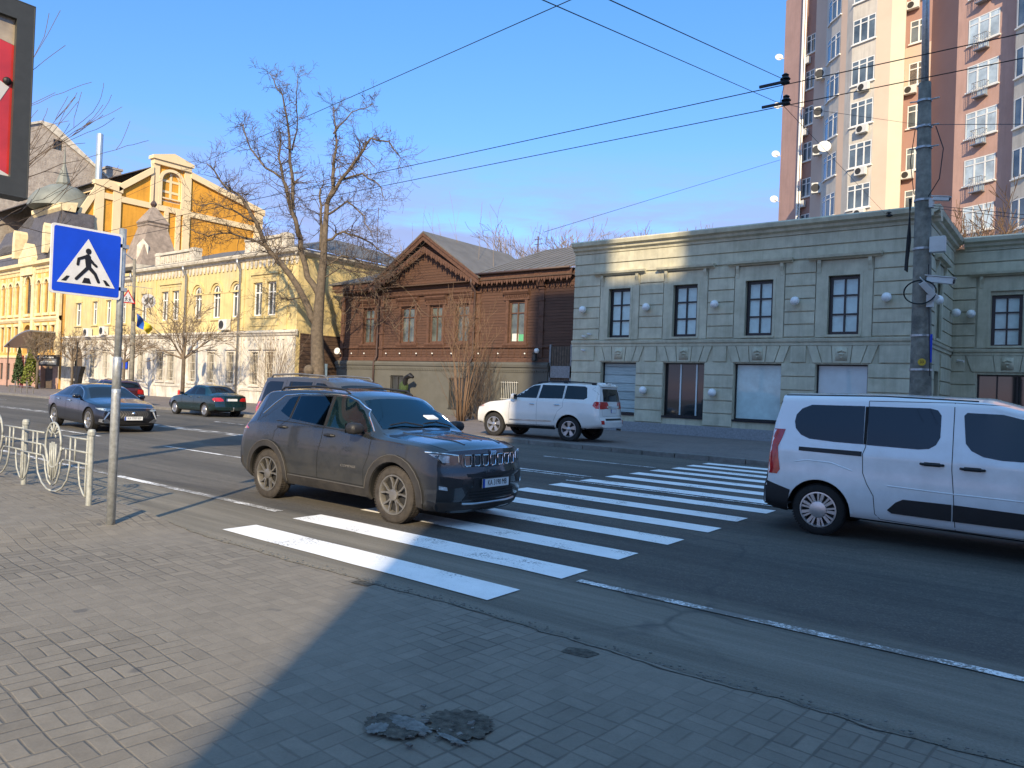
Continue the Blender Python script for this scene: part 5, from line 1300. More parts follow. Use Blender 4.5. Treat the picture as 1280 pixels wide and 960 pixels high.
                    for k_ in range(10): a = 2*PI*k_/10; bar(a, 0.05, rr-0.01, 0.012, 0.022)
                elif style == 'steel':
                    r_.lathe([(rr*0.97,-0.03),(rr*0.86,-0.02),(rr*0.80,0.0),(rr*0.4,-0.006),(rr*0.2,0.01),(0.01,0.01)], c, ax, 24)
                r_.lathe([(0.072,-0.03),(0.070,-0.002),(0.045,0.006),(0.01,0.007)], c, ax, 20)
                s.finish('rim', r_, rim_m, w_)
    def plate(s, view, y, z, txt, off=0.012, w_=0.52, h=0.112, tilt=0.0):
        p, n = s.hit(view, (y, z)); n = Vector((1 if view == 'F' else -1, 0, tilt)).normalized()
        R_ = Vector((0,0,1)).cross(n).normalized(); U_ = n.cross(R_); c = p+n*off
        m = MB(); m.obox(c, R_*w_/2, U_*h/2, n*0.004); o = s.finish('number_plate', m, 'plate_white'); 
        m = MB(); m.obox(c-R_*(w_/2-0.022)+n*0.003, R_*0.022, U_*(h/2-0.002), n*0.0025); s.finish('country_strip', m, 'plate_blue', o)
        if txt:
            m = MB(); put_text(m, txt, h*0.86, c+R_*0.022+n*0.0055, R_, U_, w_*0.86/(h*0.86*0.62*len(txt)), 0.0008); s.finish('plate_text', m, 'plate_black', o)
        m = MB()
        for u0, u1, v0, v1 in ((-1,1,0.94,1.0),(-1,1,-1.0,-0.94),(-1,-0.985,-1,1),(0.985,1,-1,1)):
            m.obox(c+R_*(w_/2*(u0+u1)/2)+U_*(h/2*(v0+v1)/2)+n*0.0035, R_*(w_/2*(u1-u0)/2), U_*(h/2*(v1-v0)/2), n*0.003)
        s.finish('plate_rim', m, 'plate_black', o)
    def mirror(s, x, z, m_, glass=True, size=(0.11,0.09,0.075), out=0.13):
        for view, sg in (('R', -1), ('L', 1)):
            p, n = s.hit(view, (x, z)); c = p+Vector((0, sg*out, 0.035)); mb = MB()
            sx, sy, sz = size; pr = []
            vs = []; n1, n2 = 12, 8
            for i in range(n2+1):
                t = PI*i/n2-PI/2
                for k_ in range(n1):
                    a = 2*PI*k_/n1; cx = math.copysign(abs(math.cos(a))**0.6, math.cos(a)); cy = math.copysign(abs(math.sin(a))**0.6, math.sin(a)); ct = math.cos(t)**0.5 if math.cos(t) > 0 else 0
                    xx = cx*ct*sx*(1.0 if cx > 0 else 0.45); vs.append(c+Vector((xx, cy*ct*sy, math.sin(t)*sz)))
            mb.add(vs, [(i*n1+k_, i*n1+(k_+1) % n1, (i+1)*n1+(k_+1) % n1, (i+1)*n1+k_) for i in range(n2) for k_ in range(n1)])
            o = s.finish('mirror', mb, m_)
            a = MB(); a.tube([p+Vector((0,-sg*0.02,0)), c-Vector((0,0,sz*0.8))], 0.022, 6); s.finish('mirror_stalk', a, 'car_plastic', o)
            g2 = MB(); g2.obox(c+Vector((-sx*0.47,0,0)), (0.004,0,0), (0,sy*0.82,0), (0,0,sz*0.8)); s.finish('mirror_glass', g2, 'car_glass', o)
    def handle(s, x, z, m_, L_=0.20):
        for view, sg in (('R', -1), ('L', 1)):
            a = MB(); pts = [s.pt(view, (x-L_/2, z), 0.002), s.pt(view, (x-L_/2+0.03, z), 0.035), s.pt(view, (x+L_/2-0.03, z), 0.035), s.pt(view, (x+L_/2, z), 0.002)]
            a.tube(pts, [0.014,0.016,0.016,0.014], 8); s.finish('door_handle', a, m_)
            c = MB(); s.line(c, view, [(x-L_*0.35, z+0.0), (x+L_*0.35, z+0.0)], 0.045, 0.0015); s.finish('handle_recess', c, 'seam')
    def wipers(s, x, y0, y1, z=0):
        for (a, b_) in ((y0, y0+(y1-y0)*0.46), (y0+(y1-y0)*0.5, y1)):
            m = MB(); m.tube([s.pt('T', (x, a), 0.02), s.pt('T', (x-0.06, (a+b_)/2), 0.035), s.pt('T', (x-0.03, b_), 0.03)], 0.010, 5); s.finish('wiper', m, 'car_plastic')
    def glass_front(s, x0, x1, y0, y1, m_='car_glass', b0=0.0):
        """windscreen in plan: base at x1 (half width y1), top at x0 (half width y0)"""
        out = [(x1, y1), (x1+b0*0.6, y1*0.55), (x1+b0, 0), (x1+b0*0.6, -y1*0.55), (x1, -y1), (x0, -y0), (x0+b0*0.5, 0), (x0, y0)]
        return s.patch('windscreen', 'T', out, m_, off=0.003, thick=0.01, step=0.09)
    def arch_trim(s, m_, w_=0.07, off=0.014, a0=-12, a1=192, ins=0.004):
        R = s.sp['R']; Ra = s.sp['Ra']
        for xw in s.sp['axles']:
            n = 20; A = [math.radians(a0+(a1-a0)*i/n) for i in range(n+1)]
            inner = [(xw+(Ra+ins)*math.cos(t), R+(Ra+ins)*math.sin(t)) for t in A]
            outer = [(xw+(Ra+w_)*math.cos(t), R+(Ra+w_)*math.sin(t)) for t in A][::-1]
            for v in 'RL': s.patch('wheel_arch_trim', v, inner+outer, m_, off=off, thick=0.03, step=0.08)

# ---------------------------------------------------------------- graphite compact SUV stopped on the crossing
sp = dict(L=4.42, W=0.905, R=0.352, Ra=0.405, axles=(0.88,3.52), flank=0.03, beltw=0.955, rr=0.07, fl=0.85, fc=0.27, rl=0.6, rc=0.10, sm=0.04,
  nose=[(0.2,0.10),(0.36,0.02),(0.52,0.0),(0.68,0.01),(0.74,0.035),(0.90,0.045),(0.96,0.06),(1.05,0.12)], tail=[(0.2,0.06),(0.45,0.0),(0.7,0.01),(0.95,0.05),(1.05,0.08)],
  w=[(0,0.80),(0.15,0.86),(0.6,0.895),(1.4,0.895),(2.4,0.885),(3.2,0.90),(3.7,0.905),(4.1,0.88),(4.42,0.82)],
  bot=[(0,0.36),(0.4,0.26),(1.0,0.24),(3.6,0.225),(4.1,0.19),(4.42,0.185)],
  belt=[(0,0.98),(0.25,1.06),(0.8,1.10),(1.4,1.09),(2.2,1.06),(3.0,1.03),(3.3,1.01),(4.0,0.975),(4.3,0.935),(4.42,0.90)],
  wr=[(0,0.70),(0.3,0.62),(0.8,0.625),(1.5,0.645),(2.3,0.63),(2.5,0.62),(3.15,0.76),(3.4,0.79),(4.1,0.76),(4.42,0.66)],
  zr=[(0,1.02),(0.10,1.12),(0.38,1.47),(0.54,1.54),(1.0,1.575),(1.7,1.59),(2.3,1.565),(2.50,1.52),(3.20,1.065),(3.35,1.045),(4.05,1.005),(4.34,0.965),(4.42,0.935)],
  zc=[(0,1.04),(0.12,1.14),(0.34,1.50),(0.46,1.575),(0.9,1.615),(1.7,1.635),(2.3,1.61),(2.55,1.545),(3.10,1.145),(3.3,1.10),(4.05,1.05),(4.34,0.995),(4.42,0.95)])
J = Car('compact_suv', 'dusty graphite compact SUV with seven-slot grille stopped on the white crossing', 'car', sp, (-8.07,7.28,0), 0.0, 'paint_graphite')
def cut_body(car, parts, dark='interior'):
    """carve real openings: parts = list of (polygon3d, sweep vector)"""
    o = car.body; o.data.materials.append(M(dark)); mi = len(o.data.materials)-1
    for P, v in parts:
        cb = MB(); cb.prism(P, v); cm = bpy.data.meshes.new('cut'); cm.from_pydata(cb.v, [], cb.f); b2 = bmesh.new(); b2.from_mesh(cm)
        bmesh.ops.recalc_face_normals(b2, faces=b2.faces); b2.to_mesh(cm); b2.free(); cm.materials.append(M(dark))
        co = bpy.data.objects.new('cut', cm); COL.objects.link(co)
        md = o.modifiers.new('b', 'BOOLEAN'); md.operation = 'DIFFERENCE'; md.object = co; md.solver = 'EXACT'; md.material_mode = 'TRANSFER'
        dg = bpy.context.evaluated_depsgraph_get(); nm = bpy.data.meshes.new_from_object(o.evaluated_get(dg)); o.modifiers.remove(md); o.data = nm; bpy.data.objects.remove(co)
    o.data.set_sharp_from_angle(angle=math.radians(38))
mat('interior', (0.045,0.05,0.055), 0.8)
mat('seat_cloth', (0.09,0.10,0.11), 0.85)
def tint_mat(name, tint, refl=1.0):
    m, G, b = newmat(name); nt = m.node_tree; out_ = nt.nodes['Material Output']; nt.nodes.remove(b)
    tr_ = G.n('ShaderNodeBsdfTransparent', iColor=(*tint,1)); gl = G.n('ShaderNodeBsdfGlossy', iColor=(0.55,0.86,1.0,1), iRoughness=0.02)
    fr_ = G.n('ShaderNodeFresnel', iIOR=1.5).outputs[0]; mxs = G.n('ShaderNodeMixShader', i0=G.m('MULTIPLY', fr_, refl), i1=tr_.outputs[0], i2=gl.outputs[0])
    nt.links.new(mxs.outputs[0], out_.inputs[0])
tint_mat('clear_glass', (0.50,0.80,0.88), 1.3); tint_mat('privacy_glass', (0.10,0.13,0.15), 1.2)
h_ = J.H
cab = [(0.62,0.95),(0.60,1.20),(0.78,1.46),(1.2,1.52),(2.2,1.53),(2.52,1.47),(2.98,1.12),(3.02,0.98),(2.7,0.90),(2.65,0.50),(0.9,0.50)]
cuts = [([(x-h_, -0.62, z) for x, z in cab], (0,1.24,0))]
for poly in ([(1.08,1.25),(1.14,1.42),(1.19,1.45),(1.27,1.465),(1.245,1.22)], [(1.38,1.20),(1.40,1.475),(2.01,1.495),(2.035,1.15)], [(2.17,1.14),(2.15,1.495),(2.34,1.49),(2.50,1.44),(2.70,1.33),(2.94,1.13)]):
    for sg in (-1, 1): cuts.append(([(x-h_, sg*0.45, z) for x, z in poly], (0,sg*0.6,0)))
cuts.append(([(2.62-h_,-0.52,1.0),(3.06-h_,-0.645,1.0),(3.075-h_,0,1.0),(3.06-h_,0.645,1.0),(2.62-h_,0.52,1.0)], (0,0,1.0)))
cut_body(J, cuts)
def seat(car, x, y):
    m = MB(); c = Vector((x-car.H, y, 0.62)); m.obox(c, (0.24,0,0), (0,0.24,0), (0,0,0.09)); m.obox(c+Vector((-0.28,0,0.36)), (0.07,0,0.02), (0,0.235,0), (-0.10,0,0.34)); m.obox(c+Vector((-0.40,0,0.78)), (0.05,0,0), (0,0.13,0), (-0.02,0,0.09))
    o = car.finish('seat', m, 'seat_cloth'); bv = o.modifiers.new('bevel', 'BEVEL'); bv.width = 0.04; bv.segments = 3
for y in (-0.36, 0.36): seat(J, 2.15, y); seat(J, 1.25, y)
m = MB(); n_ = 20; cx, cz = 2.62-h_, 0.98
m.tube([Vector((cx, 0.36, cz))+Vector((-0.35*0.0-0.07*math.sin(2*PI*k_/n_), 0.185*math.cos(2*PI*k_/n_), 0.17*math.sin(2*PI*k_/n_))) for k_ in range(n_+1)], 0.014, 6, cap=False); m.tube([(cx,0.18,cz),(cx,0.54,cz)], 0.016, 6); m.tube([(cx,0.36,cz),(cx+0.2,0.36,cz-0.06)], 0.03, 6); J.finish('steering_wheel', m, 'car_plastic')
m = MB(); m.obox((2.86-h_,0,0.99), (0.16,0,0.03), (0,0.58,0), (0,0,0.09)); m.obox((2.66-h_,-0.02,1.06), (0.01,0,0), (0,0.12,0), (0,0,0.07)); J.finish('dashboard', m, 'interior')
m = MB(); m.obox((2.56-h_,0,1.40), (0.015,0,0), (0,0.11,0), (0,0,0.035)); J.finish('rear_view_mirror', m, 'car_plastic')
J.wheels('split5', 'dusty_tyre', 'rim_dusty', 0.245)
J.arch_trim('dusty_plastic', 0.085, 0.024)
a = MB()
for v in 'RL':
    for xw in (0.88,3.52): J.rod(a, v, [(xw+0.495*math.cos(math.radians(t)), 0.352+0.495*math.sin(math.radians(t))) for t in range(-5,190,15)], 0.006, 0.024)
    J.rod(a, v, [(1.40,0.40),(2.2,0.395),(3.02,0.385)], 0.008, 0.016)
J.finish('cladding_edge', a, 'clad_edge')
for v in 'RL':
    J.patch('sill_cladding', v, [(1.30,0.235),(3.12,0.225),(3.10,0.36),(3.0,0.39),(1.4,0.40),(1.32,0.37)], 'dusty_plastic', off=0.016, thick=0.02, step=0.1)
J.both('rear_quarter_window', [(1.02,1.27),(1.11,1.44),(1.17,1.475),(1.30,1.495),(1.27,1.19)], 'privacy_glass', step=0.07, off=0.003)
J.both('rear_door_window', [(1.34,1.175),(1.36,1.50),(2.04,1.52),(2.07,1.12)], 'privacy_glass', step=0.08, off=0.003)
J.both('front_door_window', [(2.14,1.115),(2.12,1.52),(2.35,1.515),(2.52,1.465),(2.72,1.355),(3.02,1.11),(2.98,1.085)], 'clear_glass', step=0.08, off=0.003)
J.glass_front(2.58,3.10,0.56,0.69,'clear_glass',0.03)
J.patch('rear_window', 'B', [(-0.56,1.14),(0.56,1.14),(0.50,1.43),(-0.50,1.43)], 'car_glass', off=0.003)
a = MB()
for v in 'RL': J.rod(a, v, [(0.62,1.22),(0.80,1.38),(0.98,1.50),(1.3,1.527),(2.05,1.547),(2.36,1.535),(2.55,1.48),(2.76,1.36),(3.06,1.10)], 0.009, 0.004)
J.finish('chrome_strip', a, 'chrome')
a = MB()
for v in 'RL':
    J.line(a, v, [(2.09,1.12),(2.08,0.95),(2.03,0.75),(2.03,0.42)]); J.line(a, v, [(3.08,1.06),(3.06,0.8),(2.98,0.62),(2.98,0.40)])
    J.line(a, v, [(1.31,1.17),(1.18,1.10),(1.02,0.98),(1.00,0.86)]); J.line(a, v, [(2.98,0.405),(2.03,0.415),(1.38,0.42)])
    J.line(a, v, [(2.095,1.52),(2.10,1.12)], 0.05, 0.0035); J.line(a, v, [(1.32,1.50),(1.305,1.18)], 0.03, 0.0035)
J.line(a, 'T', [(3.17,0.74),(3.5,0.76),(4.0,0.735),(4.22,0.66)]); J.line(a, 'T', [(3.17,-0.74),(3.5,-0.76),(4.0,-0.735),(4.22,-0.66)])
J.finish('panel_gap', a, 'seam')
a = MB()      # raised waist line and side crease
for v in 'RL': J.rod(a, v, [(1.02,1.135),(1.5,1.125),(2.2,1.095),(3.0,1.055)], 0.006, 0.001)
J.finish('waist_trim', a, 'car_plastic')
a = MB(); a2 = MB()
for sg in (-1, 1): J.rod(a, 'T', [(3.25,sg*0.46),(3.7,sg*0.42),(4.20,sg*0.34)], 0.024, -0.012, 10); J.rod(a, 'T', [(3.35,sg*0.20),(3.8,sg*0.15),(4.1,sg*0.10)], 0.018, -0.011, 10)
J.finish('hood_crease', a, 'paint_graphite')
for sg in (-1, 1):
    a = MB(); pts = [J.pt('T', (x, sg*0.585), o_) for x, o_ in ((0.75,0.0),(0.85,0.045),(1.6,0.055),(2.2,0.045),(2.32,0.0))]; a.tube(pts, [0.012,0.016,0.016,0.016,0.012], 8); J.finish('roof_rail', a, 'car_plastic')
J.handle(1.20,1.05,'car_plastic',0.19); J.handle(2.24,1.00,'car_plastic',0.19)
J.mirror(2.86,1.10,'car_plastic', size=(0.12,0.11,0.075), out=0.16)
J.wipers(3.10,0.60,-0.55)
a = MB()
# front: black mask, chrome slots, bumper openings
J.patch('grille', 'F', [(-0.50,0.745),(0.50,0.745),(0.53,0.80),(0.50,0.90),(-0.50,0.90),(-0.53,0.80)], 'lamp_dark', off=0.004, thick=0.01, step=0.06)
for i in range(7):
    y = (i-3)*0.143; m = MB(); w2, h2, zc_ = 0.052, 0.066, 0.823
    ring = [(y-w2*0.9,zc_+h2),(y+w2*0.9,zc_+h2),(y+w2,zc_+h2*0.7),(y+w2*0.85,zc_-h2*0.8),(y+w2*0.55,zc_-h2),(y-w2*0.55,zc_-h2),(y-w2*0.85,zc_-h2*0.8),(y-w2,zc_+h2*0.7)]
    pts = [J.pt('F', p, 0.010) for p in ring]; m.tube(pts+[pts[0]], 0.0075, 6, cap=False)
    o = J.finish('grille_slot', m, 'chrome')
for sg in (-1, 1):
    hl = [(sg*0.545,0.79),(sg*0.60,0.775),(sg*0.745,0.785),(sg*0.812,0.865),(sg*0.835,0.925),(sg*0.74,0.915),(sg*0.56,0.89)]
    o = J.patch('headlight', 'F', hl, 'lamp_dark', off=0.006, thick=0.012, step=0.03)
    J.patch('headlight_lens', 'F', [(sg*0.67,0.80),(sg*0.745,0.805),(sg*0.80,0.87),(sg*0.815,0.900),(sg*0.74,0.895),(sg*0.67,0.882)], 'lamp_glass', off=0.010, thick=0.0, step=0.03, parent=o)
    m = MB(); J.rod(m, 'F', [(sg*0.56,0.89),(sg*0.74,0.912),(sg*0.828,0.922)], 0.008, 0.008); J.rod(m, 'F', [(sg*0.56,0.89),(sg*0.552,0.81)], 0.007, 0.008); J.finish('headlight_strip', m, 'chrome', o)
    J.patch('fog_light_recess', 'F', [(sg*0.50,0.60),(sg*0.70,0.635),(sg*0.79,0.64),(sg*0.77,0.56),(sg*0.70,0.50),(sg*0.56,0.50)], 'car_plastic', off=0.005, thick=0.012, step=0.05)
    J.patch('fog_light', 'F', [(sg*0.70,0.475),(sg*0.795,0.49),(sg*0.80,0.535),(sg*0.71,0.515)], 'lamp_glass', off=0.009, thick=0.01, step=0.03)
J.patch('upper_intake', 'F', [(-0.44,0.625),(0.44,0.625),(0.46,0.665),(-0.46,0.665)], 'car_plastic', off=0.004, thick=0.01, step=0.06)
J.patch('lower_intake', 'F', [(-0.50,0.345),(0.50,0.345),(0.42,0.47),(0.36,0.505),(0.36,0.60),(-0.36,0.60),(-0.36,0.505),(-0.42,0.47)], 'car_plastic', off=0.006, thick=0.012, step=0.06)
m = MB()
for z in (0.375,0.41,0.445): J.rod(m, 'F', [(-0.42,z),(0.42,z)], 0.006, 0.008)
J.finish('intake_mesh', m, 'seam')
J.patch('lower_bumper', 'F', [(-0.80,0.225),(0.80,0.225),(0.83,0.34),(0.55,0.32),(-0.55,0.32),(-0.83,0.34)], 'dusty_plastic', off=0.012, thick=0.02, step=0.07)
m = MB(); J.rod(m, 'F', [(-0.50,0.315),(-0.3,0.305),(0.3,0.305),(0.50,0.315)], 0.014, 0.020); J.finish('skid_strip', m, 'rim_alloy')
J.plate('F', 0.0, 0.545, 'KA 3190 MB', 0.03)
m = MB(); put_text(m, 'Jeep', 0.060, J.pt('F', (0,0.925), 0.008)+Vector((0.012,0,0)), (0,1,0), (-0.35,0,1), 1.1, 0.004); J.finish('badge', m, 'chrome')
m = MB(); h, n = J.hit('R', (2.68,0.63)); put_text(m, 'COMPASS', 0.045, h+n*0.005, (1,0,0), (0,0,1), 1.5, 0.002); J.finish('door_badge', m, 'dusty_badge')
for sg in (-1, 1): J.patch('tail_light', 'B', [(sg*0.52,0.97),(sg*0.74,0.95),(sg*0.845,0.98),(sg*0.80,1.06),(sg*0.54,1.06)], 'red_lamp', off=0.005, thick=0.012, step=0.05)
J.patch('rear_bumper', 'B', [(-0.83,0.30),(0.83,0.30),(0.84,0.56),(0.5,0.52),(-0.5,0.52),(-0.84,0.56)], 'dusty_plastic', off=0.012, thick=0.02, step=0.08)
m = MB(); h = J.pt('T', (2.95,0.22), 0.0); m.obox(h+Vector((0.12,0,0.03)), (0.05,0,-0.02), (0,0.10,0), (0,0,0.008)); 
J.finish('cowl_paper', m, 'plate_white')
# interior shapes seen through the side: none (tinted)

# ---------------------------------------------------------------- long white van, right edge
sp = dict(L=4.75, W=0.925, R=0.325, Ra=0.385, axles=(0.80,3.775), flank=0.02, beltw=0.985, rr=0.16, fl=0.8, fc=0.25, rl=0.35, rc=0.13, sm=0.04,
  nose=[(0.2,0.05),(0.5,0.0),(0.9,0.05),(1.1,0.15)], tail=[(0.25,0.0),(0.55,0.0),(0.66,0.03),(1.0,0.05),(1.4,0.11),(1.7,0.20),(1.85,0.28)],
  w=[(0,0.90),(0.2,0.92),(3.9,0.925),(4.4,0.88),(4.75,0.78)], bot=[(0,0.30),(0.3,0.25),(4.3,0.20),(4.75,0.28)],
  belt=[(0,1.06),(2.4,1.06),(3.2,1.04),(3.7,1.02),(4.4,0.95),(4.75,0.85)],
  wr=[(0,0.76),(0.4,0.78),(2.6,0.78),(2.9,0.76),(3.9,0.80),(4.2,0.78),(4.75,0.68)],
  zr=[(0,1.74),(0.15,1.765),(1.5,1.79),(2.6,1.76),(2.95,1.68),(3.85,1.16),(4.1,1.08),(4.5,0.98),(4.75,0.88)],
  zc=[(0,1.79),(0.2,1.82),(1.5,1.85),(2.6,1.83),(3.0,1.72),(3.75,1.22),(4.1,1.13),(4.5,1.02),(4.75,0.90)])
V = Car('passenger_van', 'long white passenger van with dark windows driving off at the right edge', 'van', sp, (-1.125,10.88,0), 0.0, 'paint_white_van')
V.wheels('cap', 'tyre', 'rim_alloy', 0.222)
V.both('rear_quarter_window', [(0.46,1.44),(0.475,1.53),(0.54,1.61),(0.66,1.665),(1.30,1.675),(1.31,1.20),(0.97,1.205),(0.66,1.225),(0.55,1.27),(0.48,1.35)], 'car_glass', step=0.08, off=0.003)
V.both('sliding_door_window', [(1.345,1.675),(2.02,1.68),(2.10,1.66),(2.14,1.60),(2.14,1.34),(2.10,1.25),(2.03,1.20),(1.92,1.185),(1.35,1.195)], 'car_glass', step=0.08, off=0.003)
V.both('front_door_window', [(2.37,1.61),(2.40,1.645),(2.75,1.64),(3.0,1.58),(3.45,1.32),(3.72,1.12),(2.75,1.125),(2.58,1.15),(2.46,1.21),(2.40,1.29)], 'car_glass', step=0.08, off=0.003)
V.glass_front(3.0,3.75,0.64,0.78,'car_glass',0.04)
V.both('slide_rail', [(0.54,1.065),(1.30,1.05),(1.30,1.11),(0.54,1.115)], 'car_plastic', off=0.006, step=0.1)
V.both('side_moulding', [(1.61,0.43),(1.70,0.53),(1.78,0.575),(2.285,0.575),(2.285,0.385),(1.66,0.395)], 'car_plastic', off=0.02, step=0.08)
V.both('side_moulding', [(2.30,0.575),(3.25,0.55),(3.32,0.38),(2.30,0.385)], 'car_plastic', off=0.02, step=0.08)
a = MB()
for v in 'RL':
    V.line(a, v, [(1.345,1.74),(1.34,1.17),(1.31,1.08),(1.32,0.85),(1.37,0.72),(1.45,0.58),(1.47,0.36),(1.53,0.30),(2.32,0.275),(3.2,0.27)], 0.008)
    V.line(a, v, [(2.27,1.75),(2.275,0.97),(2.30,0.7),(2.325,0.28)], 0.008); V.line(a, v, [(1.345,1.74),(2.27,1.755),(2.8,1.74)], 0.008)
    V.line(a, v, [(1.325,1.67),(1.33,1.20)], 0.035, 0.0035); V.line(a, v, [(0.13,1.68),(0.10,1.36)], 0.006)
V.finish('panel_gap', a, 'seam')
a = MB(); V.rod(a, 'R', [(0.50,0.92),(0.65,0.95),(0.95,0.94),(1.2,0.86)], 0.012, -0.007); V.rod(a, 'R', [(1.6,0.72),(2.2,0.70),(3.0,0.69)], 0.02, -0.014); V.finish('body_crease', a, 'paint_white_van')
V.handle(2.07,1.02,'car_plastic',0.24); V.handle(2.48,1.0,'car_plastic',0.24)
V.arch_trim('paint_white_van', 0.035, 0.006, 0, 180)
V.both('rear_bumper_corner', [(-0.2,0.30),(0.30,0.285),(0.40,0.27),(0.42,0.38),(0.44,0.50),(0.45,0.545),(0.15,0.635),(0.08,0.75),(-0.2,0.78)], 'car_plastic', off=0.014, thick=0.02, step=0.05)
V.patch('rear_bumper', 'B', [(-0.90,0.30),(0.90,0.30),(0.90,0.62),(-0.90,0.62)], 'car_plastic', off=0.014, thick=0.02, step=0.08)
for sg in (-1, 1):
    R_ = [(0.74,212,251),(0.80,208,256),(0.95,208,252),(1.10,210,250),(1.22,212,256),(1.33,222,261)]
    V.corner('tail_light', 0.40, sg*0.55, [(z, a0 if sg < 0 else -a0, a1 if sg < 0 else -a1) for z, a0, a1 in R_], 'red_lamp')
V.patch('rear_window', 'B', [(-0.68,1.15),(0.68,1.15),(0.62,1.62),(-0.62,1.62)], 'car_glass', off=0.004)
for sg in (-1, 1):
    V.patch('headlight', 'F', [(sg*0.48,0.80),(sg*0.70,0.80),(sg*0.78,0.88),(sg*0.76,0.96),(sg*0.5,0.90)], 'lamp_glass', off=0.006, step=0.05)
V.patch('grille', 'F', [(-0.45,0.72),(0.45,0.72),(0.47,0.80),(-0.47,0.80)], 'car_plastic', off=0.006, step=0.06)
V.patch('lower_intake', 'F', [(-0.55,0.36),(0.55,0.36),(0.50,0.56),(-0.50,0.56)], 'car_plastic', off=0.006, step=0.06)
V.mirror(3.35,1.12,'car_plastic', size=(0.12,0.12,0.13), out=0.17)
for v in (1,):
    o = V.patch('fuel_flap_gap', 'L', [(0.9,0.85),(1.06,0.85),(1.06,1.0),(0.9,1.0)], 'paint_white_van', off=0.002, thick=0.004)
m = MB(); V.rod(m, 'T', [(0.25,0.70),(1.2,0.705),(2.5,0.70)], 0.012, 0.004); V.rod(m, 'T', [(0.25,-0.70),(1.2,-0.705),(2.5,-0.70)], 0.012, 0.004); V.finish('roof_moulding', m, 'car_plastic')

# ---------------------------------------------------------------- grey-brown large SUV behind the graphite one
sp = dict(L=4.78, W=0.94, R=0.39, Ra=0.45, axles=(1.0,3.79), flank=0.03, beltw=0.965, rr=0.09, fl=0.7, fc=0.2, rl=0.5, rc=0.10,
  nose=[(0.3,0.05),(0.6,0.0),(0.9,0.02),(1.1,0.1)], tail=[(0.3,0.0),(0.6,0.0),(1.1,0.02),(1.6,0.16),(1.85,0.24)],
  w=[(0,0.86),(0.3,0.92),(1,0.94),(3.9,0.94),(4.5,0.88),(4.78,0.80)], bot=[(0,0.42),(0.6,0.34),(4.2,0.32),(4.78,0.40)],
  belt=[(0,1.13),(1.2,1.16),(3.3,1.14),(4.2,1.08),(4.78,0.92)],
  wr=[(0,0.68),(0.4,0.70),(2.4,0.70),(2.7,0.69),(3.35,0.80),(4.3,0.78),(4.78,0.68)],
  zr=[(0,1.70),(0.15,1.76),(1.2,1.80),(2.3,1.78),(2.65,1.70),(3.35,1.20),(3.6,1.16),(4.4,1.08),(4.78,0.96)],
  zc=[(0,1.74),(0.15,1.80),(1.2,1.85),(2.3,1.83),(2.7,1.74),(3.3,1.26),(3.6,1.20),(4.4,1.12),(4.78,0.98)])
S = Car('large_suv', 'grey-brown boxy SUV with roof rails half hidden behind the graphite SUV', 'car', sp, (-13.02,10.92,0), 0.0, 'paint_grey_brown')
S.wheels('turbine', 'dusty_tyre', 'rim_dusty', 0.25)
S.both('rear_quarter_window', [(0.30,1.22),(0.36,1.64),(0.46,1.69),(0.98,1.69),(1.00,1.22)], 'car_glass', step=0.1, off=0.003)
S.both('rear_door_window', [(1.22,1.23),(1.22,1.70),(2.02,1.70),(2.02,1.21)], 'car_glass', step=0.1, off=0.003)
S.both('front_door_window', [(2.16,1.21),(2.16,1.69),(2.42,1.68),(2.72,1.55),(3.18,1.22)], 'car_glass', step=0.1, off=0.003)
S.glass_front(2.78,3.26,0.57,0.70,'car_glass',0.03)
a = MB()
for v in 'RL':
    S.line(a, v, [(1.10,1.74),(1.10,1.2),(1.2,0.9)]); S.line(a, v, [(2.08,1.74),(2.09,0.45)]); S.line(a, v, [(3.22,1.15),(3.2,0.5)]); S.line(a, v, [(1.30,1.68),(1.30,1.24)], 0.03, 0.0035)
S.finish('panel_gap', a, 'seam')
for sg in (-1, 1):
    a = MB(); a.tube([S.pt('T', (x, sg*0.63), o_) for x, o_ in ((0.35,0.0),(0.45,0.06),(1.4,0.07),(2.3,0.06),(2.42,0.0))], 0.02, 8); S.finish('roof_rail', a, 'rim_dusty')
    S.patch('tail_light', 'B', [(sg*0.66,0.95),(sg*0.86,0.95),(sg*0.87,1.22),(sg*0.68,1.22)], 'red_lamp', off=0.006, step=0.06)
    S.patch('headlight', 'F', [(sg*0.52,0.85),(sg*0.80,0.87),(sg*0.82,1.0),(sg*0.55,0.98)], 'lamp_glass', off=0.006, step=0.05)
S.both('side_tail_light', [(0.02,0.96),(0.16,0.96),(0.17,1.2),(0.06,1.2)], 'red_lamp', off=0.005, step=0.05)
S.patch('grille', 'F', [(-0.42,0.78),(0.42,0.78),(0.46,1.0),(-0.46,1.0)], 'car_plastic', off=0.006)
S.patch('rear_window', 'B', [(-0.6,1.25),(0.6,1.25),(0.55,1.62),(-0.55,1.62)], 'car_glass', off=0.003)
S.mirror(3.1,1.2,'paint_grey_brown', size=(0.11,0.12,0.09), out=0.17)
S.arch_trim('car_plastic', 0.05, 0.014); S.handle(1.45,1.08,'paint_grey_brown'); S.handle(2.3,1.06,'paint_grey_brown')

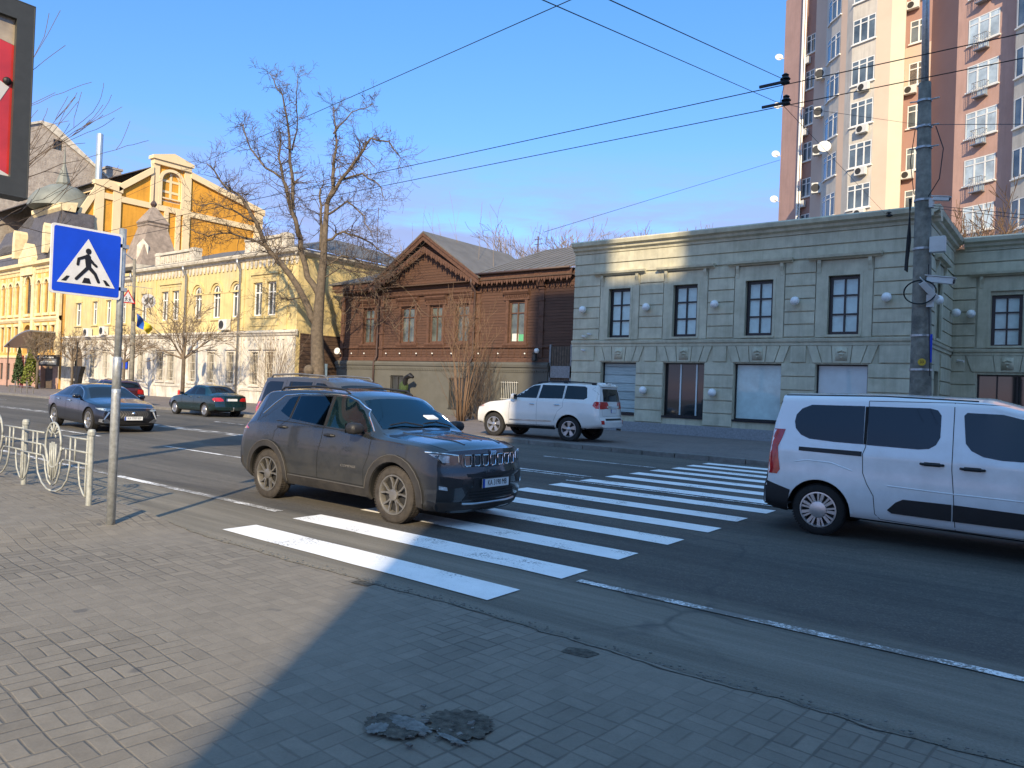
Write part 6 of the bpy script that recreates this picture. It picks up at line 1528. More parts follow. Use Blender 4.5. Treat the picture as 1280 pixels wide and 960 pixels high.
# ---------------------------------------------------------------- pearl white SUV parked on the far pavement
sp = dict(L=4.95, W=0.97, R=0.395, Ra=0.465, axles=(1.20,4.05), flank=0.03, beltw=0.965, rr=0.10, fl=0.8, fc=0.26, rl=0.6, rc=0.14,
  nose=[(0.3,0.10),(0.55,0.0),(0.8,0.0),(1.0,0.05),(1.15,0.2)], tail=[(0.4,0.0),(0.70,0.0),(0.80,0.06),(1.15,0.09),(1.5,0.14),(1.9,0.26)],
  w=[(0,0.88),(0.3,0.94),(0.9,0.97),(4.2,0.97),(4.6,0.90),(4.95,0.80)], bot=[(0,0.50),(0.5,0.42),(1.2,0.38),(4.2,0.36),(4.95,0.42)],
  belt=[(0,1.20),(1.0,1.26),(2.5,1.26),(3.6,1.22),(4.3,1.14),(4.8,1.02),(4.95,0.92)],
  wr=[(0,0.70),(0.4,0.71),(2.4,0.72),(2.8,0.71),(3.5,0.83),(4.3,0.80),(4.95,0.66)],
  zr=[(0,1.78),(0.12,1.81),(1.2,1.85),(2.3,1.84),(2.7,1.76),(3.45,1.30),(3.7,1.24),(4.4,1.15),(4.85,1.04),(4.95,0.98)],
  zc=[(0,1.82),(0.15,1.86),(1.2,1.90),(2.3,1.89),(2.75,1.80),(3.4,1.35),(3.7,1.28),(4.4,1.19),(4.85,1.07),(4.95,1.0)])
K = Car('white_suv', 'pearl white large SUV with red tail lights parked on the far pavement', 'car', sp, (-14.50,20.78,0.12), PI+0.115, 'paint_pearl')
K.wheels('wide5', 'tyre', 'rim_alloy', 0.255)
K.both('rear_quarter_window', [(0.62,1.42),(0.68,1.74),(0.76,1.78),(1.40,1.79),(1.42,1.36),(0.72,1.36)], 'car_glass', step=0.09, off=0.003)
K.both('rear_door_window', [(1.48,1.36),(1.47,1.79),(2.30,1.79),(2.36,1.345)], 'car_glass', step=0.09, off=0.003)
K.both('front_door_window', [(2.43,1.345),(2.38,1.78),(2.62,1.755),(2.95,1.61),(3.32,1.335)], 'car_glass', step=0.09, off=0.003)
K.glass_front(2.85,3.36,0.58,0.70,'car_glass',0.03)
K.patch('rear_window', 'B', [(-0.64,1.32),(0.64,1.32),(0.60,1.66),(0.56,1.72),(-0.56,1.72),(-0.60,1.66)], 'car_glass', off=0.004, step=0.08)
a = MB()
for v in 'RL':
    K.line(a, v, [(2.37,1.82),(2.40,1.2),(2.38,0.48)]); K.line(a, v, [(3.42,1.25),(3.45,0.9),(3.45,0.48)]); K.line(a, v, [(1.44,1.82),(1.44,1.1),(1.62,0.95),(1.75,0.62)]); K.line(a, v, [(1.7,0.48),(3.45,0.47)], 0.01)
K.line(a, 'B', [(-0.78,1.80),(-0.76,1.25),(-0.72,0.86),(0.72,0.86),(0.76,1.25),(0.78,1.80)]); K.finish('panel_gap', a, 'seam')
K.both('door_moulding', [(1.85,0.60),(3.42,0.575),(3.42,0.615),(1.84,0.64)], 'rim_alloy', off=0.010, step=0.12)
K.both('running_board', [(1.72,0.40),(3.55,0.38),(3.55,0.44),(1.72,0.46)], 'car_plastic', off=0.05, thick=0.05, step=0.12)
for sg in (-1, 1):
    K.patch('tail_light', 'B', [(sg*0.62,1.08),(sg*0.87,1.08),(sg*0.90,1.20),(sg*0.87,1.31),(sg*0.64,1.29)], 'red_lamp', off=0.008, thick=0.014, step=0.04)
    K.patch('reflector', 'B', [(sg*0.70,0.60),(sg*0.85,0.60),(sg*0.86,0.72),(sg*0.72,0.72)], 'red_lamp', off=0.007, step=0.04)
    K.patch('headlight', 'F', [(sg*0.46,0.92),(sg*0.84,0.98),(sg*0.86,1.08),(sg*0.5,1.03)], 'lamp_glass', off=0.006, step=0.05)
    a = MB(); a.tube([K.pt('T', (x, sg*0.63), o_) for x, o_ in ((0.40,0.0),(0.55,0.06),(1.5,0.07),(2.4,0.06),(2.55,0.0))], 0.02, 8)
    for x in (0.5,1.5,2.45): a.obox(K.pt('T', (x, sg*0.63), 0.03), (0.07,0,0), (0,0.02,0), (0,0,0.035))
    K.finish('roof_rail', a, 'car_plastic')
K.both('side_tail_light', [(0.06,1.09),(0.30,1.09),(0.40,1.18),(0.36,1.30),(0.10,1.31)], 'red_lamp', off=0.007, thick=0.012, step=0.04)
K.both('side_headlight', [(4.50,1.00),(4.80,0.98),(4.82,1.05),(4.55,1.09)], 'orange_lamp', off=0.005, step=0.05)
K.patch('grille', 'F', [(-0.42,0.82),(0.42,0.82),(0.44,1.0),(-0.44,1.0)], 'car_plastic', off=0.006)
K.patch('garnish', 'B', [(-0.46,1.12),(0.46,1.12),(0.46,1.18),(-0.46,1.18)], 'chrome', off=0.02, thick=0.02)
K.patch('bumper_gap', 'B', [(-0.62,0.72),(0.62,0.72),(0.60,0.78),(-0.60,0.78)], 'car_plastic', off=0.005)
K.patch('spoiler', 'B', [(-0.66,1.78),(0.66,1.78),(0.60,1.86),(-0.60,1.86)], 'paint_pearl', off=0.06, thick=0.05)
K.plate('B', 0.0, 1.02, '', 0.012, 0.42, 0.12)
K.mirror(3.22,1.33,'paint_pearl', size=(0.11,0.12,0.10), out=0.17); K.handle(1.66,1.16,'chrome'); K.handle(2.58,1.15,'chrome')
K.arch_trim('paint_pearl', 0.05, 0.012)
m = MB(); m.tube([(-2.3,-0.55,0.42),(-2.45,-0.55,0.40)], 0.035, 10); K.finish('exhaust', m, 'rim_dusty')
K.patch('antenna_box', 'T', [(2.4,-0.04),(2.5,-0.04),(2.5,0.04),(2.4,0.04)], 'plate_white', off=0.03, thick=0.03)

# ---------------------------------------------------------------- navy fastback saloon
sp = dict(L=4.75, W=0.93, R=0.345, Ra=0.39, axles=(1.02,3.81), flank=0.035, beltw=0.95, rr=0.06, fl=0.9, fc=0.32, rl=0.8, rc=0.2,
  nose=[(0.2,0.08),(0.4,0.0),(0.6,0.01),(0.75,0.08),(0.85,0.2)], tail=[(0.3,0.04),(0.6,0.0),(0.9,0.03),(1.0,0.06)],
  w=[(0,0.78),(0.4,0.89),(1,0.925),(2.4,0.91),(3.8,0.93),(4.4,0.86),(4.75,0.76)], bot=[(0,0.32),(0.6,0.22),(4.2,0.17),(4.75,0.24)],
  belt=[(0,0.93),(0.8,0.98),(1.6,0.96),(3.3,0.90),(4.2,0.80),(4.75,0.68)],
  wr=[(0,0.66),(0.8,0.60),(1.6,0.58),(2.4,0.58),(2.8,0.60),(3.45,0.76),(4.3,0.76),(4.75,0.64)],
  zr=[(0,0.96),(0.35,1.02),(1.1,1.24),(1.6,1.34),(2.1,1.36),(2.5,1.32),(2.75,1.25),(3.4,0.95),(3.7,0.90),(4.3,0.81),(4.75,0.70)],
  zc=[(0,0.98),(0.4,1.05),(1.1,1.30),(1.6,1.385),(2.1,1.405),(2.5,1.38),(2.8,1.29),(3.35,1.01),(3.7,0.95),(4.3,0.86),(4.75,0.72)])
N = Car('fastback_saloon', 'dark navy fastback saloon with fang-shaped running lights, oncoming on the road', 'car', sp, (-24.50,10.62,0), -0.05, 'paint_navy')
N.wheels('split5', 'tyre', 'rim_alloy', 0.238)
N.both('rear_window_side', [(0.95,1.06),(1.35,1.22),(1.98,1.285),(1.98,1.02),(1.2,1.01)], 'car_glass', step=0.09, off=0.003)
N.both('front_door_window', [(2.05,1.02),(2.05,1.29),(2.40,1.275),(2.70,1.18),(3.15,0.97)], 'car_glass', step=0.09, off=0.003)
N.glass_front(2.74,3.38,0.53,0.68,'car_glass',0.03)
a = MB()
for v in 'RL': N.line(a, v, [(2.01,1.0),(2.0,0.3)]); N.line(a, v, [(3.1,0.9),(3.12,0.3)]); N.line(a, v, [(1.1,0.98),(1.3,0.6)])
N.finish('panel_gap', a, 'seam')
N.patch('grille', 'F', [(-0.46,0.42),(0.46,0.42),(0.54,0.52),(0.50,0.65),(-0.50,0.65),(-0.54,0.52)], 'car_plastic', off=0.006, step=0.06)
m = MB()
for i in range(-6, 7): N.rod(m, 'F', [(i*0.07-0.05,0.45),(i*0.07+0.02,0.55),(i*0.07-0.05,0.64)], 0.006, 0.009)
N.finish('grille_pattern', m, 'rim_dusty')
m = MB(); m.sphere(N.pt('F', (0,0.57), 0.015), 0.05, 10, 8); N.finish('emblem', m, 'chrome')
for sg in (-1, 1):
    N.patch('headlight', 'F', [(sg*0.50,0.64),(sg*0.62,0.62),(sg*0.80,0.66),(sg*0.84,0.71),(sg*0.70,0.71),(sg*0.52,0.68)], 'lamp_glass', off=0.007, step=0.04)
    N.patch('running_light', 'F', [(sg*0.60,0.60),(sg*0.64,0.61),(sg*0.745,0.40),(sg*0.72,0.39)], 'plate_white', off=0.012, step=0.04)
    N.patch('bumper_wing', 'F', [(sg*0.50,0.30),(sg*0.66,0.40),(sg*0.80,0.40),(sg*0.80,0.32),(sg*0.70,0.28)], 'rim_alloy', off=0.008, step=0.05)
    N.patch('tail_light', 'B', [(sg*0.3,0.8),(sg*0.76,0.8),(sg*0.76,0.9),(sg*0.3,0.9)], 'red_lamp', off=0.006)
N.patch('lower_intake', 'F', [(-0.5,0.26),(0.5,0.26),(0.44,0.36),(-0.44,0.36)], 'car_plastic', off=0.007)
N.plate('F', 0.0, 0.43, 'KA 7707 KM', 0.03)
N.mirror(2.98,0.98,'paint_navy', size=(0.10,0.11,0.065), out=0.14); N.handle(1.35,0.88,'chrome'); N.handle(2.25,0.86,'chrome')
m = MB(); N.rod(m, 'F', [(-0.72,0.215),(0,0.205),(0.72,0.215)], 0.010, 0.012); N.finish('lip', m, 'chrome')
m = MB()
for v in 'RL': N.rod(m, v, [(0.95,1.03),(1.35,1.245),(2.0,1.31),(2.4,1.295),(2.72,1.195),(3.18,0.95)], 0.008, 0.003)
N.finish('chrome_strip', m, 'chrome')

# ---------------------------------------------------------------- dark teal small saloon on the far lane
sp = dict(L=4.24, W=0.84, R=0.295, Ra=0.345, axles=(0.88,3.40), flank=0.03, beltw=0.95, rr=0.06, fl=0.8, fc=0.2, rl=0.6, rc=0.14,
  nose=[(0.2,0.05),(0.5,0.0),(0.7,0.03),(0.85,0.12)], tail=[(0.2,0.04),(0.45,0.0),(0.58,0.02),(0.9,0.07),(1.0,0.1)],
  w=[(0,0.76),(0.3,0.82),(0.9,0.84),(3.5,0.835),(4.0,0.78),(4.24,0.70)], bot=[(0,0.32),(0.5,0.22),(3.8,0.20),(4.24,0.28)],
  belt=[(0,0.92),(0.6,0.94),(1.5,0.93),(2.9,0.90),(3.6,0.82),(4.24,0.66)],
  wr=[(0,0.66),(0.55,0.66),(1.15,0.55),(2.2,0.56),(2.35,0.55),(2.95,0.68),(3.7,0.68),(4.24,0.58)],
  zr=[(0,0.94),(0.15,0.985),(0.52,1.00),(0.62,1.02),(1.15,1.31),(1.6,1.37),(2.1,1.36),(2.3,1.30),(2.95,0.95),(3.2,0.91),(3.8,0.82),(4.24,0.68)],
  zc=[(0,0.96),(0.15,1.01),(0.55,1.04),(1.12,1.36),(1.6,1.42),(2.1,1.41),(2.35,1.34),(2.9,1.00),(3.2,0.96),(3.8,0.87),(4.24,0.70)])
T_ = Car('small_saloon', 'dark teal small saloon with red tail lamps driving away on the far lane', 'car', sp, (-31.75,18.32,0), PI, 'paint_teal')
T_.wheels('steel', 'tyre', 'rim_alloy', 0.20)
T_.both('rear_door_window', [(0.92,0.97),(1.22,1.25),(1.72,1.30),(1.72,0.96)], 'car_glass', step=0.09, off=0.003)
T_.both('front_door_window', [(1.78,0.96),(1.78,1.30),(2.12,1.29),(2.32,1.21),(2.78,0.96)], 'car_glass', step=0.09, off=0.003)
T_.patch('rear_window', 'T', [(0.66,0.58),(0.64,0),(0.66,-0.58),(1.10,-0.50),(1.10,0.50)], 'car_glass', off=0.003, step=0.09)
T_.glass_front(2.36,2.88,0.50,0.62,'car_glass',0.03)
a = MB()
for v in 'RL': T_.line(a, v, [(1.75,0.98),(1.76,0.3)], 0.008); T_.line(a, v, [(2.8,0.92),(2.8,0.3)], 0.008); T_.line(a, v, [(0.95,0.96),(1.15,0.7)], 0.008); T_.line(a, v, [(1.3,0.54),(2.9,0.52)], 0.012)
T_.line(a, 'B', [(-0.6,0.98),(-0.6,0.62),(0.6,0.62),(0.6,0.98)], 0.01); T_.finish('panel_gap', a, 'seam')
for sg in (-1, 1):
    T_.patch('tail_light', 'B', [(sg*0.47,0.70),(sg*0.76,0.70),(sg*0.79,0.80),(sg*0.74,0.86),(sg*0.5,0.86)], 'red_lamp', off=0.008, step=0.04)
    T_.patch('headlight', 'F', [(sg*0.4,0.56),(sg*0.68,0.56),(sg*0.68,0.66),(sg*0.42,0.66)], 'lamp_glass', off=0.006)
T_.both('side_tail_light', [(0.03,0.71),(0.20,0.72),(0.26,0.80),(0.10,0.86)], 'red_lamp', off=0.006, step=0.04)
T_.plate('B', 0.0, 0.77, '', 0.012); T_.mirror(2.68,0.95,'car_plastic', size=(0.08,0.09,0.06), out=0.12)
T_.handle(1.35,0.84,'paint_teal'); T_.handle(2.05,0.84,'paint_teal')
m = MB(); m.tube([(-2.0,0.0,0.28),(-2.22,0.0,0.30),(-2.24,0.0,0.40)], 0.02, 8); m.sphere((-2.24,0,0.42), 0.03, 8, 6); T_.finish('tow_bar', m, 'rim_alloy')

# ---------------------------------------------------------------- burgundy hatchback half hidden
sp = dict(sp); sp['L'] = 4.3; sp['axles'] = (0.80,3.42)
sp['zr'] = [(0,0.98),(0.15,1.10),(0.45,1.32),(0.8,1.38),(1.6,1.41),(2.2,1.38),(2.4,1.31),(3.0,0.98),(3.3,0.93),(3.9,0.84),(4.3,0.70)]
sp['zc'] = [(0,1.0),(0.15,1.13),(0.42,1.37),(0.8,1.44),(1.6,1.46),(2.2,1.43),(2.45,1.34),(2.95,1.02),(3.3,0.97),(3.9,0.88),(4.3,0.72)]
sp['wr'] = [(0,0.62),(0.5,0.58),(2.2,0.57),(2.4,0.56),(3.0,0.69),(4.3,0.58)]
U_ = Car('burgundy_hatchback', 'burgundy hatchback half hidden behind the navy saloon', 'car', sp, (-41.2,18.35,0), PI, 'paint_burgundy')
U_.wheels('steel', 'tyre', 'rim_alloy', 0.20)
U_.both('rear_door_window', [(0.55,1.0),(0.7,1.30),(1.7,1.34),(1.72,0.98)], 'car_glass', step=0.1, off=0.003)
U_.both('front_door_window', [(1.8,0.98),(1.8,1.34),(2.2,1.32),(2.4,1.23),(2.85,0.98)], 'car_glass', step=0.1, off=0.003)
U_.patch('rear_window', 'B', [(-0.52,1.02),(0.52,1.02),(0.48,1.30),(-0.48,1.30)], 'car_glass', off=0.003)
U_.glass_front(2.45,2.95,0.50,0.62,'car_glass',0.03)
for sg in (-1, 1): U_.patch('tail_light', 'B', [(sg*0.56,0.72),(sg*0.78,0.72),(sg*0.76,0.95),(sg*0.6,0.95)], 'red_lamp', off=0.008, step=0.04)
U_.both('side_tail_light', [(0.03,0.73),(0.20,0.74),(0.16,0.94),(0.08,0.94)], 'red_lamp', off=0.006, step=0.04)
for sg in (-1, 1):
    a = MB(); a.tube([U_.pt('T', (x, sg*0.5), o_) for x, o_ in ((0.5,0.0),(0.6,0.04),(1.4,0.05),(2.0,0.0))], 0.015, 6); U_.finish('roof_rail', a, 'car_plastic')
U_.mirror(2.72,0.98,'car_plastic', size=(0.08,0.09,0.06), out=0.12)
# ================================================================ trees
mat('bark', (0.105,0.082,0.058), 0.9, namt=0.35, nscale=6, bump=0.7, bscale=14, world=True)
mat('twig', (0.085,0.062,0.045), 0.9)
mat('twig_warm', (0.135,0.085,0.052), 0.9)
mat('twig_pale', (0.19,0.145,0.10), 0.9)
mat('conifer', (0.035,0.06,0.02), 0.9, namt=0.4, nscale=12, world=True)
mat('conifer_gold', (0.11,0.13,0.02), 0.9, namt=0.4, nscale=12, world=True)
def grow(mb, p, d, L, r, depth, rr, spread=0.55, bend=0.18, up=0.05, kids=(2,3), shrink=0.68, nseg=4, sides=4, rmin=0.0045, droop=0.0):
    pts = [p.copy()]; rad = [r]; q = p.copy(); dd = d.normalized()
    for i in range(nseg):
        dd = (dd+Vector((rr.gauss(0,bend), rr.gauss(0,bend), rr.gauss(0,bend)+up-droop))).normalized()
        q = q+dd*(L/nseg); pts.append(q.copy()); rad.append(max(rmin, r*(1-0.55*(i+1)/nseg)))
    mb.tube(pts, rad, sides if r > 0.015 else 3, cap=False)
    if depth <= 0: return
    n = rr.randint(*kids)
    for k_ in range(n+1):
        i = rr.randint(1, nseg) if k_ < n else nseg
        b_ = pts[i]; a = rr.uniform(0, 2*PI); o = dd.orthogonal().normalized(); o2 = dd.cross(o)
        nd = dd*math.cos(spread)+(o*math.cos(a)+o2*math.sin(a))*math.sin(spread)*rr.uniform(0.7,1.5)
        if k_ == n: nd = dd+nd*0.35
        grow(mb, b_, nd, L*shrink*rr.uniform(0.75,1.15), max(rmin, rad[i]*0.66), depth-1, rr, spread, bend, up, kids, shrink, nseg, sides, rmin, droop)
# big bare tree in front of the yellow mansion; u runs along the picture, v away from the viewer
bt = thing('bare_street_tree', 'tall bare tree with forked trunk between yellow mansion and wooden house', 'tree', (-35,26.8,0.12))
RV = Vector((0.7907,0.6122,0)); FV = Vector((-0.6122,0.7907,0)); B0 = Vector((-35,26.8,0))
rr = random.Random(11)
def at_(u, z, v=0.0): return B0+RV*u+FV*v+Vector((0,0,z))
tk = MB(); cr_ = MB()
trunk = [(0.15,0.0,.48),(0.13,1.5,.42),(0.12,2.4,.40),(-0.02,4.65,.34),(0.06,6.57,.27),(0.17,8.49,.22),(0.2,10.0,.17),(0.26,11.94,.13)]
tk.tube([at_(u, z) for u, z, r in trunk], [r for u, z, r in trunk], 12)
tk.sphere(at_(-0.30,2.35,-0.25), 0.33, 10, 8)
limbs = [
 ([(-0.05,4.9),(-0.9,6.6),(-2.18,8.39),(-2.77,8.95),(-3.61,10.64),(-4.43,11.95),(-5.42,12.58),(-6.43,13.79)], 0.21, 0.035, -0.5),
 ([(-3.7,10.7),(-4.6,11.1),(-5.37,11.34),(-6.31,11.11)], 0.06, 0.02, -1.6),
 ([(-2.6,8.9),(-3.6,9.6),(-4.9,9.9),(-6.0,9.6),(-6.9,9.9)], 0.07, 0.02, -1.2),
 ([(0.06,6.57),(-0.72,7.68),(-1.25,9.96),(-1.93,11.66),(-2.48,13.37),(-2.83,14.7),(-2.85,16.23)], 0.20, 0.03, 0.6),
 ([(-2.48,13.37),(-3.77,14.28),(-4.57,15.2),(-5.21,16.72),(-5.69,16.89)], 0.07, 0.018, 1.3),
 ([(-1.29,9.96),(-1.67,12.25),(-1.85,14.16),(-1.96,16.07),(-2.28,17.79),(-3.0,18.92)], 0.13, 0.02, -0.8),
 ([(-1.88,14.93),(-1.37,16.48),(-1.16,18.41)], 0.05, 0.015, -1.4),
 ([(0.26,11.94),(0.48,13.48),(0.56,15.21),(0.45,16.55),(0.2,17.89)], 0.13, 0.02, 0.5),
 ([(0.46,16.0),(1.27,17.55),(2.29,18.35)], 0.05, 0.015, 1.2),
 ([(0.24,12.1),(1.06,13.31),(2.15,14.7),(2.79,15.59),(3.85,15.34),(4.56,14.41)], 0.12, 0.02, -0.9),
 ([(1.2,13.4),(2.39,13.56),(3.38,12.83),(4.0,11.7)], 0.07, 0.018, -1.8),
 ([(0.25,9.83),(1.18,10.44),(2.34,10.1),(3.52,9.38),(4.5,8.85)], 0.08, 0.018, 0.9),
 ([(0.0,9.3),(-0.14,11.35),(-0.26,12.9)], 0.10, 0.05, 0.3),
 ([(0.27,11.3),(1.5,11.99),(2.68,11.07),(3.31,9.76)], 0.07, 0.018, -1.3),
 ([(0.21,8.3),(1.04,9.09),(1.81,9.03),(2.6,8.4)], 0.06, 0.016, 1.4),
 ([(0.1,7.6),(1.2,8.2),(2.4,8.0),(3.4,7.6)], 0.05, 0.015, -1.0),
 ([(-0.9,6.6),(-1.6,6.3),(-2.0,6.5)], 0.05, 0.03, -0.6)]
for L_, r0, r1, vv in limbs:
    n = len(L_); pts = []; rad = []
    for i, (u, z) in enumerate(L_):
        t = i/(n-1); pts.append(at_(u, z, vv*1.3*t)); rad.append(r0+(r1-r0)*t)
    P2 = []; R2 = []
    for i in range(n-1):
        for k_ in range(3):
            t = k_/3; q = pts[i].lerp(pts[i+1], t); j = 0.05 if k_ else 0.0
            P2.append(q+Vector((rr.gauss(0,j), rr.gauss(0,j), rr.gauss(0,j)))); R2.append(rad[i]+(rad[i+1]-rad[i])*t)
    P2.append(pts[-1]); R2.append(rad[-1]); tk.tube(P2, R2, 7)
    for i in range(2, len(P2)):
        if i < len(P2)*0.22 and r0 > 0.15: continue
        d0 = (P2[i]-P2[i-1]).normalized()
        for k_ in range(4 if r0 > 0.04 else 3):
            if rr.random() < 0.15: continue
            a = Vector((rr.gauss(0,1), rr.gauss(0,1), rr.gauss(0,0.6)+0.15)).normalized()
            grow(cr_, P2[i], (d0*0.5+a).normalized(), rr.uniform(0.6,1.35)*(0.6 if P2[i].z > 15 else 1.0), min(0.032, max(0.014, R2[i]*0.45)), 2, rr, 0.72, 0.26, 0.02, (2,3), 0.64, 4, 3, 0.0075)
obj('trunk', tk, 'bark', bt, smooth=True); obj('crown', cr_, 'twig', bt)
# clipped globe-headed street trees
def clipped_tree(x, y, h, cw_, base, label, seed, m_='twig_pale', r0=0.13, dens=9):
    t = thing('clipped_street_tree', label, 'tree', (x,y,0.12), 0, 'clipped bare street trees along the yellow mansion')
    rr = random.Random(seed); a = MB(); a.tube([(x,y,0.1),(x+0.03,y,base*0.5),(x,y,base)], [r0,r0*0.85,r0*0.8], 8); obj('trunk', a, 'bark', t, smooth=True)
    c = MB()
    for k_ in range(dens):
        an = 2*PI*k_/dens+rr.uniform(-.2,.2); el_ = rr.uniform(0.45,1.3)
        d = Vector((math.cos(an)*math.cos(el_), math.sin(an)*math.cos(el_), math.sin(el_)))
        grow(c, Vector((x,y,base-0.1)), d, cw_*0.28, r0*0.5, 4, rr, 0.5, 0.10, 0.02, (2,3), 0.66, 3, 4, 0.010)
    obj('crown', c, m_, t)
clipped_tree(-44.4,24.0,6.5,6.4,2.9,'widest clipped bare tree with round twiggy crown behind the teal saloon',5)
clipped_tree(-56.6,26.0,5.0,4.2,2.7,'clipped bare tree to the right of the sign pole near the blue plaque',6)
clipped_tree(-68.0,27.0,5.2,4.6,2.7,'clipped bare tree behind the pole side of the blue crossing sign',8)
clipped_tree(-74.0,26.5,5.0,4.0,2.6,'leftmost clipped bare tree by the arched passage of the yellow mansion',9)
# slender multi-stemmed tree in front of the wooden house
ms = thing('multi_stem_tree', 'young bare tree with several reddish stems before the wooden house', 'tree', (-23.6,26.6,0.12))
rr = random.Random(21); a = MB(); c = MB(); b0 = Vector((-23.5,26.5,0.1))
for k_ in range(7):
    an = 2*PI*k_/7; q = b0+Vector((math.cos(an)*0.16, math.sin(an)*0.16, 0)); d = Vector((math.cos(an)*0.11, math.sin(an)*0.11, 1)).normalized()
    top = q+d*rr.uniform(1.8,2.8); a.tube([q, q.lerp(top,0.5)+Vector((rr.gauss(0,.04),rr.gauss(0,.04),0)), top], [0.055,0.042,0.032], 6)
    grow(c, top, d, 1.7, 0.028, 3, rr, 0.40, 0.10, 0.10, (2,3), 0.68, 4, 4, 0.007)
for k_ in range(16):
    an = rr.uniform(0,2*PI); grow(c, b0+Vector((math.cos(an)*0.2, math.sin(an)*0.2, rr.uniform(0,.4))), Vector((math.cos(an)*0.35, math.sin(an)*0.35, 1)), rr.uniform(1.4,2.4), 0.014, 1, rr, 0.4, 0.08, 0.05, (1,2), 0.7, 4, 3, 0.006)
obj('trunk', a, 'twig_warm', ms, smooth=True); obj('crown', c, 'twig_warm', ms)
# shrubby bare bush at the foot of the wooden house
def bush(x, y, n, h, label, seed, m_='twig'):
    rr = random.Random(seed); c = MB()
    for k_ in range(n):
        an = rr.uniform(0,2*PI); q = Vector((x+rr.uniform(-.5,.5), y+rr.uniform(-.25,.25), 0.12))
        grow(c, q, Vector((math.cos(an)*0.3, math.sin(an)*0.25, 1)), h*rr.uniform(.5,.9), 0.016, 2, rr, 0.4, 0.10, 0.04, (1,3), 0.6, 4, 3, 0.007)
    tag(obj('bare_shrub', c, m_), label, 'shrub')
bush(-24.6,28.9,26,2.6,'tangled dark bare shrub against the grey basement of the wooden house',31)
bush(-25.9,30.1,16,2.8,'bare shrub just left of the tangled one at the wooden house',32)
bush(-40.0,27.6,26,3.4,'pale bare shrub in front of the right end of the yellow mansion',33,'twig_pale')
# bare trees rising behind the wooden house
def far_tree(x, y, h, sp_, label, seed, m_='twig_pale', zb=0.0):
    t = thing('distant_bare_tree', label, 'tree', (x,y,zb), 0, 'bare trees beyond the wooden house'); rr = random.Random(seed)
    a = MB(); a.tube([(x,y,zb),(x,y,zb+h*0.35)], [0.28,0.2], 8); obj('trunk', a, 'bark', t); c = MB()
    for k_ in range(7):
        an = 2*PI*k_/7; grow(c, Vector((x,y,zb+h*0.33)), Vector((math.cos(an)*sp_, math.sin(an)*sp_, 1)), h*0.27, 0.11, 4, rr, 0.5, 0.14, 0.05, (2,3), 0.66, 3, 3, 0.014)
    obj('crown', c, m_, t)
far_tree(-36.5,50,16.5,0.5,'bare tree directly above the valley of the wooden house roof',41,'twig_pale')
far_tree(-33.0,49,15.0,0.5,'bare tree above the right roof of the wooden house, left of the pair',42)
far_tree(-29.0,54,15.6,0.6,'bare brownish tree near the left corner of the grey-green cornice',43)
far_tree(-25.8,52,15.0,0.6,'bare brownish tree peeping over the left end of the grey-green cornice',44)
far_tree(-52.5,50,15.5,0.5,'bare tree seen through the big tree between mansion roof and gable',45)
far_tree(-4.3,44,12.6,0.5,'bare tree rising beside the tower over the set-back wing',46,'twig_warm')
# near tree behind the advertising case, only its outer twigs reach the picture
nt = thing('near_bare_tree', 'bare tree at the left edge whose thin twigs cross the sky beside the advertising case', 'tree', (-18.6,4.2,0.12))
rr = random.Random(52); a = MB(); a.tube([(-18.6,4.2,0.1),(-18.6,4.2,2.5),(-18.5,4.3,4.4)], [0.17,0.14,0.11], 9); obj('trunk', a, 'bark', nt, smooth=True); c = MB()
for (d, L_) in (((0.15,1.0,0.9),1.9),((-0.2,0.9,1.3),2.0),((0.3,0.8,0.55),2.1),((0.0,1.0,0.7),2.0),((0.0,-1,1),2.0),((-0.9,0.1,1.1),2.0),((0.8,0,1.2),1.9),((0.1,0.45,1.8),2.2),((-0.4,1.0,0.45),1.9)):
    grow(c, Vector((-18.5,4.3,4.2)), Vector(d), L_, 0.045, 3, rr, 0.40, 0.09, 0.05, (1,2), 0.74, 4, 4, 0.006)
obj('crown', c, 'twig', nt)
# clipped evergreens by the ornate building
def cone_tree(x, y, h, r, m_, label, seed):
    t = thing('conical_evergreen', label, 'evergreen', (x,y,0.12)); rr = random.Random(seed); a = MB(); a.tube([(x,y,0.1),(x,y,h*0.6)], 0.06, 6); obj('trunk', a, 'bark', t); c = MB()
    for k_ in range(1500):
        z = rr.random()**0.8; rad = r*(1-z)**0.8*(0.75+0.3*rr.random()); an = rr.uniform(0,2*PI); p = Vector((x+rad*math.cos(an), y+rad*math.sin(an), 0.5+z*h)); s_ = 0.10
        u = Vector((rr.gauss(0,1), rr.gauss(0,1), rr.gauss(0,1))).normalized()*s_; w_ = u.orthogonal().normalized()*s_*0.7
        c.add([p-u, p+w_, p+u, p-w_], [(0,1,2,3)])
    obj('crown', c, m_, t)
cone_tree(-75.4,26.5,3.6,0.75,'conifer_gold','yellow-green conical evergreen beside the mansion corner',61)
cone_tree(-78.3,26.5,3.3,0.55,'conifer','dark narrow evergreen beside the shop canopy',62)

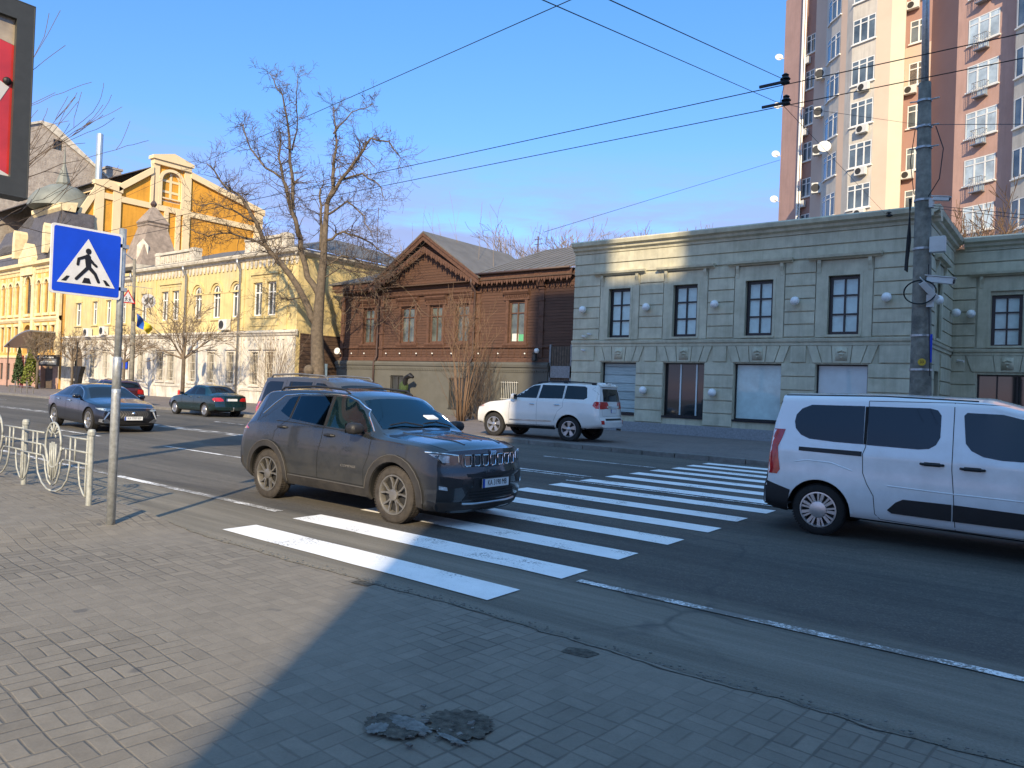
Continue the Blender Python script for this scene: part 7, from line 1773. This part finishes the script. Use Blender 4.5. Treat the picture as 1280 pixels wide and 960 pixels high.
# ================================================================ street furniture
mat('sign_blue', (0.005,0.055,0.55), 0.45, namt=0.12, nscale=4); mat('sign_white', (0.62,0.63,0.64), 0.45, namt=0.08, nscale=8); mat('sign_black', (0.01,0.01,0.012), 0.5); mat('sign_red', (0.5,0.02,0.02), 0.45)
mat('fence_paint', (0.33,0.34,0.31), 0.55, metal=0.2, namt=0.25, nscale=18, world=True)
mat('concrete_pole', (0.20,0.185,0.15), 0.9, namt=0.3, nscale=7, bump=0.5, bscale=50, dirt=(0.07,0.068,0.06), ds=2.0, world=True)
mat('wire', (0.012,0.012,0.012), 0.6)
mat('ad_frame', (0.055,0.058,0.055), 0.45, metal=0.3, namt=0.1, nscale=6)
mat('ad_red', (0.42,0.022,0.018), 0.4, namt=0.25, nscale=1.2, coat=0.8); mat('ad_beige', (0.36,0.30,0.22), 0.45, namt=0.35, nscale=2.5, coat=0.8); mat('ad_white', (0.5,0.49,0.47), 0.4, coat=0.8)
# --- pedestrian crossing sign
ps = thing('crossing_sign', 'blue square pedestrian crossing sign on a galvanised pole, near left', 'road sign', (-8.38,3.78,0.11))
a = MB(); a.tube([(-8.38,3.78,0.0),(-8.38,3.78,1.5),(-8.38,3.78,1.55)], [0.046,0.046,0.046], 14); a.tube([(-8.38,3.78,1.5),(-8.38,3.78,1.88),(-8.38,3.78,1.9)], [0.046,0.045,0.036], 14); a.tube([(-8.38,3.78,1.9),(-8.38,3.78,3.30)], 0.036, 14)
obj('pole', a, 'galv', ps, smooth=True)
# panel: u runs from the left edge to the pole along +y, front faces +x
SY0, SY1, SZ0, SZ1, SX = 3.06, 3.76, 2.515, 3.225, -8.335
def rrect(u0, u1, z0, z1, r, n=5):
    o = []
    for cx, cz, a0 in ((u1-r,z0+r,-90),(u1-r,z1-r,0),(u0+r,z1-r,90),(u0+r,z0+r,180)):
        for k_ in range(n+1): t = math.radians(a0+90*k_/n); o.append((cx+r*math.cos(t), cz+r*math.sin(t)))
    return o
FP = FR((SX,0,0), (0,1,0), (1,0,0))
a = MB(); FP.poly(a, rrect(SY0,SY1,SZ0,SZ1,0.03), -0.02, 0.0); pn = obj('sign_panel', a, 'sign_white', ps)
a = MB(); FP.poly(a, rrect(SY0+0.022,SY1-0.022,SZ0+0.022,SZ1-0.022,0.022), 0.0, 0.003); obj('blue_field', a, 'sign_blue', pn)
a = MB(); FP.poly(a, [(SY0+0.065,SZ0+0.115),(SY1-0.065,SZ0+0.115),((SY0+SY1)/2,SZ0+0.60)], 0.003, 0.006); obj('white_triangle', a, 'sign_white', pn)
a = MB(); cy = (SY0+SY1)/2; zb = SZ0+0.135
def limb(p, q, w0, w1, d=0.0095):
    p, q = Vector(p), Vector(q); t = (q-p).normalized(); n = Vector((-t.y, t.x)); o = []
    for k_ in range(6): an = PI/2+PI*k_/5; v = t*math.cos(an)+n*math.sin(an); o.append(p+v*w0)
    for k_ in range(6): an = -PI/2+PI*k_/5; v = t*math.cos(an)+n*math.sin(an); o.append(q+v*w1)
    FP.poly(a, [(cy+v.x, zb+v.y) for v in o], 0.006, d)
n = 14; FP.poly(a, [(cy+0.005+0.028*math.cos(2*PI*k_/n), zb+0.335+0.032*math.sin(2*PI*k_/n)) for k_ in range(n)], 0.006, 0.0092)
limb((0.0,0.275),(0.01,0.175),0.030,0.026,0.0094)
limb((0.0,0.285),(-0.085,0.245),0.017,0.014,0.0096); limb((-0.087,0.245),(-0.095,0.185),0.014,0.013,0.0098)
limb((0.045,0.225),(0.088,0.190),0.013,0.013,0.0091); limb((0.015,0.262),(0.05,0.225),0.013,0.013,0.0096)
limb((0.005,0.165),(-0.105,0.035),0.018,0.015,0.0097); limb((0.015,0.17),(0.075,0.11),0.020,0.017,0.0099); limb((0.076,0.112),(0.115,0.028),0.016,0.014,0.0101)
for u0, u1, k_ in ((-0.235,-0.19,0.03),(-0.035,0.03,0.0),(0.18,0.225,-0.03)):
    FP.poly(a, [(cy+u0-(0.012 if k_ >= 0 else -0.012),zb),(cy+u1+(0.012 if k_ <= 0 else -0.012),zb),(cy+u1-0.008+k_,zb+0.055),(cy+u0+0.008+k_,zb+0.055)], 0.006, 0.0092)
obj('walking_figure', a, 'sign_black', pn)
a = MB()
for z in (SZ0+0.12, SZ1-0.12): a.box(-8.43,-8.335,3.70,3.83,z-0.02,z+0.02)
obj('clamp', a, 'galv', ps)
# --- ornamental railing sections
def rail_section(x0, x1, y, label):
    t = thing('ornamental_railing', label, 'railing', ((x0+x1)/2, y, 0.12), 0, 'white ornamental railing sections along the kerb')
    for x in (x1,) if x0 > -17 else (x0, x1):
        a = MB(); a.tube([(x,y,0.10),(x,y,0.98)], 0.034, 12); a.lathe([(0.036,0.95),(0.046,0.96),(0.048,1.0),(0.036,1.03),(0.01,1.035)], (x,y,0), (0,0,1), 12); obj('post', a, 'fence_paint', t, smooth=False)
    m = (x0+x1)/2; a = MB(); r = 0.0125; X0, X1 = x0+0.10, x1-0.10
    tb = lambda pts, rr_=r: a.tube([(p[0], y, p[1]) for p in pts], rr_, 6)
    for z in (0.90,0.74,0.60):
        k_ = 0.30 if z > 0.8 else 0.36
        tb([(X0-0.07,z),(m-k_,z)]); tb([(m+k_,z),(X1+0.07,z)])
    E_ = lambda cx, cz, rx_, rz_, a0, a1, n=18: [(cx+rx_*math.cos(math.radians(a0+(a1-a0)*i/n)), cz+rz_*math.sin(math.radians(a0+(a1-a0)*i/n))) for i in range(n+1)]
    tb(E_(m,0.76,0.24,0.29,0,360,28), 0.015)                              # upper wheel
    for an in (40,65,90,115,140): tb([(m+0.06*math.cos(math.radians(an)),0.86+0.06*math.sin(math.radians(an))),(m+0.225*math.cos(math.radians(an)),0.78+0.26*math.sin(math.radians(an)))])
    tb(E_(m,0.86,0.07,0.06,0,180,8))
    for s_ in (-1,1):
        tb([(m+s_*q[0],q[1]) for q in [(0.36,0.74),(0.30,0.735),(0.22,0.69),(0.17,0.60),(0.15,0.48),(0.10,0.36),(0.03,0.31)]])
        tb([(m+s_*q[0],q[1]) for q in [(0.36,0.60),(0.31,0.595),(0.25,0.54),(0.22,0.42),(0.14,0.29),(0.03,0.24)]])
        tb([(m+s_*0.03,0.80),(m+s_*0.035,0.30)]); tb([(m+s_*0.09,0.78),(m+s_*0.085,0.36)])
        tb([(m+s_*q[0],q[1]) for q in [(0.52,0.90),(0.52,0.52),(0.46,0.36),(0.32,0.24),(0.15,0.175),(0.0,0.165)]])
        tb([(m+s_*0.40,0.74),(m+s_*0.40,0.60)]); tb([(m+s_*0.66,0.90),(m+s_*0.66,0.60)])
        e_ = abs(X1-m); tb([(m+s_*q[0],q[1]) for q in [(e_,0.95),(e_-0.01,0.60),(e_-0.02,0.36),(e_,0.20)]]); tb([(m+s_*q[0],q[1]) for q in [(e_-0.22,0.60),(e_-0.22,0.48),(e_-0.17,0.33),(e_-0.06,0.225),(e_,0.205)]])
    obj('ornament_panel', a, 'fence_paint', t, smooth=True)
px = [-9.5,-11.7,-13.9,-16.1,-18.3,-20.5,-22.7]
for i in range(len(px)-1):
    rail_section(px[i+1], px[i], 4.02+0.06*i, ['nearest railing section with oval loop ending by the crossing sign','second railing section from the crossing sign, cut by the left picture edge','third railing section beyond the left edge','fourth railing section beyond the left edge','fifth railing section beyond the left edge','sixth railing section beyond the left edge'][i])
# --- advertising case high on its post
ad = thing('advertising_case', 'dark framed advertising case with red poster at the upper left corner', 'advertising panel', (-12.9,3.3,0.12))
AX = -12.9; FA = FR((AX,0,0), (0,1,0), (1,0,0)); y0, y1, z0, z1 = 2.05, 4.33, 4.30, 7.22
a = MB(); vs_, fs_ = cdt(rect(y0,y1,z0,z1), [rect(y0+0.24,y1-0.24,z0+0.28,z1-0.28)])
a.add([FA.P(u, z, 0.16) for u, z in vs_], fs_); FA.wall(a, rect(y0,y1,z0,z1), [rect(y0+0.24,y1-0.24,z0+0.28,z1-0.28)], 0.08, 0.162)
for b_ in ((y0,y1,z0,z0+0.02),(y0,y1,z1-0.02,z1),(y0,y0+0.02,z0+0.02,z1-0.02),(y1-0.02,y1,z0+0.02,z1-0.02)): FA.box(a, b_[0],b_[1],b_[2],b_[3],-0.16,0.165)
FA.box(a, y0,y1,z0,z1,-0.18,-0.16); FA.box(a, y1, y1+0.012, z0, z1, -0.10, 0.12)
obj('frame', a, 'ad_frame', ad, bevel=0.008)
a = MB(); FA.box(a, y0+0.2,y1-0.2,z0+0.25,z1-0.25,0.06,0.075); o = obj('poster', a, 'ad_red', ad)
a = MB(); FA.poly(a, [(y0+0.22,6.85),(y1-0.23,6.56),(y1-0.23,z1-0.27),(y0+0.22,z1-0.27)], 0.076, 0.079); obj('poster_top', a, 'ad_beige', o)
a = MB(); FA.poly(a, [(y1-0.9,4.46),(y1-0.24,4.46),(y1-0.24,4.62),(y1-0.62,4.78),(y1-1.1,5.05),(y1-1.3,4.9)], 0.076, 0.079)
FA.poly(a, [(y1-0.66,5.42),(y1-0.54,5.37),(y1-0.28,5.92),(y1-0.40,5.98)], 0.0765, 0.081)
n = 16; FA.poly(a, [(y1-0.98+0.42*math.cos(2*PI*k_/n), 5.72+0.46*math.sin(2*PI*k_/n)) for k_ in range(n)], 0.076, 0.080); obj('poster_lettering', a, 'ad_white', o)
a = MB(); a.sphere(FA.P(y1-0.31, 6.0, 0.08), 0.06, 10, 8); obj('poster_dot', a, 'sign_black', o)
a = MB(); FA.box(a, y0+0.24,y1-0.24,z0+0.28,z1-0.28,0.13,0.136)
a = MB(); a.tube([(AX,3.3,0.1),(AX,3.3,4.2)], 0.13, 14); obj('post', a, 'ad_frame', ad, smooth=True)
# --- big concrete pole on the far kerb with boxes, cameras and clamps
cp = thing('concrete_pole', 'thick grey concrete pole with cameras and clamps before the grey-green building', 'pole', (-3.08,19.72,0.12))
PC = lambda z: Vector((-3.10-0.018*(z-1), 19.72, z))
a = MB(); a.tube([PC(0.1),PC(2.0),PC(9.35)], [0.245,0.235,0.135], 20); obj('shaft', a, 'concrete_pole', cp, smooth=True)
a = MB(); a.tube([PC(9.3),PC(13.5)], [0.085,0.07], 12); obj('steel_mast', a, 'galv', cp, smooth=True)
for z, r in ((8.30,0.165),(7.8,0.17),(8.92,0.15),(3.35,0.225),(2.55,0.24),(6.55,0.19),(5.4,0.20)):
    a = MB(); a.lathe([(r,z-0.025),(r+0.008,z-0.025),(r+0.008,z+0.025),(r,z+0.025)], (PC(z).x,19.72,0), (0,0,1), 18, cap=False)
    if z > 7: c = PC(z); a.tube([c+Vector((0.14,-0.05,0)), c+Vector((0.32,-0.08,0.0))], 0.018, 6); a.tube([c+Vector((-0.14,-0.05,0)), c+Vector((-0.30,-0.08,0.0))], 0.015, 6)
    obj('clamp_band', a, 'galv', cp)
a = MB(); c = PC(5.45); a.obox(c+Vector((0.34,-0.16,0)), (0.16,0,0), (0,0.10,0), (0,0,0.18)); obj('junction_box', a, 'ac_white', cp, bevel=0.012)
a = MB(); c = PC(4.35); n = 26; a.tube([c+Vector((0.34*math.cos(2*PI*k_/n), -0.27, 0.28*math.sin(2*PI*k_/n))) for k_ in range(n+1)], 0.012, 6, cap=False)
for k_ in range(2): a.tube([c+Vector((0.33*math.cos(2*PI*j/n), -0.25-0.02*k_, 0.27*math.sin(2*PI*j/n))) for j in range(n+1)], 0.010, 5, cap=False)
obj('cable_coil', a, 'wire', cp)
a = MB(); c = PC(7.9); a.tube([c+Vector((0.25,-0.1,0.35)), c+Vector((0.42,-0.1,-0.2)), c+Vector((0.36,-0.1,-0.9)), c+Vector((0.15,-0.15,-1.3))], 0.012, 5)
a.tube([c+Vector((-0.18,-0.1,0.35)), c+Vector((-0.26,-0.1,-0.4)), c+Vector((-0.16,-0.1,-1.2))], 0.010, 5)
for k_ in range(5): a.tube([PC(6.6)+Vector((-0.22-0.012*k_,-0.16,0)), PC(5.6)+Vector((-0.30+0.02*k_,-0.18,0)), PC(4.9)+Vector((-0.34+0.012*k_,-0.18,0)), PC(4.85)+Vector((-0.28,-0.18,0)), PC(5.9)+Vector((-0.24,-0.18,0))], 0.012, 5)
a.tube([PC(5.0)+Vector((0.16,-0.18,0)), PC(3.2)+Vector((0.20,-0.2,0)), PC(2.4)+Vector((0.22,-0.2,0))], 0.012, 5)
obj('loose_cable', a, 'wire', cp)
a = MB(); c = PC(3.3); a.obox(c+Vector((0.22,-0.10,-0.25)), (0.03,0,0), (0,0.01,0), (0,0,0.33)); obj('blue_ribbon', a, 'sign_blue', cp)
mat('yellow_tag', (0.55,0.36,0.03), 0.6)
a = MB(); c = PC(2.72); a.lathe([(0.085,0),(0.085,0.015)], c+Vector((0.06,-0.245,0)), (0.15,-1,0), 18); tgo = obj('round_tag', a, 'yellow_tag', cp)
a = MB(); put_text(a, '33', 0.09, c+Vector((0.062,-0.265,0)), (1,0.15,0), (0,0,1), 1.0, 0.001); obj('tag_number', a, 'sign_black', tgo)
def pole_cam(z, side, size, label, tilt=-0.15, arm=0.3):
    t = thing('traffic_camera', label, 'camera', PC(z), 0, 'cameras fixed to the concrete pole'); c = PC(z)
    a = MB(); a.tube([c+Vector((0.15,-0.12,-0.06)), c+Vector((arm,-0.2,0.0))], 0.035*size, 8); a.obox(c+Vector((0.2,-0.15,-0.07)), (0.06*size,0,0), (0,0.06,0), (0,0,0.12*size)); obj('bracket', a, 'ac_white', t)
    b_ = c+Vector((arm,-0.2,0.02)); d = Vector((side,-0.15,tilt)).normalized(); q = Vector((0,1,0)); u = q.cross(d).normalized()
    a = MB(); a.obox(b_+d*0.16*size, d*0.22*size, d.cross(u)*0.055*size, u*0.055*size); obj('camera_body', a, 'ac_white', t, bevel=0.01)
    a = MB(); a.obox(b_+d*0.16*size+u*-0.0+Vector((0,0,0.068*size)), d*0.25*size, d.cross(u)*0.075*size, u*0.008); obj('sun_shield', a, 'ac_white', t)
    a = MB(); a.lathe([(0.04*size,0),(0.04*size,0.02)], b_+d*0.38*size, d, 12); obj('lens', a, 'sign_black', t)
pole_cam(6.5,1,0.8,'small camera on the concrete pole just above the cornice line',-0.2,0.28)
pole_cam(4.62,1,1.25,'larger white camera under the junction box on the concrete pole',-0.18,0.22)
pole_cam(4.22,-0.2,1.2,'white bracket camera at the cable coil of the concrete pole',0.25,0.30)
# --- overhead wires
def wire(name, pts, r, label, sag=0.0, group=None):
    a = MB(); P = []
    for p, q in zip(pts[:-1], pts[1:]):
        p, q = Vector(p), Vector(q); n = 14
        for k_ in range(n): t = k_/n; w_ = p.lerp(q, t); w_.z -= sag*4*t*(1-t); P.append(w_)
    P.append(Vector(pts[-1])); a.tube(P, r, 5); tag(obj(name, a, 'wire'), label, 'wire', group); return a
wire('trolley_wire', [(-120,9.75,5.9),(-3.2,9.68,5.8),(40,9.7,5.8)], 0.0065, 'nearer trolley wire running along the road over the lane')
wire('trolley_wire', [(-120,10.5,5.9),(-3.24,10.38,5.8),(40,10.35,5.8)], 0.0065, 'farther trolley wire running along the road over the lane')
# span and feeder wires (end points on poles and walls out in the street)
wire('span_wire', [(-5.99,9.75,8.0),(-64.8,27.0,15.15)], 0.008, 'long span wire crossing the sky from top centre down to the left roofs', 0.0)
wire('span_wire', [(-5.99,9.75,8.0),(4.0,6.8,6.8)], 0.010, 'upper end of the long span wire outside the picture')
wire('span_wire', [(-2.4,3.0,3.95),(-3.21,9.68,5.86),(-3.5,10.38,5.86),(-5.7,28.3,8.28)], 0.004, 'steep span wire carrying the trolley hangers down to the grey-green cornice')
wire('span_wire', [(-2.65,3.0,3.95),(-3.5,10.2,5.81),(-3.36,11.0,5.95),(-3.2,19.6,8.30)], 0.0036, 'span wire running from the top of the picture past the hangers to the concrete pole')
wire('feeder_wire', [(-3.1,19.6,8.30),(-0.2,14.0,6.05)], 0.007, 'feeder wire from the pole clamp to the right edge')
wire('feeder_wire', [(-3.01,19.6,6.39),(-0.3,14.0,4.62)], 0.006, 'upper of the two low feeder wires right of the pole')
wire('feeder_wire', [(-3.01,19.6,6.33),(-0.3,14.0,4.55)], 0.006, 'lower of the two low feeder wires right of the pole')
wire('service_cable', [(-26.63,37.0,11.44),(-20.09,60.0,21.02)], 0.014, 'thin service cable from the wooden house roof up to the tower')
for i, (p, l) in enumerate((((-3.21,9.68,5.86),'black hanger on the nearer trolley wire, upper left one'),((-3.42,10.38,5.86),'black hanger on the farther trolley wire, lower right one'),((-5.6,28.2,8.30),'black wire anchor on the cornice of the grey-green building'))):
    t = thing('wire_hanger', l, 'wire hanger', p, 0, 'black insulating hangers on the overhead wires'); s_ = 0.8 if i < 2 else 1.5; p = Vector(p)
    a = MB(); a.lathe([(0.02*s_,-0.07*s_),(0.075*s_,-0.05*s_),(0.05*s_,0.0),(0.085*s_,0.01*s_),(0.045*s_,0.06*s_),(0.06*s_,0.08*s_),(0.02*s_,0.11*s_)], p, (0,0,1), 10); obj('insulator', a, 'sign_black', t)
    a = MB(); a.obox(p+Vector((-0.22*s_,0,-0.02)), (0.2*s_,0,0), (0,0.018*s_,0), (0,0,0.02*s_)); obj('clamp_arm', a, 'sign_black', t)
# street lamp pole with the two hanging signs and the flag
lp = thing('street_lamp', 'grey tubular lamp pole carrying the flag in front of the yellow mansion', 'street lamp', (-46.9,22.0,0.12))
a = MB(); a.tube([(-46.75,22,0.1),(-46.9,22,5.0)], 0.13, 12); a.tube([(-46.9,22,5.0),(-47.08,22,8.9)], 0.09, 12); obj('pole', a, 'concrete_pole', lp, smooth=True)
a = MB(); a.tube([(-47.08,22,8.8),(-47.0,21.3,9.2),(-46.9,20.4,9.3)], 0.035, 8); obj('arm', a, 'galv', lp)
a = MB(); a.obox((-46.85,20.1,9.3), (0.12,0,0), (0,0.35,0), (0,0,0.06)); obj('lamp_head', a, 'concrete_pole', lp)
SXF = -46.5; FT = FR((SXF,0,0), (0,1,0), (1,0,0))          # signs face up the street, u = world y
fl = thing('flag', 'blue and yellow flag hanging on a slanted staff from the lamp pole', 'flag', (SXF,22.1,5.0))
a = MB(); a.tube([(SXF,22.0,5.5),(SXF,23.6,4.3)], 0.022, 6); obj('staff', a, 'galv', fl)
mat('flag_blue', (0.01,0.09,0.42), 0.7); mat('flag_yellow', (0.62,0.48,0.02), 0.7)
for nm, m_, us in (('blue_cloth','flag_blue',(0.0,0.5)),('yellow_cloth','flag_yellow',(0.5,1.0))):
    a = MB(); vs = []; n1, n2 = 8, 6
    for i in range(n1+1):
        for j in range(n2+1):
            u = us[0]+(us[1]-us[0])*j/n2; v = i/n1
            vs.append((SXF+0.03+0.10*math.sin(u*9+v*3), 21.98+0.95*u+0.10*math.sin(v*5)*u, 5.50-0.72*u-v*(0.75-0.25*u)))
    a.add(vs, [(i*(n2+1)+j, i*(n2+1)+j+1, (i+1)*(n2+1)+j+1, (i+1)*(n2+1)+j) for i in range(n1) for j in range(n2)]); obj(nm, a, m_, fl, smooth=True)
def tri(c, z, r): return [(c-r*0.87,z-r*0.5),(c+r*0.87,z-r*0.5),(c,z+r)]
U1, U2, ZS = 21.42, 22.70, 6.35
ws = thing('warning_sign', 'triangular red-bordered warning sign showing running children, hung by the lamp pole', 'road sign', (SXF,U1,ZS))
a = MB(); FT.poly(a, tri(U1,ZS,0.56), 0.0, 0.02); o = obj('red_border', a, 'sign_red', ws); a = MB(); FT.poly(a, tri(U1,ZS,0.43), 0.02, 0.026); obj('white_field', a, 'sign_white', ws)
a = MB()
for cx in (U1-0.11,U1+0.11):
    z = ZS-0.04 if cx < U1 else ZS-0.07
    n = 10; FT.poly(a, [(cx+0.035*math.cos(2*PI*k_/n), z+0.13+0.035*math.sin(2*PI*k_/n)) for k_ in range(n)], 0.026, 0.03)
    for (p, q) in (((0,0.08),(0.01,-0.02)),((0,0.06),(0.08,0.03)),((0,0.06),(-0.07,0.02)),((0.01,-0.02),(0.08,-0.10)),((0.01,-0.02),(-0.07,-0.12))):
        p = Vector(p); q = Vector(q); t = (q-p).normalized(); m_ = Vector((-t.y,t.x))*0.018
        FT.poly(a, [(cx+v.x, z+v.y) for v in (p-m_, q-m_, q+m_, p+m_)], 0.026, 0.031)
obj('children_symbol', a, 'sign_black', ws)
a = MB(); a.tube([(SXF,U1,ZS+0.5),(SXF,U1,ZS+0.8)], 0.012, 5); a.tube([(SXF-0.5,22,ZS+0.8),(SXF,22,ZS+0.8)], 0.016, 6); a.tube([(SXF,U1-0.1,ZS+0.8),(SXF,U2+0.2,ZS+0.8)], 0.016, 6); obj('hanger', a, 'galv', ws)
es = thing('speed_limit_end_sign', 'round white sign with grey 40 and slash, right of the triangular sign', 'road sign', (SXF,U2,ZS))
a = MB(); a.lathe([(0.44,0),(0.44,0.02)], (SXF,U2,ZS), (1,0,0), 28); obj('disc', a, 'sign_white', es)
mat('sign_grey', (0.10,0.10,0.10), 0.5)
a = MB(); put_text(a, '40', 0.56, (SXF+0.024,U2,ZS), (0,1,0), (0,0,1), 1.0, 0.002, 0.018); FT.poly(a, [(U2-0.30,ZS-0.32),(U2-0.25,ZS-0.35),(U2+0.30,ZS+0.32),(U2+0.25,ZS+0.35)], 0.028, 0.032); obj('number', a, 'sign_grey', es)
a = MB(); a.tube([(SXF,U2-0.13,ZS+0.42),(SXF,U2-0.13,ZS+0.8)], 0.01, 5); a.tube([(SXF,U2+0.13,ZS+0.42),(SXF,U2+0.13,ZS+0.8)], 0.01, 5); obj('hanger', a, 'galv', es)
# plaques, canopy, shop sign, small things at the ornate building
a = MB(); FY.box(a, -63.4,-62.3,2.2,2.95,0.10,0.14); tag(obj('blue_plaque', a, 'sign_blue'), 'plain blue plaque on the white ground floor of the yellow mansion', 'plaque')
a = MB(); FY.box(a, -58.95,-58.5,2.2,3.1,0.10,0.14); tag(obj('grey_plaque', a, 'metal_grey'), 'small grey plaque on a pilaster of the yellow mansion', 'plaque')
sg = thing('shop_sign', 'dark shop fascia sign with pale worn lettering under the ornate building', 'shop sign', (-75,27.3,2.8))
a = MB(); a.box(-78.9,-71.9,27.3,27.5,2.2,3.2); obj('board', a, 'sign_black', sg)
a = MB(); a.box(-76.6,-72.1,27.24,27.30,2.35,2.85); obj('light_panel', a, 'metal_grey', sg)
mat('dim_white', (0.5,0.5,0.48), 0.6)
a = MB()
rr = random.Random(4)
for r_, (x0, x1, z) in enumerate(((-76.0,-72.6,2.98),(-76.3,-72.4,2.60))):
    x = x0
    while x < x1: w_ = rr.uniform(0.10,0.22); a.box(x, x+w_, 27.20, 27.235, z-0.07, z+0.08*rr.uniform(.6,1)); x += w_+0.07
a.prism([(-79.0,27.2,2.1),(-77.2,27.2,2.2),(-77.3,27.2,3.1),(-77.9,27.2,3.6),(-78.8,27.2,3.1)], (0,0.06,0)); obj('pale_marks', a, 'dim_white', sg)
cn = thing('entrance_canopy', 'curved grey canopy over the doorway of the ornate building at the left edge', 'canopy', (-80,27.5,4.2))
a = MB(); n = 10; P = [(-82.6+6.2*k_/n, 4.0+1.45*math.sin(PI*0.5*k_/n)) for k_ in range(n+1)]
a.prism([(x,26.6,z) for x, z in P]+[(x,26.6,z-0.12) for x, z in P[::-1]], (0,2.4,0)); obj('canopy_sheet', a, 'metal_grey', cn)
a = MB(); a.tube([(-82.0,26.8,0.1),(-82.0,26.8,4.1)], 0.06, 8); obj('support', a, 'pipe_brown', cn); a = MB(); a.tube([(-76.6,26.8,0.1),(-76.6,26.8,5.3)], 0.06, 8); obj('support', a, 'pipe_brown', cn)
a = MB(); a.obox((-79.0,27.0,1.6), (0.28,0,0), (0,0.05,0), (0,0,1.5)); tag(obj('advertising_banner', a, 'sign_red'), 'narrow upright red banner before the ornate building', 'banner')
a = MB(); b_ = Vector((-67.2,27.0,0)); a.tube([b_+Vector((0,0,0.12)), b_+Vector((0,0,4.3))], 0.05, 8); a.prism([b_+Vector((-1.0,0,2.25)), b_+Vector((0.9,0,2.25)), b_+Vector((0.45,0,1.4)), b_+Vector((0.28,0,0.7)), b_+Vector((-0.3,0,0.7)), b_+Vector((-0.35,0,1.5))], (0,0.35,0))
tag(obj('folded_parasol', a, 'car_plastic'), 'folded dark parasol in front of the arched passage', 'parasol')
def barrier(x, y, n, label):
    t = thing('pavement_barrier', label, 'barrier', (x,y,0.12)); a = MB()
    a.tube([(x,y,0.6),(x+n*1.1,y,0.6)], 0.03, 6); obj('rail', a, 'rim_dusty', t)
    for k_ in range(n+1): a = MB(); a.tube([(x+k_*1.1,y,0.1),(x+k_*1.1,y,0.95 if k_ % 2 else 0.62)], 0.045, 8); obj('post', a, 'rim_dusty', t)
barrier(-62.5,20.6,4,'low metal barrier on the far pavement left of the navy saloon')
bo = MB(); bo.tube([(-36.6,19.6,0.1),(-36.6,19.6,0.95)], 0.06, 10); bo.sphere((-36.6,19.6,0.97), 0.07, 10, 6); tag(obj('bollard', bo, 'sign_red'), 'small reddish bollard between burgundy hatchback and teal saloon', 'bollard')
up = thing('utility_pole', 'thin utility pole with crossarms above the wooden house roof', 'pole', (-30.7,42,9))
a = MB(); a.tube([(-30.7,42,9),(-30.7,42,12.5)], 0.05, 8); obj('pole_shaft', a, 'pipe_brown', up); a = MB()
for z in (12.3,11.95): a.tube([(-31.0,42,z),(-30.35,42,z)], 0.025, 6)
obj('crossarm', a, 'pipe_brown', up)
ant = MB(); p0 = Vector((-40.6,36,10.0)); ant.tube([p0, p0+Vector((0,0,4.4))], 0.025, 6); tag(obj('roof_antenna', ant, 'pipe_brown'), 'thin antenna mast behind the big bare tree above the low left roof', 'antenna')
# tall twiggy stems of a climber standing over the gable
rr = random.Random(77); c = MB()
for x in (-34.2,-33.4,-32.3,-31.2,-30.3,-28.7,-27.6): grow(c, Vector((x,33.5,8.4)), Vector((rr.gauss(0,.1),0,1)), rr.uniform(2.5,3.6), 0.018, 1, rr, 0.3, 0.06, 0.05, (1,2), 0.5, 5, 3, 0.008)
for k_ in range(26):
    x = rr.uniform(-38.6,-33.2); z = rr.uniform(6.2,8.0); grow(c, Vector((x,30.9,z)), Vector((rr.gauss(0,1),-0.1,rr.gauss(-0.1,0.5))), rr.uniform(1.0,2.2), 0.012, 2, rr, 0.6, 0.25, -0.02, (1,2), 0.7, 5, 3, 0.007)
tag(obj('climbing_vine', c, 'twig_pale'), 'leafless climbing vine tangled over the left eave and gable of the wooden house', 'vine')
gd = thing('topiary_bird', 'small green and dark garden figure at the basement of the wooden house', 'garden figure', (-31.6,30.6,0))
a = MB(); a.sphere((-31.7,30.6,1.6), 0.28, 12, 8, 1.4); a.tube([(-31.7,30.6,0.1),(-31.7,30.6,1.4)], 0.05, 8); obj('bush_body', a, 'conifer', gd)
a = MB(); a.tube([(-31.6,30.55,1.7),(-31.45,30.5,2.15),(-31.1,30.5,2.3),(-30.85,30.5,2.2)], [0.15,0.15,0.16,0.08], 8); obj('dark_head', a, 'sign_black', gd)
